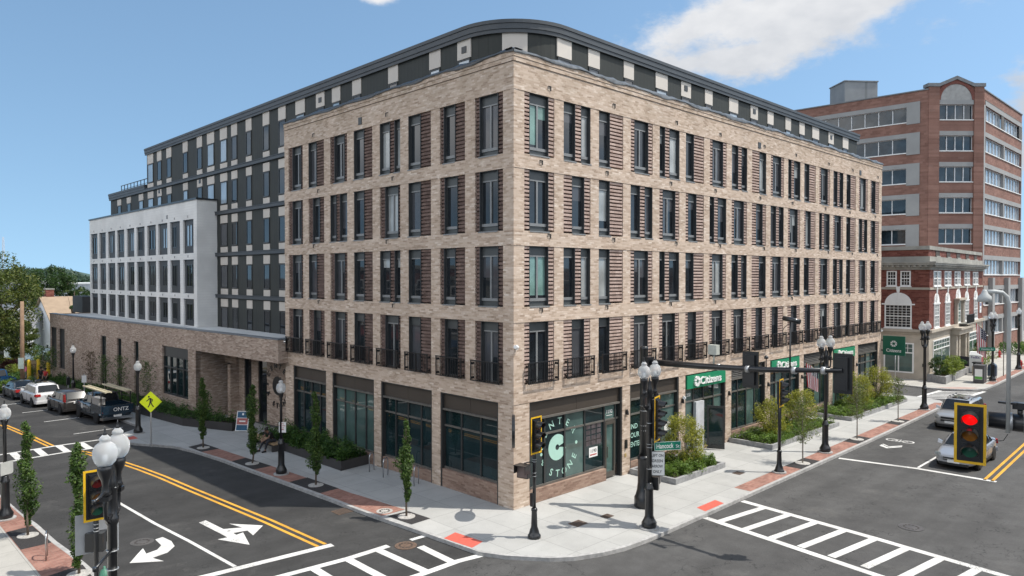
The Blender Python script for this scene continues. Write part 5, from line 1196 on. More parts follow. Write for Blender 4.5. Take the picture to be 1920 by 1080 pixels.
house('white house half hidden behind the big maple at the left edge', rtv(92, -64.5), rad(-38), 8, 8, 2.2, 5.2, plain('grey_shingles', (.22, .22, .23), .9), SIDW, wins=[('f', -2, -.6, .9, 1.6), ('f', 1, -.6, .9, 1.6), ('g', 0, -.6, 1, 1.6)])
house('small white house with blue grey porch roof below the tan roofed house', rtv(84, -55.4), rad(-35), 5.0, 3, -.2, .75, plain('bluegrey_shingles', (.14, .19, .22), .8), SIDW, wins=[('f', -1.2, -1.8, .7, 1.2), ('f', 1.0, -1.8, .7, 1.2)])
SHED = thing('warehouse', 'grey white flat roofed industrial shed in the distance', 'warehouse', (*rtv(190, -115.5), 0), rad(-42))
mb = MB(); mb.box(-14, 14, -8, 8, -2, 7.4); mb.obj('wall', ribbed('shed_cladding', (.42, .45, .48), 1.1), SHED)
mb = MB(); mb.box(-14.2, 14.2, -8.2, 8.2, 7.4, 7.75); mb.box(-3.5, -3.3, -8.25, -8.05, -2, 7.4); mb.obj('roof_edge', WHITE, SHED)
mb = MB()
for x in (-8, -2, 5): mb.box(x, x + .9, -2, -1, 7.75, 8.4)
mb.obj('roof_vent', GREYP, SHED)
# ================================================================ STREET FURNITURE
def acorn(parent, x, y, z):
    mb = MB(); mb.lathe([(.09, 0), (.13, .02), (.19, .09), (.225, .2), (.22, .32), (.175, .42), (.11, .47), (.09, .5), (.11, .52), (.10, .56), (.045, .62)], (x, y, z), 20, 0); g = mb.obj('globe', GLOBE, parent)
    mb = MB(); mb.lathe([(.05, .0), (.05, .16), (.03, .2)], (x, y, z + .02), 8); mb.obj('lamp_bulb', WHITE, g)
    mb = MB(); mb.lathe([(.045, .61), (.03, .66), (.012, .7), (.018, .73), (.004, .79)], (x, y, z), 8); mb.obj('finial', BLACKM, g)
def lamp_base(t, r=1.0, conc=True, h=0.0):
    mb = MB(); mb.lathe([(.25 * r, 0), (.27 * r, .05), (.27 * r, .17), (.23 * r, .24), (.19 * r, .32), (.155 * r, .42), (.145 * r, 1.35), (.165 * r, 1.38), (.165 * r, 1.46), (.13 * r, 1.5), (.12 * r, 1.62), (.09 * r, 1.66)], (0, 0, .05), 16, flute=.06); mb.obj('base', BLACKM, t)
    mb = MB(); mb.lathe([(.36 * r, -.05), (.36 * r, .05), (.02, .055)], n=20, sm=False); mb.obj('footing', GRAN, t)
def single_lamp(label, x, y, group='single globe street lamps', sign=None):
    t = thing('street_lamp', label, 'street lamp', (x, y, gz(x, y)), 0, group)
    lamp_base(t)
    mb = MB(); mb.lathe([(.078, 1.6), (.062, 3.3), (.055, 3.5), (.085, 3.56), (.07, 3.62), (.12, 3.78), (.135, 3.84), (.135, 3.9), (.1, 3.92)], n=12, flute=.08); mb.obj('pole', BLACKM, t)
    acorn(t, 0, 0, 3.88)
    return t
def twin_lamp(label, x, y, rot, group='twin globe street lamps'):
    t = thing('street_lamp', label, 'street lamp', (x, y, gz(x, y)), rot, group)
    lamp_base(t, 1.05)
    mb = MB(); mb.lathe([(.1, 1.6), (.095, 4.3), (.13, 4.36), (.13, 4.46), (.1, 4.5), (.1, 5.0), (.13, 5.05), (.08, 5.2), (.05, 5.45), (.02, 5.6)], n=14, flute=.08); mb.obj('pole', BLACKM, t)
    for s in (-1, 1):
        mb = MB()
        pts = [(s * .06, 0, 4.55), (s * .2, 0, 4.42), (s * .33, 0, 4.55), (s * .36, 0, 4.8), (s * .33, 0, 5.05)]; mb.tube(pts, .04, 8)
        pts = [(s * .08, 0, 5.0), (s * .18, 0, 5.1), (s * .27, 0, 5.0), (s * .24, 0, 4.88), (s * .17, 0, 4.92)]; mb.tube(pts, .028, 6)
        mb.lathe([(.05, 4.98), (.1, 5.02), (.075, 5.08), (.06, 5.2), (.075, 5.3), (.13, 5.42), (.145, 5.5), (.145, 5.58), (.1, 5.6)], (s * .33, 0, 0), 12); mb.box(s * .33 - .09, s * .33 + .09, -.09, .09, 4.9, 4.98)
        mb.obj('lamp_arm', BLACKM, t); acorn(t, s * .33, 0, 5.58)
    mb = MB(); mb.box(-.4, .4, -.035, .035, 4.98, 5.05); mb.box(-.3, .3, -.05, .05, 4.5, 4.56); mb.obj('cross_bar', BLACKM, t)
    return t
def frame_of(d):
    d = Vector((d[0], d[1], 0)).normalized(); r = Vector((-d.y, d.x, 0)); return r, Vector((0, 0, 1)), d
def signal_head(parent, loc, d, n=3, plate=True, plate_edge=True, mount=None, lit=None):
    r, u, f = frame_of(d); L0 = Vector(loc); H = .355 * n
    tf = lambda p: tuple(L0 + r * p[0] + f * p[1] + u * p[2])
    mb = MB(tf); mb.box(-.17, .17, -.11, .10, -H / 2, H / 2)
    for k in range(n): z = H / 2 - .355 * (k + .5); mb.box(-.165, .165, .10, .13, z - .165, z + .165)
    for k in range(n + 1): z = H / 2 - .355 * k; mb.box(-.175, .175, -.115, .105, z - .012, z + .012)
    h = mb.obj('signal_head', BLACKM, parent)
    if plate:
        mb = MB(tf); a, b = .30, H / 2 + .13
        for p in ((-a, -.17, -b, b), (.17, a, -b, b), (-.17, .17, H / 2, b), (-.17, .17, -b, -H / 2)): mb.box(p[0], p[1], .03, .045, p[2], p[3], 0)
        if plate_edge:
            e = .055
            for p in ((-a, -a + e, -b, b), (a - e, a, -b, b), (-a + e, a - e, b - e, b), (-a + e, a - e, -b, -b + e)): mb.box(p[0], p[1], .0452, .05, p[2], p[3], 1)
        mb.obj('backplate', [BLACKM, SIGY], h)
    cols = {3: 'rag', 4: 'ragg'}[n]; base = {'r': (.20, .012, .012), 'a': (.30, .11, .006), 'g': (.008, .10, .06)}
    for k in range(n):
        z = H / 2 - .355 * (k + .5); c = cols[k]
        mb = MB(tf); pts = [(.15 * math.cos(2 * math.pi * j / 20), .13, z + .15 * math.sin(2 * math.pi * j / 20)) for j in range(20)]; ctr = (0, .165, z)
        for j in range(20): mb.face([mb.P(pts[j]), mb.P(pts[(j + 1) % 20]), mb.P(ctr)], 0, True)
        on = lit == k
        m = plain('lens_' + c + ('_lit' if on else ''), (.45, .002, .002) if on else base[c], .35, .1, 20, emit=((1, .001, .001), .75) if on else None)
        mb.obj('signal_lens', m, h)
        mb = MB(tf); prev = None
        for j in range(15):
            a = rad(-30 + 240 * j / 14); dep = .27 if 2 < j < 12 else .16 + .04 * (j if j < 7 else 14 - j) / 2
            cur = [mb.P((.165 * math.cos(a), .12, z + .165 * math.sin(a))), mb.P((.165 * math.cos(a), .12 + dep, z + .165 * math.sin(a) - dep * .12)), mb.P((.155 * math.cos(a), .12 + dep, z + .155 * math.sin(a) - dep * .12)), mb.P((.155 * math.cos(a), .12, z + .155 * math.sin(a)))]
            if prev:
                for q in range(3): mb.face([prev[q], cur[q], cur[q + 1], prev[q + 1]])
            prev = cur
        mb.obj('visor', BLACKM, h)
    return h
def ped_head(parent, loc, d):
    r, u, f = frame_of(d); L0 = Vector(loc); tf = lambda p: tuple(L0 + r * p[0] + f * p[1] + u * p[2])
    mb = MB(tf); mb.box(-.22, .22, -.12, .1, -.24, .24, 0); mb.box(-.2, .2, .1, .105, -.21, .21, 1)
    mb.box(-.23, -.215, .1, .3, -.05, .24, 0); mb.box(.215, .23, .1, .3, -.05, .24, 0); mb.box(-.23, .23, .1, .32, .23, .245, 0)
    return mb.obj('pedestrian_signal', [BLACKM, plain('ped_face', (.16, .12, .11), .35)], parent)
def pedestal(t, h, r=.062, base='octagon'):
    mb = MB(); mb.lathe([(.22, 0), (.24, .03), (.24, .1), (.2, .14), (.17, .26), (.12, .4), (.1, .95), (.115, .98), (.115, 1.04), (.08, 1.08)], n=12); mb.obj('base', BLACKM, t)
    mb = MB(); mb.lathe([(r, 1.05), (r, h), (r * .6, h + .04)], n=12)
    mb.obj('pole', BLACKM, t)
    return t
def bands(t, zs, r=.07):
    mb = MB()
    for z in zs: mb.lathe([(r, z), (r, z + .02)], n=12)
    mb.obj('clamp_band', GALV, t)
# corner pedestal
t = thing('traffic_signal', 'black corner traffic signal pole with a pedestrian signal on its left side', 'traffic light', (-1.58, -2.66, 0))
pedestal(t, 3.1); signal_head(t, (.03, -.02, 3.68), (.07, -1)); ped_head(t, (-.42, .12, 2.45), (-.95, -.25)); bands(t, (2.2, 2.32, 2.72, 2.8))
mb = MB(); mb.tube([(0, 0, 2.68), (-.2, .05, 2.74), (-.4, .11, 2.72)], .022, 6); mb.tube([(0, 0, 2.28), (-.2, .05, 2.2), (-.4, .11, 2.2)], .022, 6); mb.obj('bracket', BLACKM, t)
mb = MB(); mb.box(-.16, -.07, -.06, .06, 1.15, 1.62); mb.obj('push_button', BLACKM, t)
# far pedestal beside the stop line
t = thing('traffic_signal', 'slim black traffic signal pole standing in the brick strip beside a young tree', 'traffic light', (12.9, -4.9, 0))
pedestal(t, 3.2, .075); signal_head(t, (.04, -.02, 3.8), (.15, -1)); mb = MB(); mb.lathe([(.33, -.02), (.33, .06), (.02, .065)], n=18, sm=False); mb.obj('footing', GRAN, t)
# near left pedestal
t = thing('traffic_signal', 'near left traffic signal showing its lenses, with boxed signal and blank sign behind', 'traffic light', (-14.72, .45, 0))
pedestal(t, 3.05); signal_head(t, (.0, -.03, 3.68), (-.05, -1)); ped_head(t, (.02, .12, 2.42), (.6, .75)); bands(t, (2.72, 2.8, 2.9))
mb = MB(); r_, u_, f_ = frame_of((.12, .99)); 
def tfb(p): return tuple(Vector((.08, .22, 2.62)) + r_ * p[0] + f_ * p[1] + u_ * p[2])
mb = MB(tfb); mb.box(-.5, .5, 0, .012, -.52, .52); mb.obj('sign_panel', plain('sign_back_aluminium', (.48, .5, .52), .4, .1, 1.5, metal=.5), t)
# big mast-arm pole on the corner
MA = thing('mast_arm_signal', 'tall black mast arm pole with two backturned signals over the street', 'traffic light', (4.08, -3.36, 0))
mb = MB(); mb.lathe([(.36, 0), (.38, .04), (.38, .42), (.33, .5), (.27, .72), (.24, 1.0), (.235, 1.9), (.26, 1.94), (.26, 2.04), (.19, 2.1)], n=16, flute=.04); mb.obj('base', BLACKM, MA)
mb = MB(); mb.lathe([(.175, 2.0), (.15, 6.35), (.165, 6.36), (.165, 6.5), (.02, 6.52)], n=16); mb.obj('pole', BLACKM, MA)
mb = MB(); mb.tube([(0, -.1, 5.9), (.02, -2.5, 5.93), (.06, -5, 6.02), (.1, -7.75, 6.24)], [.13, .115, .10, .075], 14); mb.box(-.2, .2, -.35, -.1, 5.72, 6.1); arm = mb.obj('mast_arm', BLACKM, MA)
signal_head(MA, (.25, -4.45, 5.95), (1, .12), plate_edge=True); signal_head(MA, (.25, -7.7, 6.12), (1, .12))
mb = MB(); 
for y, z in ((-4.45, 5.99), (-6.15, 6.1), (-7.15, 6.19), (-3.3, 5.96)): mb.tube([(.04 - y * .006, y - .07, z), (.04 - y * .006, y + .07, z)], .125, 12)
mb.obj('clamp_band', GALV, MA)
mb = MB(); mb.tube([(.05, -3.1, 6.0), (.05, -3.1, 6.5)], .035, 8); mb.box(-.12, .12, -3.3, -2.95, 6.42, 6.78); mb.obj('detector_box', plain('detector_cream', (.42, .43, .38), .6), MA)
mb = MB(); mb.tube([(.08, -6.0, 5.55), (.08, -6.0, 7.75)], .03, 8); mb.tube([(.1, -5.75, 7.88), (.05, -6.35, 7.78)], .085, 12); mb.tube([(.08, -5.95, 7.7), (.08, -5.75, 7.5), (.08, -5.72, 7.35), (.08, -5.9, 7.3)], .012, 6); mb.obj('camera_mast', BLACKM, MA)
mb = MB(); mb.tube([(.06, -5.15, 6.05), (.06, -5.15, 6.42)], .02, 6); mb.lathe([(.07, 0), (.075, .06), (.03, .12)], (.06, -5.15, 6.42), 10); mb.obj('beacon', BLACKM, MA)
bands(MA, (3.1, 3.3, 3.9, 4.1), .17)
# near right mast arm
t = thing('mast_arm_signal', 'near black mast arm carrying the red lit signal with yellow backplate', 'traffic light', (0.6, -24.0, 0))
mb = MB(); mb.lathe([(.4, 0), (.4, .5), (.28, .7), (.26, 2.0), (.2, 2.1), (.17, 6.4), (.18, 6.5), (.02, 6.52)], n=16); mb.obj('pole', BLACKM, t)
mb = MB(); mb.tube([(-.1, .2, 5.9), (-1.0, 3.4, 6.05), (-1.66, 5.8, 6.12), (-2.18, 7.6, 6.2)], [.32, .28, .235, .175], 16); mb.obj('mast_arm', BLACKM, t)
signal_head(t, (-2.34, 7.9, 5.87), (-.985, -.17), lit=0); 
mb = MB(); mb.tube([(-2.02, 7.0, 6.17), (-2.0, 6.93, 6.17)], .205, 14); mb.tube([(-2.10, 7.26, 6.19), (-2.08, 7.18, 6.19)], .2, 14); mb.obj('clamp_band', GALV, t)
mb = MB(); mb.tube([(-2.04, 7.05, 6.3), (-2.04, 7.05, 6.5)], .05, 8); mb.box(-2.14, -1.94, 6.93, 7.17, 6.48, 6.62); mb.box(-2.2, -2.1, 7.1, 7.42, 6.58, 6.62); mb.obj('signal_bracket', BLACKM, t)
mb = MB(); mb.tube([(-2.27, 7.22, 5.98), (-2.27, 7.22, 8.72), (-2.30, 7.25, 8.88), (-2.38, 7.33, 8.98), (-2.48, 7.43, 9.0), (-2.62, 7.57, 9.0)], .042, 10); mb.lathe([(.03, .1), (.05, .07), (.065, .02), (.13, -.05), (.14, -.16), (.12, -.165)], (-2.64, 7.59, 8.94), 16); mb.obj('gooseneck_camera', plain('camera_grey', (.42, .43, .42), .5), t)
mb = MB(); mb.tube([(-2.2, 7.75, 6.0), (-2.24, 7.68, 5.82), (-2.25, 7.6, 5.75), (-2.25, 7.5, 5.8), (-2.25, 7.42, 5.77), (-2.27, 7.3, 5.8), (-2.27, 7.22, 5.95)], .008, 6); mb.obj('cable', BLACKM, t)
# twin lamps
TL = twin_lamp('black twin globe lamp with a side signal and the green street name sign', 2.18, -4.95, rad(-2))
signal_head(TL, (.24, -.12, 4.05), (.3, -.95), 4); bands(TL, (3.0, 3.12, 3.9, 2.2), .105)
def sign_on(parent, c, d, w, h, mat, lines, tm, size, th=.015, name='sign', border=None, widths=None):
    r, u, f = frame_of(d); c = Vector(c); r2 = r   # text reads left to right for someone facing the plate
    tf = lambda p: tuple(c + r2 * p[0] + f * p[1] + u * p[2])
    mb = MB(tf); mb.box(-w / 2, w / 2, -th, 0, -h / 2, h / 2, 0)
    if border:
        e = border[1]
        for p in ((-w / 2, w / 2, h / 2 - e, h / 2), (-w / 2, w / 2, -h / 2, -h / 2 + e), (-w / 2, -w / 2 + e, -h / 2 + e, h / 2 - e), (w / 2 - e, w / 2, -h / 2 + e, h / 2 - e)): mb.box(p[0], p[1], 0, .003, p[2], p[3], 2)
    mm = [mat, tm, border[0] if border else tm]
    for k, ln in enumerate(lines):
        st, z = ln[0], ln[1]; sz = ln[2] if len(ln) > 2 else size; xo = ln[4] if len(ln) > 4 else 0
        q = c + u * z + f * .004 + r2 * xo; b = MB(); 
        V0 = len(mb.v); mb.tf = None; add_text(mb, st, sz, q, r2, u, 1, 0, width=ln[3] if len(ln) > 3 else None)
    return mb.obj(name, mm, parent)
sign_on(TL, (.56, -.42, 3.04), (-.5, -.87), 1.05, .32, STGREEN, [('Hancock', -.08, .26, .68, -.12), ('St', -.08, .17, .15, .39)], WHITE, .2, name='street_name_sign', border=(WHITE, .012))
sign_on(TL, (.22, -.2, 2.4), (-.72, -.7), .55, .9, WHITE, [('LEFT ON', .25, .15, .44), ('GREEN', .05, .15, .40), ('ARROW', -.15, .15, .40), ('ONLY', -.35, .15, .32)], BLACKM, .15, name='traffic_rule_sign', border=(BLACKM, .012))
ped_head(TL, (.3, .05, 1.62), (.9, .4))
twin_lamp('black twin globe lamp with a folded flag hanging from its post', 18.44, -4.82, rad(-20))
twin_lamp('black twin globe lamp at the far brick strip by the parked silver car', 35.76, -4.68, rad(-15))
t3 = twin_lamp('twin globe lamp with a street name sign and flag near the mailboxes', 55.26, -4.66, rad(-12)); sign_on(t3, (-.75, .1, 2.9), (-.72, -.69), 1.25, .3, STGREEN, [('Huntley Av', -.07, .2, .95)], WHITE, .2, name='street_name_sign')
t4 = twin_lamp('farthest twin globe lamp beside the red standpipe at the right edge', 66.55, -4.52, rad(10))
TN = twin_lamp('nearest twin globe lamp at lower left with two thin banner arms', -15.63, -4.34, rad(55))
mb = MB(); 
for z in (5.08, 3.8): mb.tube([(0, 0, z), (-.93, -.02, z - .03)], .028, 8); mb.lathe([(.04, -.04), (.04, .04)], (-.93, -.02, z - .03), 8)
mb.obj('banner_arm', BLACKM, TN); bands(TN, (5.06, 3.78, 3.4), .115)
# single lamps
sp = [(-4.0, 11.75, 'single globe lamp carrying the white parking sign beside the seated man'), (-5.55, 27.6, 'single globe lamp at the kerb bulb next to the yellow crossing sign'), (-4.95, 45.6, 'far single globe lamp in front of the low brick wing'), (-14.62, 13.4, 'single globe lamp on brick paving at the left edge of the view')]
SL = [single_lamp(l, x, y) for x, y, l in sp]
sign_on(SL[0], (.02, -.09, 2.25), (-.72, -.69), .34, .5, WHITE, [('NO', .15, .09), ('PARKING', .05, .09, .28), ('ANY', -.05, .08), ('TIME', -.13, .08)], RED, .09, name='parking_sign')
mb = MB(); mb.box(-.26, .26, -.1, -.085, 1.75, 2.25); mb.obj('sign_panel', plain('sign_back', (.45, .46, .44), .5), SL[3], rotz=rad(30)); bands(SL[3], (1.8, 2.15), .09)
# pedestrian warning sign
t = thing('crossing_sign', 'bright yellow diamond pedestrian crossing sign on a thin steel post', 'road sign', (-6.3, 22.85, gz(-6.3, 22.85)), rad(0))
mb = MB(); mb.box(-.03, .03, -.03, .03, 0, 2.3); mb.obj('post', GALV, t)
r, u, f = frame_of((-.55, -.83)); c = Vector((0, 0, 2.55)) + f * .04; r2 = r; hd = .60
tf = lambda p: tuple(c + r2 * p[0] + f * p[1] + u * p[2])
mb = MB(tf); d4 = [(0, -hd), (hd, 0), (0, hd), (-hd, 0)]; mb.hexa([(a, -.01, z) for a, z in d4], [(a, 0, z) for a, z in d4], 0)
def sil(pts, m=1): mb.poly([(a * .9, .004, z * .9) for a, z in pts], m)
sil([(.02 + .055 * math.cos(k * math.pi / 5), .36 + .06 * math.sin(k * math.pi / 5)) for k in range(10)]) if False else sil([(-.10 + .055 * math.cos(k * math.pi / 5), .33 + .06 * math.sin(k * math.pi / 5)) for k in range(10)])
sil([(-.09, .25), (.03, .25), (.07, .05), (.05, -.02), (-.06, -.02), (-.05, .1)]); sil([(-.09, .25), (-.05, .2), (-.16, .08), (-.24, .03), (-.26, .07), (-.18, .13)]); sil([(.0, .25), (.05, .22), (.14, .15), (.13, .03), (.09, .03), (.09, .12)])
sil([(-.06, -.02), (.02, -.02), (-.03, -.17), (-.12, -.34), (-.18, -.32), (-.1, -.17)]); sil([(-.01, -.0), (.06, -.02), (.1, -.15), (.2, -.3), (.15, -.34), (.04, -.17)])
mb.obj('sign_plate', [FLUO, BLACKM], t)
# stop sign at the side street, seen edge-on
t = thing('stop_sign', 'stop sign seen nearly edge-on in front of the bank shop window', 'road sign', (48.4, 1.2, 0))
mb = MB(); mb.tube([(0, 0, 0), (0, 0, 3.0)], .035, 8); mb.obj('post', GALV, t)
r, u, f = frame_of((-.25, 1)); tf = lambda p: tuple(Vector((0, 0, 2.6)) + r * p[0] + f * p[1] + u * p[2])
o8 = [(.42 * math.cos(rad(22.5 + 45 * k)), .42 * math.sin(rad(22.5 + 45 * k))) for k in range(8)]
mb = MB(tf); a = [mb.P((x, -.008, z)) for x, z in o8]; b = [mb.P((x, .008, z)) for x, z in o8]; mb.face(a, 0); mb.face(b, 1)
for k in range(8): mb.face([a[k], a[(k + 1) % 8], b[(k + 1) % 8], b[k]], 0)
mb.obj('sign_plate', [GALV, RED], t)
t = thing('sign_post', 'small white sign on a steel post behind the parked cars', 'road sign', (-4.85, 42.8, gz(-4.85, 42.8)))
mb = MB(); mb.box(-.03, .03, -.03, .03, 0, 2.4); mb.obj('post', GALV, t); mb = MB(); mb.box(-.16, .16, -.05, -.035, 1.75, 2.3); mb.obj('sign_plate', WHITE, t, rotz=rad(-25))
t = thing('parking_kiosk', 'slim dark parking meter on a post beside the far lamp', 'parking meter', (-5.0, 47.0, gz(-5, 47)))
mb = MB(); mb.box(-.04, .04, -.04, .04, 0, 1.2); mb.obj('post', GALV, t); mb = MB(); mb.box(-.12, .12, -.09, .09, 1.2, 1.75); mb.lathe([(.12, 0), (.1, .08), (.03, .13)], (0, 0, 1.75), 10); mb.obj('meter_head', BLACKM, t)
# litter bins
def bin_(label, x, y, r=.3, h=.95, mat=None):
    t = thing('litter_bin', label, 'litter bin', (x, y, gz(x, y)), 0, 'litter bins')
    mb = MB(); mb.lathe([(r * .85, 0), (r, .05), (r, h * .75), (r * .97, h * .78)], n=14, flute=.07); mb.obj('body', mat or plain('bin_brown', (.10, .08, .07), .6), t)
    mb = MB(); mb.lathe([(r * 1.02, h * .75), (r * 1.05, h * .8), (r * .9, h * .95), (r * .3, h), (r * .02, h)], n=14); mb.obj('lid', BLACKM, t)
bin_('dark litter bin with domed lid in front of the brick wing near the far lamp', -5.1, 43.9, .34, 1.1); bin_('brown litter bin beside the utility pole and bushes', -5.6, 54.5, .34, 1.1)
# bicycle hoops
def hoop(label, x, y, rot, h=.86, w=.42):
    mb = MB(); pts = [(-w / 2, 0, 0), (-w / 2, 0, h - .2)] + [(-w / 2 * math.cos(a), 0, h - .2 + .2 * math.sin(a)) for a in [math.pi * k / 8 for k in range(1, 8)]] + [(w / 2, 0, h - .2), (w / 2, 0, 0)]
    mb.tube(pts, .025, 8); return tag(mb.obj('bike_rack', STEEL, None, (x, y, gz(x, y)), rot), label, 'bike rack', 'steel bicycle hoops')
hoop('steel bicycle hoop next to the hedge planter end', -.68, 9.1, rad(25)); hoop('middle steel bicycle hoop before the shop windows', -.8, 7.75, rad(25)); hoop('steel bicycle hoop partly behind the nearest kerb tree', -.66, 5.55, rad(25)); hoop('steel bicycle hoop on brick paving at lower left', -14.45, 7.4, rad(75), .9, .5)
# A-frame board by the porch
t = thing('sandwich_board', 'blue and red sandwich board standing by the porch planter', 'sandwich board', (-.75, 23.3, gz(-.75, 23.3)), rad(-50))
for s in (-1, 1):
    tf = (lambda s: lambda p: (p[0], s * (.32 - p[2] * .27) + s * p[1] * 1.0, p[2]))(s)
    mb = MB(tf); mb.box(-.4, .4, -.012, .012, .05, 1.25, 0); mb.box(-.35, .35, .012, .016, .85, 1.2, 1); mb.box(-.35, .35, .012, .016, .45, .82, 2); mb.box(-.35, .35, .012, .016, .1, .42, 1)
    mb.box(-.06, .06, .016, .019, 1.0, 1.12, 0); mb.box(-.2, .2, .016, .019, .6, .68, 0); mb.obj('board', [WHITE, plain('poster_blue', (.02, .09, .17), .5), plain('poster_red', (.4, .12, .11), .5)], t)
# planters
def edge_planter(label, poly, h, mat, w=.15, name='planter', soil=.05):
    c = poly[0]; t = thing(name, label, 'planter', (c[0], c[1], gz(*c)), 0)
    P = [(p[0] - c[0], p[1] - c[1], gz(*p) - gz(*c)) for p in poly]; n = len(P)
    inn = []
    for k in range(n):
        a, b, d = Vector(P[k - 1][:2]), Vector(P[k][:2]), Vector(P[(k + 1) % n][:2]); t1 = (b - a).normalized(); t2 = (d - b).normalized(); n1 = Vector((-t1.y, t1.x)); n2 = Vector((-t2.y, t2.x)); m = (n1 + n2); m = m / max(.3, m.dot(n1)); inn.append(b + m * w)
    mb = MB()
    for k in range(n):
        j = (k + 1) % n; mb.hexa([(P[k][0], P[k][1], P[k][2] - .3), (P[j][0], P[j][1], P[j][2] - .3), (inn[j].x, inn[j].y, P[j][2] - .3), (inn[k].x, inn[k].y, P[k][2] - .3)], [(P[k][0], P[k][1], P[k][2] + h), (P[j][0], P[j][1], P[j][2] + h), (inn[j].x, inn[j].y, P[j][2] + h), (inn[k].x, inn[k].y, P[k][2] + h)])
    mb.obj('edging', mat, t)
    mb = MB(); mb.poly([(inn[k].x, inn[k].y, P[k][2] + h - soil) for k in range(n)]); mb.obj('soil', SOIL, t)
    return [(inn[k].x + c[0], inn[k].y + c[1]) for k in range(n)]
PLM = plain('planter_metal', (.045, .042, .042), .5, .15, 1.2)
PA = {}
PA['R1'] = edge_planter('low granite edged bed at the corner shop with a golden shrub', [(7.62, -2.6), (11.9, -2.65), (11.85, -.06), (7.62, -.06)], .25, GRAND)
PA['R2'] = edge_planter('low granite edged bed in the middle of the street front', [(16.92, -2.63), (25.8, -2.72), (25.8, -.06), (16.92, -.06)], .25, GRAND)
PA['R3'] = edge_planter('long granite edged bed at the far end of the street front', [(27.9, -2.68), (38.5, -2.78), (38.5, -.06), (27.9, -.06)], .25, GRAND)
PA['L1'] = edge_planter('dark metal hedge planter along the shaded shop windows', [(-1.72, 10.15), (-.02, 10.35), (-.02, 18.6), (-1.0, 20.0), (-1.55, 19.6), (-1.6, 16.5)], .45, PLM, .05)
PA['L2'] = edge_planter('long dark metal hedge planter in front of the porch and brick wing', [(-1.3, 23.7), (-.55, 24.5), (-1.35, 31.0), (-2.85, 58.5), (-4.3, 60.5), (-3.9, 46), (-3.1, 33), (-2.75, 28.0)], .5, PLM, .05)
PA['B1'] = edge_planter('grey stone planter in front of the bank window', [(50.2, -2.3), (52.75, -2.15), (52.9, -1.0), (51.6, -.75), (51.3, -.5)], .62, GRAND, .2)
PA['B2'] = edge_planter('longer grey stone planter with bushes along the bank front', [(53.1, -2.15), (60.2, -1.75), (60.1, -.3), (53.0, -.75)], .55, GRAND, .2)
# bench slab on the hedge planter
t = thing('bench', 'timber slatted bench seat against the hedge planter end', 'bench', (-1.95, 17.9, gz(-1.95, 17.9)), rad(-2))
mb = MB()
for k in range(5): mb.box(-.22 + k * .105, -.13 + k * .105, -1.7, 1.7, .42, .47)
mb.obj('seat', TIMBER, t); mb = MB(); mb.box(-.2, .28, -1.5, -1.4, 0, .42); mb.box(-.2, .28, 1.4, 1.5, 0, .42); mb.obj('leg', PLM, t)
# post boxes, kiosks and other things by the bank
t = thing('recycling_kiosk', 'dark recycling kiosk with a green and white poster', 'recycling bin', (53.5, -4.1, 0), rad(3))
mb = MB(); mb.box(-.65, .65, -.4, .4, .05, 1.5); mb.box(-.68, .68, -.43, .43, 1.5, 1.58); mb.obj('body', plain('kiosk_grey', (.07, .07, .072), .5), t); mb = MB(); mb.box(-.67, -.651, -.28, .28, .35, 1.25, 0); mb.box(-.674, -.67, -.27, .27, .37, .6, 1); mb.obj('poster', [WHITE, plain('poster_green', (.1, .35, .05), .5)], t)
t = thing('mailbox', 'blue grey mailbox on short legs behind the kiosk', 'mailbox', (57.4, -4.2, 0), rad(3))
mb = MB(); mb.box(-.35, .35, -.33, .33, .25, 1.05); mb.tube([(-.35, 0, 1.05), (.35, 0, 1.05)], .33, 16); mb.obj('body', plain('mail_blue', (.045, .07, .11), .4), t)
mb = MB()
for a in (-.3, .26):
    for b in (-.28, .24): mb.box(a, a + .05, b, b + .05, 0, .25)
mb.obj('leg', BLACKM, t)
t = thing('parcel_box', 'white parcel drop box with a coloured band beside the bank planter', 'parcel drop box', (60.6, -2.2, 0), rad(3))
mb = MB(); mb.box(-.45, .45, -.5, .5, .1, 1.75); mb.hexa([(-.45, -.5, 1.75), (.45, -.5, 1.75), (.45, .5, 1.75), (-.45, .5, 1.75)], [(-.2, -.5, 2.05), (.45, -.5, 2.05), (.45, .5, 2.05), (-.2, .5, 2.05)]); mb.obj('body', WHITE, t)
mb = MB(); add_text(mb, 'FedEx', .3, (-.455, .0, 1.45), (0, -1, 0), (0, 0, 1), 0, 0, width=.7); mb.box(-.44, .44, -.51, -.503, .3, 1.6, 1); mb.obj('lettering', [plain('parcel_purple', (.08, .03, .2), .5), plain('parcel_red', (.35, .05, .05), .5)], t)
t = thing('litter_bin', 'tan square litter bin with an open dark top beside the bank planter', 'litter bin', (58.9, -2.7, 0)); mb = MB(); mb.box(-.35, .35, -.35, .35, 0, .85); mb.obj('body', plain('tan_bin', (.33, .27, .19), .7), t); mb = MB(); mb.box(-.3, .3, -.3, .3, .85, 1.15); mb.box(-.38, .38, -.38, .38, 1.15, 1.25); mb.obj('lid', BLACKM, t)
t = thing('sandwich_board', 'dark sandwich board leaning at the bank planter', 'sandwich board', (61.0, -1.0, 0), rad(70)); mb = MB(); mb.hexa([(-.7, -.3, .5), (.7, -.3, .5), (.7, -.26, .5), (-.7, -.26, .5)], [(-.7, .05, 1.5), (.7, .05, 1.5), (.7, .09, 1.5), (-.7, .09, 1.5)]); mb.box(-.6, -.54, -.2, -.1, 0, .7); mb.box(.54, .6, -.2, -.1, 0, .7); mb.obj('board', plain('board_navy', (.03, .035, .06), .5), t)
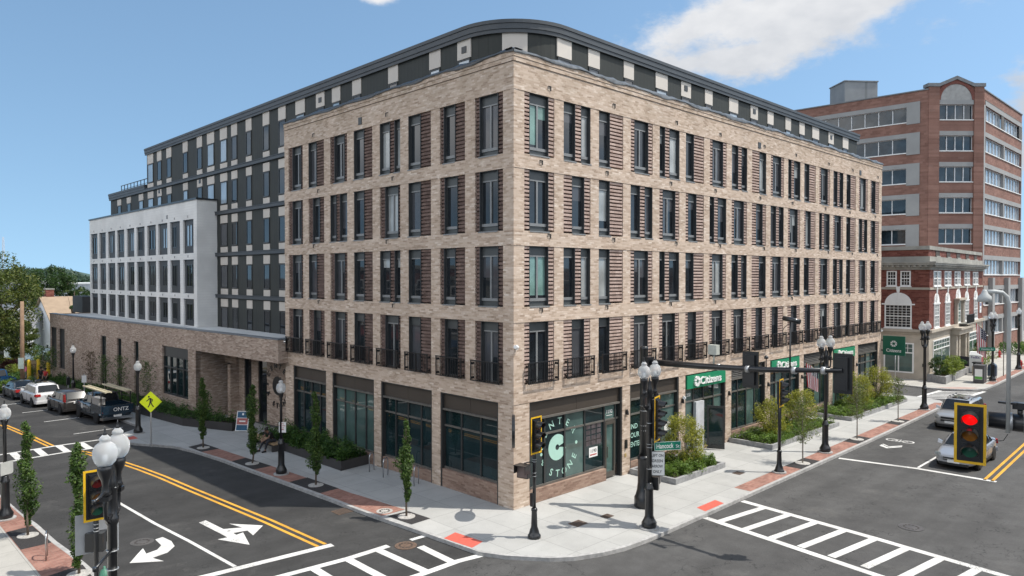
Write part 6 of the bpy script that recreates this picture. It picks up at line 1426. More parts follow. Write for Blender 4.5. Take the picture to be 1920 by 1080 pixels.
def hydrant(label, x, y, mat):
    t = thing('fire_hydrant', label, 'fire hydrant', (x, y, gz(x, y)), 0)
    mb = MB(); mb.lathe([(.2, 0), (.2, .06), (.13, .08), (.12, .55), (.16, .57), (.16, .62), (.13, .66), (.09, .76), (.03, .8), (.03, .86)], n=14); mb.obj('barrel', mat, t)
    mb = MB(); mb.tube([(-.24, 0, .45), (.24, 0, .45)], .06, 10); mb.tube([(0, -.22, .42), (0, 0, .42)], .075, 10); mb.obj('outlet', mat, t)
hydrant('red fire hydrant on the far pavement by the crossing', 78.0, -.6, RED); hydrant('red standpipe hydrant beside the farthest lamp', 68.3, -4.4, RED); hydrant('green fire hydrant partly hidden behind the near left poles', -13.9, 2.9, plain('hydrant_green', (.06, .2, .13), .5))
t = thing('sign_post', 'thin dark sign post standing in the far brick strip', 'post', (60.0, -4.55, 0)); mb = MB(); mb.tube([(0, 0, 0), (0, 0, 3.0)], .035, 6); mb.obj('post', plain('post_brown', (.09, .07, .06), .6), t)
# flags
FR, FW, FBL = plain('flag_red', (.42, .025, .035), .7), plain('flag_white', (.70, .69, .68), .7), plain('flag_navy', (.03, .032, .06), .7)
def flag(label, base, tip, drop, seed, stand=None):
    t = thing('flag', label, 'flag', base, 0, 'national flags on lamp posts')
    B0 = Vector((0, 0, 0)); T0 = Vector(tip) - Vector(base)
    mb = MB(); mb.tube([B0, T0], .016, 6); mb.obj('flagstaff', plain('staff', (.3, .24, .12), .5), t)
    rnd = random.Random(seed); nu, nv = 26, 13; ln = T0.length; mb = MB(); G_ = {}
    d = T0.normalized(); out = d.cross(Vector((0, 0, 1))).normalized(); fly = drop
    for i in range(nu + 1):
        for j in range(nv + 1):
            s = j / nv; q = i / nu
            p = T0 * (1 - s * .68) + Vector((0, 0, -1)) * (q * fly * (1 - .12 * s)) - Vector((d.x, d.y, 0)) * (.10 * q * (1 - s)) + out * (.07 * math.sin(s * 9 + q * 2.0 + seed) * (.3 + q))
            G_[i, j] = mb.P(p)
    for i in range(nu):
        for j in range(nv):
            m = 2 if (i < 10 and j > 5) else (0 if j % 2 == 0 else 1); mb.face([G_[i, j], G_[i + 1, j], G_[i + 1, j + 1], G_[i, j + 1]], m, True)
    cl = mb.obj('cloth', [FR, FW, FBL], t)
    sm = MB()
    for i in range(1, 10, 2):
        for j in range(7, 13, 2):
            c = Vector(mb.v[G_[i, j]]); e1 = (Vector(mb.v[G_[i + 1, j]]) - c).normalized(); e2 = (Vector(mb.v[G_[i, j + 1]]) - c).normalized(); nn = e1.cross(e2).normalized()
            for s in (-1, 1): sm.poly([c + nn * .006 * s + (e1 * math.cos(a) + e2 * math.sin(a)) * (.062 if k % 2 == 0 else .026) for k, a in enumerate([math.pi * q / 5 for q in range(10)])])
    sm.obj('star', FW, cl)
    return t
flag('striped flag hanging from the lamp post in front of the louvred shop bay', (18.35, -4.75, 4.15), (17.8, -4.05, 4.75), 1.3, 1)
flag('striped flag on the lamp post near the mailboxes', (55.2, -4.6, 3.9), (54.2, -3.6, 5.2), 2.6, 4)
t = thing('flagpole', 'tall thin flagpole with a limp flag at the right edge', 'flagpole', (92.0, -3.6, 0)); mb = MB(); mb.tube([(0, 0, 0), (0, 0, 13)], .07, 8); mb.lathe([(.1, 0), (.1, .15)], (0, 0, 13), 8); mb.obj('pole', GALV, t)
mb = MB(); 
for j in range(8): 
    for i in range(6): mb.quad((-.1 - j * .09, .03 * math.sin(j), 12 - i * .5 - j * .1), (-.1 - (j + 1) * .09, .03 * math.sin(j + 1), 12 - i * .5 - (j + 1) * .1), (-.1 - (j + 1) * .09, .03 * math.sin(j + 1), 11.5 - i * .5 - (j + 1) * .1), (-.1 - j * .09, .03 * math.sin(j), 11.5 - i * .5 - j * .1), 2 if i < 2 else j % 2)
mb.obj('cloth', [FR, FW, FBL], t)
# left edge: utility pole, fence, bollards, mast
t = thing('utility_pole', 'weathered wooden utility pole with a small pale sign', 'utility pole', (-6.35, 57.2, gz(-6.3, 57)), 0)
mb = MB(); mb.tube([(0, 0, -.3), (0, 0, 4), (.03, 0, 8.0)], [.19, .17, .15], 12); mb.obj('pole', plain('pole_wood', (.26, .17, .11), .9, .25, 2), t); mb = MB(); mb.box(-.24, .24, -.22, -.2, 1.9, 2.9); mb.obj('sign_plate', plain('sign_pale_green', (.5, .6, .55), .5), t, rotz=rad(-40))
t = thing('timber_fence', 'new pale timber board fence behind the yellow bollards', 'fence', (-3.7, 66.5, gz(0, 66)), rad(-36))
mb = MB()
for k in range(34): mb.box(-1.5 + k * .17, -1.36 + k * .17, -.02, .02, .08, 1.75)
mb.obj('boards', PINE, t); mb = MB(); mb.box(-1.5, 4.3, -.06, -.02, .35, .45); mb.box(-1.5, 4.3, -.06, -.02, 1.35, 1.45); mb.box(-1.5, 4.3, -.05, .05, 1.75, 1.8); mb.obj('rail', TIMBER, t)
for x, y, h, l in ((-4.75, 63.2, 2.1, 'left yellow bollard in front of the timber fence'), (-4.0, 63.0, 2.1, 'middle yellow bollard in front of the timber fence'), (-3.45, 61.6, 1.9, 'thick yellow bollard closest to the brick wing')):
    mb = MB(); mb.lathe([(.17, 0), (.17, h), (.14, h + .06), (.05, h + .1)], n=14); mb.lathe([(.2, 0), (.2, .08)], n=14); tag(mb.obj('bollard', plain('bollard_yellow', (.72, .48, .02), .5), None, (x, y, gz(x, y))), l, 'bollard', 'yellow bollards by the fence')
RM = thing('radio_mast', 'thin lattice radio mast on the horizon at far left', 'radio mast', (*rtv(400, -284), 0), 0)
mb = MB()
for a in range(3): mb.tube([(1.1 * math.cos(a * 2.09), 1.1 * math.sin(a * 2.09), 0), (.3 * math.cos(a * 2.09), .3 * math.sin(a * 2.09), 31.5)], .13, 5)
for k in range(12): z = k * 2.6; r = 1.1 - .8 * z / 31.5; mb.tube([(r, 0, z), (-r / 2, r * .87, z + 1.3), (-r / 2, -r * .87, z + 2.6)], .06, 4)
mb.obj('lattice', plain('mast_steel', (.35, .36, .4), .6), RM)
# ================================================================ VEHICLES
def wheel(t, x, y, r, wd=.22, side=1):
    mb = MB(); ax = (Vector((1, 0, 0)), Vector((0, 0, 1)), Vector((0, side, 0)))
    mb.lathe([(r * .62, -wd / 2), (r * .9, -wd / 2), (r, -wd * .32), (r, wd * .32), (r * .92, wd / 2), (r * .68, wd / 2)], (x, y, r), 20, axis=ax); w = mb.obj('wheel', TYRE, t)
    mb = MB(); mb.lathe([(r * .67, wd * .3), (r * .66, wd * .45), (r * .6, wd * .36), (r * .2, wd * .3), (r * .18, wd * .45), (.01, wd * .46)], (x, y, r), 20, axis=ax); 
    for k in range(5):
        a = k * 2 * math.pi / 5; c, s = math.cos(a), math.sin(a); p = lambda rr, tt, h: (x + (c * rr - s * tt), y + side * h, r + (s * rr + c * tt))
        mb.hexa([p(r * .15, -.035, wd * .34), p(r * .62, -.05, wd * .34), p(r * .62, .05, wd * .34), p(r * .15, .035, wd * .34)], [p(r * .15, -.03, wd * .46), p(r * .62, -.04, wd * .44), p(r * .62, .04, wd * .44), p(r * .15, .03, wd * .46)])
    mb.obj('rim', [ALLOY], w)
def car(label, x, y, rot, sp, paint, group=None, cat='car', name='parked_car', parts=True):
    t = thing(name, label, cat, (x, y, gz(x, y) + ROAD), rot, group)
    L_, Wd, r = sp['L'], sp['W'], sp['r']; hw = Wd / 2
    # lower shell: loft of rounded sections from nose (+x) to tail
    ring = lambda h, zl, zs: [(0, zl), (h * .78, zl), (h * .93, zl + .06), (h * .985, zl + .2), (h, zl + (zs - zl) * .55), (h * .985, zs - .13), (h * .93, zs - .03), (h * .80, zs + .005), (0, zs + .025)]
    mb = MB(); prev = None; st = sp['st']
    for (xx, zl, zs, hf) in st:
        q = ring(hw * hf, zl, zs); full = [(xx, a, z) for a, z in q] + [(xx, -a, z) for a, z in q[-2:0:-1]]
        cur = [mb.P(p) for p in full]
        if prev:
            for k in range(len(cur)): mb.face([prev[k], cur[k], cur[(k + 1) % len(cur)], prev[(k + 1) % len(cur)]], 0, True)
        else: mb.face(cur, 0, True)
        prev = cur
    mb.face(prev[::-1], 0, True)
    body = mb.obj('body', [paint], t)
    sd_ = body.modifiers.new('smooth', 'SUBSURF'); sd_.levels = 1; sd_.render_levels = 2
    # greenhouse
    c = sp['cab']; xb0, xb1, xr1, xr0, zb, zr = c['front'], c['wtop'], c['rtop'], c['rear'], c['zb'], c['zr']; hb, ht = hw * .90, hw * .70 if not c.get('box') else hw * .78
    zbr = c.get('zbr', zb)
    mb = MB(); N_ = 6
    def sec(xx, z0, z1, h0, h1):
        return [(xx, h0, z0), (xx, h0 + (h1 - h0) * .85, z0 + (z1 - z0) * .86), (xx, h1 * .88, z1 - .012), (xx, 0, z1 + .02), (xx, -h1 * .88, z1 - .012), (xx, -(h0 + (h1 - h0) * .85), z0 + (z1 - z0) * .86), (xx, -h0, z0)]
    secs = [sec(xb0, zb - .04, zb, hb * .93, hb * .9), sec((xb0 + xb1) / 2, zb, zb + (zr - zb) * .56, hb, hb * .86), sec(xb1, zb, zr - .03, hb, ht), sec((xb1 + xr1) / 2, zb, zr, hb, ht), sec(xr1, zb, zr - .03, hb, ht * .97), sec((xr1 + xr0) / 2, zbr, zbr + (zr - zbr) * .52, hb * .97, hb * .84), sec(xr0, zbr - .04, zbr, hb * .92, hb * .88)]
    prev = None
    for q in secs:
        cur = [mb.P(p) for p in q]
        if prev:
            for k in range(len(cur) - 1): mb.face([prev[k], cur[k], cur[k + 1], prev[k + 1]], 0, True)
        else: mb.face(cur, 0)
        prev = cur
    mb.face(prev[::-1], 0); mb.obj('cabin', [paint], t)
    e = .012
    def pane(name, pts):
        m2 = MB(); m2.poly(pts); m2.obj(name, CARG, t)
    # windscreen and rear window
    def slope(xa, za, ha, xb, zb_, hb_, f0, f1):
        P0 = lambda f, s: (xa + (xb - xa) * f, s * (ha + (hb_ - ha) * f), za + (zb_ - za) * f)
        return P0(f0, -1), P0(f0, 1), P0(f1, 1), P0(f1, -1)
    a = slope(xb0, zb, hb * .84, xb1, zr - .02, ht * .84, .06, .93); pane('windscreen', [(p[0] + .03, p[1], p[2] + .045) for p in a])
    a = slope(xr0, zbr, hb * .82, xr1, zr - .02, ht * .82, .08 if not c.get('box') else .12, .9); pane('rear_window', [(p[0] - .03, p[1], p[2] + .045) for p in a])
    cuts = c['cuts']
    for s in (-1, 1):
        for (p0, p1) in cuts:
            def sp_(xx, f):
                z0, z1 = zb + .05, zr - .13; z = z0 + (z1 - z0) * f; lim0 = xb0 + (xb1 - xb0) * ((z - zb) / (zr - zb)) - .12; lim1 = xr0 + (xr1 - xr0) * ((z - zbr) / (zr - zbr)) + .12
                xc = max(min(xx, lim0), lim1); h = hb + (ht - hb) * .85 * min(1, (z - zb) / ((zr - zb) * .86)); return (xc, s * (h + .012), z)
            pane('side_window', [sp_(p0, 0), sp_(p1, 0), sp_(p1, 1), sp_(p0, 1)])
    # wheels and dark arches
    for xx in (sp['fx'], sp['rx']):
        for s in (-1, 1):
            m2 = MB(); ax = (Vector((1, 0, 0)), Vector((0, 0, 1)), Vector((0, s, 0))); m2.lathe([(r * 1.16, -.1), (r * 1.16, .008), (.01, .008)], (xx, s * (hw - .012), r + .01), 22, axis=ax, sm=False); m2.obj('wheel_arch', plain('arch_black', (.012, .012, .012), .8), t)
            wheel(t, xx, s * (hw - .10), r, .24, s)
    nose, tail = st[0][0], st[-1][0]
    for s in (-1, 1):
        h = sp.get('hl', (.62, .78)); m2 = MB(); m2.hexa([(nose - .26, s * hw * .93, h[0]), (nose - .02, s * hw * .62, h[0]), (nose - .03, s * hw * .60, h[1]), (nose - .34, s * hw * .90, h[1])], [(nose - .22, s * hw * .975, h[0] + .02), (nose + .015, s * hw * .66, h[0] + .02), (nose - .02, s * hw * .62, h[1] + .02), (nose - .3, s * hw * .945, h[1] + .01)]); m2.obj('headlight', plain('headlight_lens', (.42, .43, .43), .12, .2, 8, spec=.8), t)
        tl = sp.get('tl', (.75, .98, .3)); m2 = MB(); m2.hexa([(tail - .015, s * hw * (1 - tl[2]), tl[0]), (tail - .015, s * hw * .93, tl[0]), (tail + .2, s * hw * 1.004, tl[0]), (tail + .2, s * hw * .8, tl[0])], [(tail + .02, s * hw * (1 - tl[2]), tl[1]), (tail + .02, s * hw * .92, tl[1]), (tail + .22, s * hw * .985, tl[1]), (tail + .22, s * hw * .8, tl[1])]); m2.obj('taillight', plain('taillight_lens', (.36, .012, .012), .2, .2, 8), t)
        m2 = MB(); xm = xb0 - .42; m2.hexa([(xm, s * hw * .95, zb + .0), (xm + .14, s * hw * .95, zb), (xm + .18, s * (hw + .15), zb + .04), (xm, s * (hw + .15), zb + .04)], [(xm, s * hw * .95, zb + .12), (xm + .1, s * hw * .95, zb + .12), (xm + .12, s * (hw + .14), zb + .2), (xm, s * (hw + .14), zb + .2)]); m2.obj('door_mirror', [paint], t)
    g = sp.get('grille', (.42, .66)); m2 = MB(); m2.box(nose - .05, nose + .012, -hw * .5, hw * .5, g[0], g[1], 0); m2.box(nose + .012, nose + .02, -hw * .5, hw * .5, (g[0] + g[1]) / 2 - .02, (g[0] + g[1]) / 2 + .015, 1); m2.box(nose - .08, nose - .005, -hw * .7, hw * .7, .24, .36, 0); m2.obj('grille', [plain('grille_black', (.015, .015, .016), .5), STEEL], t)
    m2 = MB(); m2.box(nose + .01, nose + .03, -.26, .26, .36 if 'np' not in sp else sp['np'], (.36 if 'np' not in sp else sp['np']) + .14); m2.obj('number_plate', WHITE, t)
    m2 = MB(); z = sp.get('rp', .78); m2.box(tail - .03, tail - .005, -.26, .26, z, z + .15); m2.obj('number_plate', WHITE, t)
    m2 = MB(); m2.hexa([(tail - .03, -hw * .92, .34), (tail + .3, -hw * 1.0, .34), (tail + .3, hw * 1.0, .34), (tail - .03, hw * .92, .34)], [(tail - .05, -hw * .9, .52), (tail + .25, -hw * 1.0, .52), (tail + .25, hw * 1.0, .52), (tail - .05, hw * .9, .52)]); m2.obj('rear_bumper', sp.get('bump') or paint, t)
    m2 = MB()
    for s in (-1, 1):
        m2.box(st[-1][0] + .9, st[0][0] - .9, s * (hw - .03) - .02, s * (hw - .03) + .02, sp['sillz'], sp['sillz'] + .1, 0)
        for xx in sp.get('doors', (.95, -.1, -1.05)): m2.box(xx - .006, xx + .006, s * (hw * .995) - .008, s * (hw * .995) + .006, sp['sillz'] + .15, zb - .1, 0)
        for xx in sp.get('handles', (.12, -.85)): m2.box(xx - .09, xx + .09, s * (hw + .0) - .015, s * (hw + .0) + .02, zb - .17, zb - .13, 1)
    m2.obj('door_trim', [plain('trim_black', (.012, .012, .012), .6), paint], t)
    if sp.get('rails'):
        m2 = MB()
        for s in (-1, 1): m2.tube([(xb1 - .25, s * ht * .86, zr), (xb1 - .35, s * ht * .86, zr + .07), (xr1 + .3, s * ht * .84, zr + .07), (xr1 + .2, s * ht * .84, zr)], .022, 6)
        m2.obj('roof_rail', BLACKM, t)
        m2 = MB(); m2.box(xb1 - 1.05, xb1 - .3, -.42, .42, zr + .015, zr + .03); m2.obj('sunroof', CARG, t)
    return t
SEDAN = dict(L=4.8, W=1.82, r=.33, fx=1.42, rx=-1.36, sillz=.22, st=[(2.40, .34, .62, .62), (2.36, .26, .70, .80), (2.15, .22, .76, .93), (1.6, .20, .87, .99), (1.0, .19, .955, 1), (0, .19, .97, 1), (-1.0, .19, .99, 1), (-1.7, .2, 1.03, .99), (-2.2, .24, 1.03, .93), (-2.36, .3, .98, .84), (-2.40, .38, .86, .70)], cab=dict(front=1.25, wtop=.42, rtop=-.85, rear=-1.75, zb=.95, zr=1.46, zbr=1.02, cuts=((.98, .12), (.04, -.86), (-.94, -1.5))), hl=(.60, .76), tl=(.72, .94, .42), grille=(.46, .60), rp=.72)
SUV = dict(L=4.78, W=1.91, r=.365, fx=1.42, rx=-1.37, sillz=.3, st=[(2.39, .42, .74, .66), (2.35, .34, .86, .83), (2.15, .30, .95, .94), (1.7, .28, 1.05, .99), (1.0, .27, 1.12, 1), (0, .27, 1.13, 1), (-1.0, .27, 1.14, 1), (-1.8, .28, 1.15, .99), (-2.2, .32, 1.14, .95), (-2.36, .38, 1.08, .88), (-2.39, .5, .95, .78)], cab=dict(front=1.3, wtop=.5, rtop=-1.92, rear=-2.3, zb=1.1, zr=1.73, zbr=1.12, box=1, cuts=((1.02, .16), (.08, -.92), (-1.0, -1.95))), hl=(.74, .92), tl=(.86, 1.2, .22), grille=(.56, .84), np=.46, rp=.88, rails=1, handles=(.15, -.95))
CRV = dict(SUV); CRV.update(L=4.55, W=1.80, st=[(x * .95, zl, zs - .06, h) for x, zl, zs, h in SUV['st']], cab=dict(front=1.25, wtop=.5, rtop=-1.72, rear=-2.16, zb=1.04, zr=1.66, zbr=1.06, box=1, cuts=((1.0, .16), (.08, -.9), (-.98, -1.75))), tl=(1.02, 1.55, .14), fx=1.32, rx=-1.3, rp=.86, rails=0)
SILV = plain('silver_paint', (.34, .355, .38), .28, .04, 1, metal=.35, coat=.6)
SILV2 = plain('warm_silver_paint', (.34, .345, .345), .3, .04, 1, metal=.35, coat=.6)
WHC = plain('white_car_paint', (.74, .74, .74), .3, .03, 1, coat=.6)
NAVY = plain('dark_slate_paint', (.035, .045, .06), .25, .06, 1, metal=.2, coat=.7)
CHAR = plain('charcoal_paint', (.055, .05, .048), .28, .06, 1, metal=.3, coat=.6)
BLUE = plain('truck_blue_paint', (.012, .05, .13), .25, .06, 1, coat=.7)
DTEAL = plain('truck_teal_paint', (.008, .024, .042), .25, .06, 1, coat=.7)
car('silver saloon car waiting at the stop line behind the red signal', 22.2, -10.45, rad(180), SEDAN, SILV, 'moving cars on the main street', name='saloon_car')
car('silver sport utility car with roof rails driving beside the brick strip', 32.15, -7.75, rad(180), SUV, SILV2, 'moving cars on the main street', name='sport_utility_car')
HEAD = rad(93.1)
G_ = 'cars parked along the side street'
car('white sport utility car parked with red tail lights showing', -6.92, 47.2, HEAD, dict(SUV, tl=(.9, 1.08, .42)), WHC, G_, name='sport_utility_car')
car('dark charcoal compact estate car with tall red tail lights', -6.28, 41.4, HEAD, CRV, CHAR, G_, name='estate_car')
car('dark blue grey saloon car parked ahead of the white car', -7.25, 53.0, HEAD, SEDAN, NAVY, G_, name='saloon_car')
def pickup(label, x, y, rot, paint, rack):
    W_ = 2.02
    sp = dict(L=5.75, W=W_, r=.40, fx=1.85, rx=-1.75, sillz=.42, st=[(2.88, .5, .95, .78), (2.82, .42, 1.08, .9), (2.5, .4, 1.18, .97), (1.6, .38, 1.24, 1), (.6, .38, 1.24, 1), (-.75, .38, 1.22, 1), (-.85, .38, .82, .97), (-2.7, .42, .82, .97), (-2.85, .5, .8, .95)], cab=dict(front=1.5, wtop=.75, rtop=-.5, rear=-.78, zb=1.22, zr=1.9, box=1, cuts=((1.2, .35), (.27, -.55))), hl=(.86, 1.08), tl=(.84, 1.22, .1), grille=(.62, 1.05), rp=.5, bump=STEEL, doors=(1.1, .3, -.7), handles=(.42, -.55))
    t = car(label, x, y, rot, sp, paint, G_, 'pickup truck', 'pickup_truck')
    h = W_ / 2; mb = MB()
    for s in (-1, 1): mb.box(-2.86, -.8, s * (h - .05) - .05, s * (h - .05) + .05, .75, 1.30)
    mb.box(-.86, -.78, -h + .1, h - .1, .8, 1.30); mb.box(-2.9, -2.82, -h + .1, h - .1, .70, 1.29); mb.obj('cargo_bed', [paint], t)
    mb = MB(); mb.box(-2.83, -.85, -h + .1, h - .1, .86, .88); mb.obj('bed_floor', plain('bed_black', (.02, .02, .02), .8), t)
    if rack:
        mb = MB()
        for xx in (-2.55, -.95):
            for s in (-1, 1): mb.box(xx - .03, xx + .03, s * .92 - .03, s * .92 + .03, 1.3, 2.12)
            mb.box(xx - .03, xx + .03, -.95, .95, 2.12, 2.17)
        for s in (-1, 1): mb.box(-2.55, -.95, s * .92 - .025, s * .92 + .025, 1.7, 1.74)
        mb.obj('ladder_rack', BLACKM, t)
        for s in (-1, 1):
            mb = MB()
            for o in (-.17, .17): mb.box(-3.1, 1.5, s * .62 + o - .03, s * .62 + o + .03, 2.18, 2.27)
            for k in range(14): xx = -2.95 + k * .33; mb.box(xx, xx + .07, s * .62 - .17, s * .62 + .17, 2.2, 2.24)
            mb.obj('ladder', plain('ladder_cream', (.62, .55, .38), .6), t)
        mb = MB(); mb.box(-2.3, -1.0, h - .42, h - .02, 1.31, 1.72); mb.box(-2.34, -.96, h - .46, h + .0, 1.72, 1.77); mb.obj('tool_box', plain('toolbox_alloy', (.44, .43, .41), .45, .1, 2, metal=.3), t)
        mb = MB(); add_text(mb, 'ONTZ', .34, (-2.905, -.2, .9), (0, -1, 0), (0, 0, 1)); add_text(mb, 'AMERICAN', .2, (.3, h + .014, .86), (-1, 0, 0), (0, 0, 1)); disc2 = [(1.0 + .2 * math.cos(a), h + .014, .93 + .2 * math.sin(a)) for a in [math.pi * k / 8 for k in range(16)]]; mb.poly(disc2); mb.obj('lettering', WHITE, t)
    return t
pickup('dark blue pickup truck with a ladder rack, cream ladders and side tool box', -5.35, 35.9, HEAD, DTEAL, True)
pickup('bright blue pickup truck at the far left of the parked row', -8.0, 59.9, HEAD, BLUE, False)
# ================================================================ VEGETATION
def leaf_mesh(name, pts, size, mat, parent=None, loc=None, rotz=0, seed=0, flat_=0.0, aspect=.62, out=None):
    """many small folded leaf faces; pts is an (n,3) array"""
    r = np.random.default_rng(seed); n = len(pts); pts = np.asarray(pts, float)
    nrm = r.normal(size=(n, 3)); nrm[:, 2] = np.abs(nrm[:, 2]) * (1 + flat_ * 3) + flat_
    if out is not None: nrm = nrm * .75 + out * .9
    nrm /= np.linalg.norm(nrm, axis=1)[:, None]
    t = r.normal(size=(n, 3)); t -= nrm * (t * nrm).sum(1)[:, None]; t /= np.linalg.norm(t, axis=1)[:, None]; b = np.cross(nrm, t)
    s = size * r.uniform(.6, 1.3, n)[:, None]
    v = np.stack([pts - t * s, pts + b * s * aspect * .5 - nrm * s * .12, pts + t * s, pts - b * s * aspect * .5 - nrm * s * .12], 1).reshape(-1, 3)
    me = bpy.data.meshes.new(name); me.vertices.add(4 * n); me.vertices.foreach_set('co', v.ravel())
    me.loops.add(4 * n); me.loops.foreach_set('vertex_index', np.arange(4 * n)); me.polygons.add(n); me.polygons.foreach_set('loop_start', np.arange(0, 4 * n, 4)); me.polygons.foreach_set('loop_total', np.full(n, 4))
    me.update(calc_edges=True); me.validate(); me.materials.append(mat)
    o = bpy.data.objects.new(name, me); COL.objects.link(o); o.parent = parent
    if loc: o.location = loc
    o.rotation_euler = (0, 0, rotz); return o
def clumps(r, centers, radii, per, squash=1.0):
    P = []; O = []
    for c, ra in zip(centers, radii):
        d = r.normal(size=(per, 3)); d /= np.linalg.norm(d, axis=1)[:, None]; q = r.uniform(.45, 1.05, per) ** .6
        d2 = d * q[:, None] * ra; d2[:, 2] *= squash; P.append(np.asarray(c) + d2); O.append(d)
    return np.concatenate(P), np.concatenate(O)
# --- slender clipped kerb trees
def column_tree(label, x, y, h, seed, z0=.55, rmax=.40, parent_group='columnar kerb trees'):
    r = np.random.default_rng(seed); t = thing('street_tree', label, 'tree', (x, y, gz(x, y)), 0, parent_group)
    mb = MB(); path = [(0, 0, -.05)]; k = 8
    for i in range(1, k): path.append((r.normal(0, .03), r.normal(0, .03), (h - .3) * i / (k - 1)))
    mb.tube(path, [.045 - .035 * i / (k - 1) for i in range(k)], 7)
    for i in range(14):
        z = z0 + (h - z0 - .4) * i / 14; a = r.uniform(0, 6.28); mb.tube([(0, 0, z), (.2 * math.cos(a), .2 * math.sin(a), z + .25)], [.012, .004], 4)
    mb.obj('trunk', BARK, t)
    mb = MB(); mb.lathe([(.34, 0), (.34, .02), (.02, .03)], n=18, sm=False); mb.obj('gravel_ring', GRAVEL, t, (0, 0, .01))
    C = []; R = []; n = 30
    sway = r.uniform(0, 6.28)
    for i in range(n):
        f = i / (n - 1); z = z0 + (h - z0 - .12) * f
        env = rmax * (.50 + .7 * math.sin(math.pi * min(1, f * .62 + .26)) ** 1.3 * (1.0 if f < .8 else (1 - (f - .8) * 3.6))); env *= r.uniform(.6, 1.15) * (.80 + .30 * math.sin(z * 2.9 + seed * 1.7)) * min(1, .55 + f * 3.5)
        for _ in range(2 if f < .93 else 1):
            a = r.uniform(0, 6.28); q = r.uniform(0, .62) * env; C.append((q * math.cos(a) + .06 * math.sin(z * 2.2 + sway), q * math.sin(a) + .06 * math.cos(z * 1.7 + sway), z + r.normal(0, .05))); R.append(max(.09, env * r.uniform(.38, .6)))
    P, O = clumps(r, C, R, 85, 1.25); leaf_mesh('crown', P, .066, LEAF_COL, t, seed=seed, out=O * .8)
    return t
TREES = [(-3.52, 2.35, 3.75, 1, 'kerb tree nearest the corner, its base in sunlight', .75, .33), (-3.85, 8.75, 4.2, 2, 'dark kerb tree standing before the hedge planter', .6, .43), (-4.08, 14.75, 4.05, 3, 'kerb tree left of the seated man and lamp', .6, .42), (-4.38, 20.3, 3.95, 4, 'farthest kerb tree near the yellow crossing sign', .7, .40),
         (-14.42, 10.45, 4.15, 5, 'bushy columnar tree in the mulch square at the left edge', .5, .45), (-14.05, 5.1, 4.25, 6, 'columnar tree behind the near left traffic signal', .35, .42)]
for x, y, h, sd_, l, z0, rm in TREES: column_tree(l, x, y, h, sd_, z0, rm)
# --- young street trees with airy crowns
def young_tree(label, x, y, h, seed, z0, rx, mat=LEAF_YNG, dens=26, group='young trees in the brick strip', lean=0, ring=True, base=None):
    r = np.random.default_rng(seed); t = thing('young_tree', label, 'tree', (x, y, gz(x, y) if base is None else base), 0, group)
    mb = MB(); path = [(0, 0, -.05), (.02, .01, h * .3), (-.02, .02, h * .6), (.0, 0, h * .96)]; mb.tube(path, [.035, .03, .022, .006], 7)
    tips = []
    for i in range(26):
        f = i / 25; z = z0 + (h * .92 - z0) * f; a = i * 2.4 + r.uniform(-.4, .4); ln = rx * (.55 + .8 * math.sin(math.pi * (.15 + .75 * f))) * r.uniform(.55, 1.1)
        p1 = (ln * .5 * math.cos(a), ln * .5 * math.sin(a), z + ln * .35); p2 = (ln * math.cos(a), ln * math.sin(a), z + ln * .6); mb.tube([(0, 0, z), p1, p2], [.012, .007, .003], 4); tips += [p1, p2, (p1[0] * .6, p1[1] * .6, z + ln * .2)]
    mb.obj('trunk', BARKP, t)
    if ring: m2 = MB(); m2.lathe([(.36, 0), (.36, .02), (.02, .03)], n=18, sm=False); m2.obj('gravel_ring', GRAVEL, t, (0, 0, .01))
    P, O = clumps(r, tips, [rx * r.uniform(.18, .36) for _ in tips], dens); leaf_mesh('crown', P, .05, mat, t, seed=seed)
    return t
young_tree('young tree with loose pale crown nearest the stop line', 15.33, -4.97, 3.35, 21, .95, .62); young_tree('young tree with thin crown in the middle mulch square', 22.75, -4.88, 3.35, 22, 1.15, .60); young_tree('slight young tree farthest along the brick strip', 29.95, -4.8, 2.9, 23, 1.15, .36, dens=16)
for k, (u, w, h, rx, s) in enumerate([(41.6, 1.25, 3.2, .42, 31), (38.5, 1.3, 3.3, .5, 32), (28.2, 1.2, 3.5, .5, 33), (25.0, 1.2, 3.3, .5, 34), (21.6, 1.15, 3.5, .5, 35), (16.3, 1.2, 3.4, .5, 36)]):
    p = WA + WD * u + WN * w
    young_tree(['sparse young tree before the two dark panels of the brick wing', 'young tree beside the far single lamp by the brick wing', 'reddish young tree before the leftmost slit window', 'low young tree before the middle slit window', 'young tree behind the near single lamp and right slit window', 'young tree at the wide window of the brick wing'][k], p.x, p.y, h, s, 1.0, rx, LEAF_COL if k != 2 else leafm('reddish_leaf', (.06, .03, .02), (.10, .06, .03), (.08, .10, .03)), 22, 'young trees along the brick wing', ring=False, base=gz(p.x, p.y) + .45)
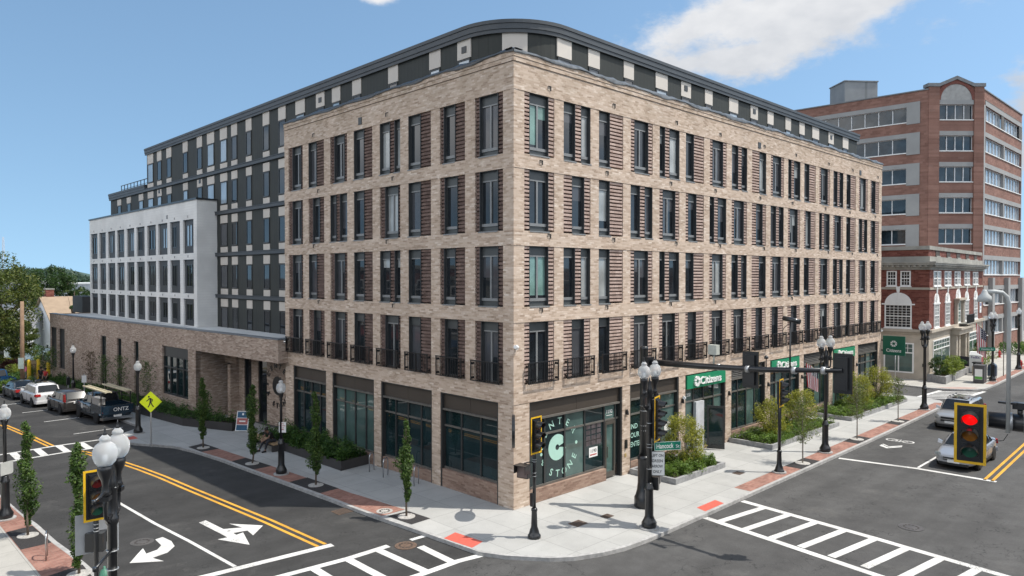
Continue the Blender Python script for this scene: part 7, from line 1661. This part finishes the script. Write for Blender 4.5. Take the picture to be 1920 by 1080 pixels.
# --- multi-stem golden shrubs
def shrub(label, x, y, z, h, rx, seed, mat, group, n=44, leaf=.055, cat='shrub', squash=1.15, per=95, shoots=16):
    r = np.random.default_rng(seed); t = thing('shrub', label, cat, (x, y, z), 0, group)
    mb = MB(); C = []; R = []
    for i in range(shoots):
        a = r.uniform(0, 6.28); sp = r.uniform(.15, .85) * rx; top = (sp * math.cos(a), sp * math.sin(a), h * r.uniform(.72, .98)); mid = (sp * .5 * math.cos(a), sp * .5 * math.sin(a), h * .42); mb.tube([(0.08 * math.cos(a), .08 * math.sin(a), -.05), mid, top], [.02, .014, .004], 5)
    mb.obj('stems', BARKP, t)
    for i in range(n):
        f = r.uniform(0.0, 1) ** .85; z_ = h * (.12 + .82 * f); e = rx * math.sin(math.pi * (.2 + .68 * f)) ** .7; a = r.uniform(0, 6.28); q = e * r.uniform(.25, 1) ** .6; C.append((q * math.cos(a), q * math.sin(a), z_)); R.append(rx * r.uniform(.17, .34))
    P, O = clumps(r, C, R, per, squash); leaf_mesh('foliage', P, leaf, mat, t, seed=seed, out=O * .5)
    return t
GS = 'golden shrubs in the street front beds'
shrub('tall golden shrub in the bed by the corner shop', 10.35, -1.25, .2, 2.35, 1.0, 41, LEAF_GOLD, GS, 70)
shrub('golden shrub at the near end of the middle bed', 19.2, -1.5, .2, 2.15, 1.05, 42, LEAF_GOLD, GS, 64); shrub('golden shrub at the far end of the middle bed beside the lamp', 23.3, -1.35, .2, 2.25, 1.0, 43, LEAF_GOLD, GS, 64)
shrub('golden shrub half hidden behind the dark hanging signal', 32.1, -1.45, .2, 2.35, 1.1, 44, LEAF_GOLD, GS, 64); shrub('broad golden shrub at the far end of the last bed', 36.6, -1.3, .2, 2.3, 1.15, 45, LEAF_GOLD, GS, 66)
# --- planted beds
def carpet(name, label, poly, z, hmin, hmax, size, mat, n, seed, bare=.18):
    r = np.random.default_rng(seed); P = np.array(poly, float); mn, mx = P.min(0), P.max(0)
    def inside(q):
        c = np.zeros(len(q), bool); j = len(P) - 1
        for i in range(len(P)):
            xi, yi, xj, yj = *P[i], *P[j]; k = ((yi > q[:, 1]) != (yj > q[:, 1])) & (q[:, 0] < (xj - xi) * (q[:, 1] - yi) / (yj - yi + 1e-12) + xi); c ^= k; j = i
        return c
    area = abs(sum(P[i - 1][0] * P[i][1] - P[i][0] * P[i - 1][1] for i in range(len(P)))) / 2
    nc = int(area * 7); q = r.uniform(mn, mx, (nc * 9 + 50, 2)); q = q[inside(q)][:nc]; pts = []
    per = max(10, n // max(1, len(q)))
    for c in q:
        hh = r.uniform(hmin, hmax) * (.65 + .7 * abs(math.sin(c[0] * 1.3 + c[1] * 2.1 + seed))); ra = r.uniform(.2, .42); d = r.normal(size=(per, 3)); d /= np.linalg.norm(d, axis=1)[:, None]; d[:, 2] = np.abs(d[:, 2]); s = r.uniform(.55, 1.05, per)[:, None]
        zz = z + gz(*c); pts.append(np.c_[c[0] + d[:, 0] * s[:, 0] * ra, c[1] + d[:, 1] * s[:, 0] * ra, zz + d[:, 2] * s[:, 0] * hh])
    o = leaf_mesh(name, np.concatenate(pts), size, mat, seed=seed, flat_=.5); return tag(o, label, 'ground cover', None, 'stuff')
def inset(p, d=.12):
    c = np.mean(p, 0); return [tuple(np.array(q) + (c - np.array(q)) / np.linalg.norm(c - np.array(q)) * d) for q in p]
carpet('groundcover_plants', 'low bright green ground cover filling the bed by the corner shop', inset(PA['R1'], .1), .2, .25, .55, .06, LEAF_GC, 13000, 51)
carpet('groundcover_plants', 'low bright green ground cover filling the middle granite bed', inset(PA['R2'], .1), .2, .22, .5, .06, LEAF_GC, 20000, 52)
carpet('groundcover_plants', 'low bright green ground cover filling the last granite bed', inset(PA['R3'], .1), .2, .22, .5, .065, LEAF_GC, 20000, 53)
carpet('hedge_plants', 'dark green leafy planting filling the planter along the shop windows', inset(PA['L1'], .12), .40, .4, .8, .085, LEAF_HEDGE, 16000, 54)
carpet('hedge_plants', 'dark green leafy planting in the long planter by the brick wing', PA['L2'], .45, .3, .65, .09, LEAF_HEDGE, 22000, 55)
# --- bank shrubs
BS = 'bushes in the bank planters'
for k, (x, y, h, rx, m, l) in enumerate([(51.55, -1.35, 1.75, .72, LEAF_DRK, 'dark conical bush at the near end of the bank planters'), (52.6, -1.75, 1.1, .75, LEAF_BR, 'round bright bush in front of the bank window'), (54.3, -1.5, 1.35, .95, LEAF_BR, 'biggest bright yellow green bush in the bank planter'), (56.2, -1.35, 1.4, .95, LEAF_BR, 'bright spreading bush behind the biggest bank bush'), (58.3, -1.2, 1.0, .7, LEAF_HEDGE, 'small dark bush at the far end of the bank planter'), (64.2, -1.9, 2.2, 1.2, LEAF_BR, 'loose bright shrub beyond the parcel box')]):
    shrub(l, x, y, .5 if k < 5 else 0, h, rx, 60 + k, m, BS, 30, .075, 'bush', .9, 70, 6)
shrub('dark rounded shrub behind the far name sign', 67.0, -1.0, 0, 2.6, .75, 70, LEAF_DRK, BS, 26, .09, 'bush', 1, 60, 6)
shrub('clipped dark bush bed by the office entrance at right edge', 84, -1.0, 0, 1.3, 2.2, 71, LEAF_HEDGE, BS, 40, .12, 'bush', .7, 60, 6); shrub('clipped green bush in the office forecourt behind the last lamp', 88.5, -2.2, 0, 1.2, 2.0, 72, LEAF_BR, BS, 36, .12, 'bush', .7, 60, 6)
# --- left background trees
def big_tree(label, x, y, base, h, rx, rz, seed, mat, n=90, per=120, leaf=.16, trunk=.3, crown_z=None, hole=0.0, name='broadleaf_tree'):
    r = np.random.default_rng(seed); t = thing(name, label, 'tree', (x, y, base), 0)
    cz = crown_z or h - rz; mb = MB(); mb.tube([(0, 0, -.3), (.1, 0, cz * .45), (0, .1, cz * .8), (0, 0, cz + rz * .3)], [trunk, trunk * .85, trunk * .6, trunk * .2], 9)
    C = []; R = []
    for i in range(n):
        d = r.normal(size=3); d /= np.linalg.norm(d); q = r.uniform(.25, 1) ** .45; p = np.array([d[0] * rx * q, d[1] * rx * q, cz + d[2] * rz * q]); p += r.normal(0, .25, 3)
        C.append(p); R.append(min(rx, rz) * r.uniform(.15, .30))
    for i in range(16):
        p = C[i * (n // 16)]; mb.tube([(0, 0, cz * .6 + .3 * i % 2), tuple(np.array(p) * np.array([.5, .5, 1]) - np.array([0, 0, (p[2] - cz * .6) * .45])), tuple(p)], [trunk * .4, trunk * .2, trunk * .06], 5)
    mb.obj('trunk', BARK, t); P, O = clumps(r, C, R, per, .8); leaf_mesh('crown', P, leaf, mat, t, seed=seed, out=O * .6); return t
p = rtv(70, -51.3); big_tree('large maple with olive and bronze leaves filling the left edge', p.x, p.y, -1.5, 13, 4.3, 5.2, 81, LEAF_OAK, 150, 150, .17, .35, 7.9)
p = rtv(76, -52.8); big_tree('lower maple limb mass hanging over the white houses', p.x, p.y, -1.6, 7, 1.9, 2.2, 82, LEAF_OAK, 60, 110, .16, .2, 4.6)
p = rtv(118, -76); big_tree('dark green round tree behind the chimney', p.x, p.y, -2.2, 12.5, 4.0, 3.6, 83, LEAF_DRK, 90, 120, .22, .35, 9.2)
p = rtv(122, -72.2); big_tree('lower dark tree between the chimney and the grey shed', p.x, p.y, -2.2, 9, 3.0, 2.7, 84, LEAF_DRK, 60, 110, .22, .3, 7.0)
p = rtv(86, -52.2); big_tree('small leafy tree standing at the white building corner by the tan roof', p.x, p.y, -2, 7, 1.5, 3.0, 85, LEAF_HEDGE, 40, 90, .16, .2, 5.2)
p = rtv(80, -48.9); big_tree('bare twiggy treetop rising beside the white block', p.x, p.y, -2, 9, .8, 1.6, 86, LEAF_YNG, 12, 22, .1, .12, 9.2)
for k, (d, lat, h, rx, m, l) in enumerate([(72, -49.5, 1.7, 1.3, LEAF_BR, 'bright yellow green bush beside the timber fence'), (75, -53.0, 2.2, 1.5, LEAF_GOLD, 'golden bush in the garden left of the utility pole'), (73, -51.2, 2.0, 1.1, leafm('purple_leaf', (.035, .012, .014), (.09, .03, .03), (.14, .06, .05)), 'purple leaved bush just right of the utility pole'), (66.5, -46.4, 1.2, 1.5, LEAF_HEDGE, 'green bush at the end of the brick wing'), (64, -45.6, 1.0, 1.2, LEAF_GC, 'low bright plants beside the far litter bin'), (79, -53.4, 3.0, 1.8, LEAF_HEDGE, 'dark green bush below the porch of the white house'), (77, -50.0, 2.4, 1.3, LEAF_BR, 'leafy bush between the white house and the brick wing')]):
    p = rtv(d, lat); shrub(l, p.x, p.y, gz(p.x, p.y), h, rx, 90 + k, m, 'garden bushes at the left', 34, .11, 'bush', .85, 70, 6)
# lawn and gardens beyond the end of the wing
flat('lawn', [[(-9.2, 68), (-2.8, 66), (14, 66), (30, 160), (-30, 160), (-12, 90)]], ROAD + .14, leafm('lawn_green', (.05, .075, .02), (.09, .12, .035), None, .0))
# far wooded ridge
def ridge():
    mb = MB(); r = random.Random(5); A = rtv(620, -480); Bq = rtv(620, -330); n = 60; prev = None
    for k in range(n + 1):
        f = k / n; p = A.lerp(Bq, f); hgt = 11.5 + 5.5 * math.sin(f * 6.2 + .2) + 1.8 * math.sin(f * 21) + r.uniform(-.6, .6); b = rtv(60, 0) - rtv(0, 0)
        cur = [mb.P((p.x, p.y, -6)), mb.P((p.x + b.x * .3, p.y + b.y * .3, hgt * .7)), mb.P((p.x + b.x, p.y + b.y, hgt)), mb.P((p.x + b.x * 4, p.y + b.y * 4, -6))]
        if prev:
            for j in range(3): mb.face([prev[j], prev[j + 1], cur[j + 1], cur[j]], 0, True)
        prev = cur
    o = mb.obj('hills', plain('far_wood', (.05, .085, .07), .9, .3, .05)); tag(o, kind='structure')
    rr = np.random.default_rng(9); f = rr.uniform(0, 1, 5200); P = []
    for q in f:
        p = A.lerp(Bq, q); s = rr.uniform(.1, 1.0); b = rtv(60, 0) - rtv(0, 0); hgt = 11.5 + 5.5 * math.sin(q * 6.2 + .2) + 1.8 * math.sin(q * 21); P.append((p.x + b.x * s, p.y + b.y * s, hgt * (.55 + .45 * s) + rr.uniform(-.8, 1.6)))
    tag(leaf_mesh('woodland', np.array(P), 2.2, LEAF_HILL, seed=9), 'far blue green wooded ridge on the horizon', 'wood', None, 'stuff')
ridge()
# ================================================================ PEOPLE
SKIN = plain('skin', (.33, .19, .13), .6, .08, 4); SKIND = plain('tanned_skin', (.24, .13, .085), .6, .08, 4)
HAIRD = plain('dark_hair', (.018, .014, .012), .7, .2, 10)
def skinmesh(name, verts, edges, radii, mat, parent, sub=1, root=0):
    me = bpy.data.meshes.new(name); me.from_pydata(verts, edges, []); me.materials.append(mat)
    o = bpy.data.objects.new(name, me); COL.objects.link(o); o.parent = parent
    me.skin_vertices.new() if hasattr(me.skin_vertices, 'new') else None
    m = o.modifiers.new('skin', 'SKIN'); m.use_smooth_shade = True
    if not me.skin_vertices:
        bm = bmesh.new(); bm.from_mesh(me); bm.verts.layers.skin.verify(); bm.to_mesh(me); bm.free()
    for k, r in enumerate(radii):
        sv = me.skin_vertices[0].data[k]; sv.radius = (r, r) if not isinstance(r, tuple) else r; sv.use_root = (k == root)
    s = o.modifiers.new('sub', 'SUBSURF'); s.levels = sub; s.render_levels = sub; return o
def person(label, loc, rot, J, shirt, legs, skin=SKIN, hair=HAIRD, short_sleeve=True, group=None):
    """J: joint positions in metres: pelvis, chest, neck, head, and per side sh, el, wr, hp, kn, an, toe"""
    t = thing('person', label, 'person', loc, rot, group)
    V = []; E = []; R = []
    def add(p, r, par=None):
        V.append(tuple(p)); R.append(r)
        if par is not None: E.append((par, len(V) - 1))
        return len(V) - 1
    pel = add(J['pelvis'], (.145, .105)); wst = add(Vector(J['pelvis']).lerp(Vector(J['chest']), .5), (.13, .095), pel); ch = add(J['chest'], (.155, .11), wst); nk = add(J['neck'], .055, ch)
    hd0 = add(Vector(J['neck']).lerp(Vector(J['head']), .45), .075, nk); hd = add(J['head'], (.085, .10), hd0); add(Vector(J['head']) + (Vector(J['head']) - Vector(J['neck'])).normalized() * .09, .06, hd)
    for s in 'LR':
        sh = add(J['sh' + s], .058, ch); el = add(J['el' + s], .04, sh); wr = add(J['wr' + s], .028, el)
        w = Vector(J['wr' + s]); d = (w - Vector(J['el' + s])).normalized(); pm = add(w + d * .07, (.04, .018), wr)
        side = Vector(J['shR']) - Vector(J['shL']); side.normalize()
        for q in range(4): f1 = add(w + d * .10 + side * (-.028 + .019 * q), .0095, pm); f2 = add(w + d * (.145 - .008 * abs(q - 1)) + side * (-.03 + .02 * q) + Vector((0, 0, -.018)), .008, f1)
        th = add(w + d * .075 + side * (.045 if s == 'L' else -.045), .0105, pm)
        hp = add(J['hp' + s], .085, pel); kn = add(J['kn' + s], .058, hp); an = add(J['an' + s], .036, kn); toe = add(J['toe' + s], .032, an)
    skinmesh('body', V, E, R, skin, t, 1)
    # face details follow the head direction
    hdv = Vector(J['head']); fw = Vector(J.get('face', (1, 0, 0))).normalized(); sd2 = fw.cross(Vector((0, 0, 1))).normalized()
    mb = MB(); c = hdv + Vector((0, 0, .045)) - fw * .018
    for i in range(7):
        pass
    ax = (sd2, fw, Vector((0, 0, 1))); mb.lathe([(.112, -.05), (.12, .0), (.112, .05), (.08, .09), (.03, .105)], c - fw * .012, 12, axis=ax); mb.obj('hair', hair, t)
    mb = MB()
    for s in (-1, 1): mb.lathe([(.012, -.006), (.012, .006)], hdv + fw * .098 + sd2 * .035 * s + Vector((0, 0, .01)), 6)
    mb.lathe([(.016, -.02), (.01, .02)], hdv + fw * .108 + Vector((0, 0, -.02)), 6); mb.box(*[v for p in zip(tuple(hdv + fw * .1 + Vector((-.02, -.02, -.062))), tuple(hdv + fw * .1 + Vector((.02, .02, -.054)))) for v in p]); mb.obj('face', plain('face_dark', (.12, .06, .05), .6), t)
    # clothes: shirt and trousers as close-fitting shells, shoes
    V = []; E = []; R = []
    pel = add(Vector(J['pelvis']) + Vector((0, 0, .02)), (.165, .125)); wst = add(Vector(J['pelvis']).lerp(Vector(J['chest']), .5), (.155, .12), pel); ch = add(J['chest'], (.18, .13), wst); add(Vector(J['chest']).lerp(Vector(J['neck']), .75), .075, ch)
    for s in 'LR': sh = add(J['sh' + s], .076, ch); add(Vector(J['sh' + s]).lerp(Vector(J['el' + s]), .6 if short_sleeve else 1), .06, sh)
    skinmesh('shirt', V, E, R, shirt, t, 1)
    V = []; E = []; R = []; pel = add(J['pelvis'], (.16, .12))
    for s in 'LR': hp = add(J['hp' + s], .105, pel); kn = add(J['kn' + s], .076, hp); add(Vector(J['kn' + s]).lerp(Vector(J['an' + s]), .92), .055, kn)
    skinmesh('trousers', V, E, R, legs, t, 1)
    for s in 'LR':
        a, b = Vector(J['an' + s]), Vector(J['toe' + s]); d = b - a; d.z = 0; d.normalize()
        mb = MB(); mb.tube([a - d * .05 + Vector((0, 0, -.035)), a + d * .06 + Vector((0, 0, -.03)), a + d * .19 + Vector((0, 0, -.05))], [.05, .056, .04], 10); mb.obj('shoe', plain('shoe_dark', (.03, .026, .025), .6), t)
    return t
def standing(lean=0.0, stride=.12, arm=.1):
    return dict(pelvis=(0, 0, .93), chest=(.02 + lean, 0, 1.27), neck=(.03 + lean, 0, 1.47), head=(.05 + lean, 0, 1.62), shL=(.01 + lean, .19, 1.4), shR=(.01 + lean, -.19, 1.4), elL=(-.03 + arm, .26, 1.14), elR=(-.03 - arm * .3, -.26, 1.14), wrL=(.12 + arm, .25, .95), wrR=(.08, -.25, .9),
                hpL=(0, .09, .9), hpR=(0, -.09, .9), knL=(stride, .1, .5), knR=(-stride * .4, -.1, .5), anL=(stride * 1.2, .1, .09), anR=(-stride * 1.3, -.1, .1), toeL=(stride * 1.2 + .14, .11, .04), toeR=(-stride * 1.3 + .14, -.11, .04))
# man sitting on the bench, bent forward over his knees, facing the street (-x)
SIT = dict(pelvis=(0, 0, .57), chest=(.20, 0, .90), neck=(.33, 0, 1.06), head=(.43, 0, 1.15), face=(.8, 0, -.45), shL=(.24, .18, 1.0), shR=(.24, -.18, 1.0), elL=(.42, .22, .76), elR=(.44, -.22, .74), wrL=(.62, .08, .62), wrR=(.63, -.06, .60),
           hpL=(.05, .1, .55), hpR=(.05, -.1, .55), knL=(.46, .18, .54), knR=(.44, -.2, .54), anL=(.62, .22, .1), anR=(.74, -.16, .1), toeL=(.76, .23, .04), toeR=(.88, -.17, .04))
BLK = plain('black_cloth', (.016, .015, .016), .8, .2, 5)
sx, sy = -1.9, 16.95
person('man in black t-shirt and dark trousers bending forward on the planter bench', (sx, sy, gz(sx, sy) - .0), rad(186), SIT, BLK, plain('dark_trousers', (.024, .026, .034), .8), SKIND)
def walker(d, lat, rot, label, shirt, legs, grp='people on the far pavement', **k):
    p = rtv(d, lat); person(label, (p.x, p.y, gz(p.x, p.y) + .0), rot, standing(**k), shirt, legs, SKIN, HAIRD, group=grp)
PINKC = plain('pink_cloth', (.62, .13, .25), .8, .1, 5)
walker(71.5, -49.2, rad(40), 'person in a pink top farthest left on the pavement', PINKC, BLK); walker(70.5, -48.0, rad(60), 'person in a pink top next to the utility pole', plain('rose_cloth', (.66, .18, .3), .8), plain('grey_trousers', (.12, .12, .13), .8), stride=.2)
walker(73.5, -48.7, rad(-100), 'walking person in pale top and shorts left of the utility pole', plain('pale_cloth', (.4, .4, .42), .8), plain('tan_shorts', (.3, .22, .15), .8), stride=.2)
walker(66.5, -43.4, rad(-140), 'person in a red top standing by the yellow bollards', plain('red_cloth', (.45, .03, .03), .8), BLK); walker(67.5, -44.5, rad(-120), 'person in dark clothes beside the one in red', BLK, BLK, arm=.2)

# ================================================================ THE STREET OPPOSITE (behind the viewpoint; it is what the shop windows mirror)
flat('sidewalk', [[(-60, -23.2), (-60, -40), (120, -40), (120, -20.5), (60, -22), (20, -23), (0, -23.2)]], 0.0, CONCL, thick=.3)
def row_building(label, x0, x1, y0, y1, h, mat, face, storeys, seed):
    t = thing('row_building', label, 'building', ((x0 + x1) / 2, (y0 + y1) / 2, 0)); cx, cy = (x0 + x1) / 2, (y0 + y1) / 2; a, b = (x1 - x0) / 2, (y1 - y0) / 2
    mb = MB(); mb.box(-a, a, -b, b, -1, h); mb.obj('wall', mat, t)
    mb = MB(); mb.box(-a - .15, a + .15, -b - .15, b + .15, h, h + .35); mb.obj('cornice', LIMEG, t)
    tf, ln = ((lambda p: (p[0] - a, b + p[2], p[1])), 2 * a) if face == 'n' else ((lambda p: (a + p[2], p[0] - b, p[1])), 2 * b)
    n = max(2, int(ln / 2.6)); fh = (h - 4) / max(1, storeys - 1)
    for r in range(storeys - 1):
        for k in range(n):
            u = ln * (k + .5) / n; z = 4.3 + r * fh; mb = MB(tf)
            for p, q, s_, t_ in ((u - .6, u - .5, z, z + 1.7), (u + .5, u + .6, z, z + 1.7), (u - .5, u + .5, z + 1.6, z + 1.7), (u - .7, u + .7, z - .12, z), (u - .5, u + .5, z + .8, z + .86)): mb.box(p, q, s_, t_, 0, .06)
            o = mb.obj('window', WHITE, t); p = MB(tf); p.quad((u - .5, z, .02), (u + .5, z, .02), (u + .5, z + 1.6, .02), (u - .5, z + 1.6, .02)); p.obj('pane', G_DARK, o)
    mb = MB(tf); mb.box(.4, ln - .4, 3.1, 3.7, 0, .15); o = mb.obj('shop_fascia', plain('shop_fascia_%d' % seed, ((.05, .1, .2), (.3, .05, .04), (.08, .2, .1), (.3, .28, .22))[seed % 4], .6), t)
    for k in range(max(2, int(ln / 4))):
        m = max(2, int(ln / 4)); u0, u1 = .4 + (ln - .8) * k / m + .2, .4 + (ln - .8) * (k + 1) / m - .2; p = MB(tf); p.box(u0, u1, .5, 2.9, 0, .03); p.obj('shop_window', G_SHOP, t)
row_building('red brick two storey shop row opposite the bank block', 18, 44, -40, -27.5, 8.5, OLDB, 'n', 2, 0)
row_building('cream rendered three storey shop opposite the corner', -4, 17.5, -41, -27.5, 11, plain('cream_render', (.5, .45, .36), .85, .1, .5), 'n', 3, 1)
row_building('brown brick shop row behind the viewpoint', -30, -5, -42, -29.5, 9.5, GREYB, 'n', 3, 2)
row_building('long red brick row at the far side of the main street', 45, 90, -40, -25.5, 10, REDB, 'n', 3, 3)
row_building('grey stone block across the side street from the porch', -38, -20.5, 9, 30, 9.0, LIMEG, 'e', 3, 4)
row_building('red brick block across the side street by the crossing', -40, -22, 32, 58, 10.0, OLDB, 'e', 3, 5)
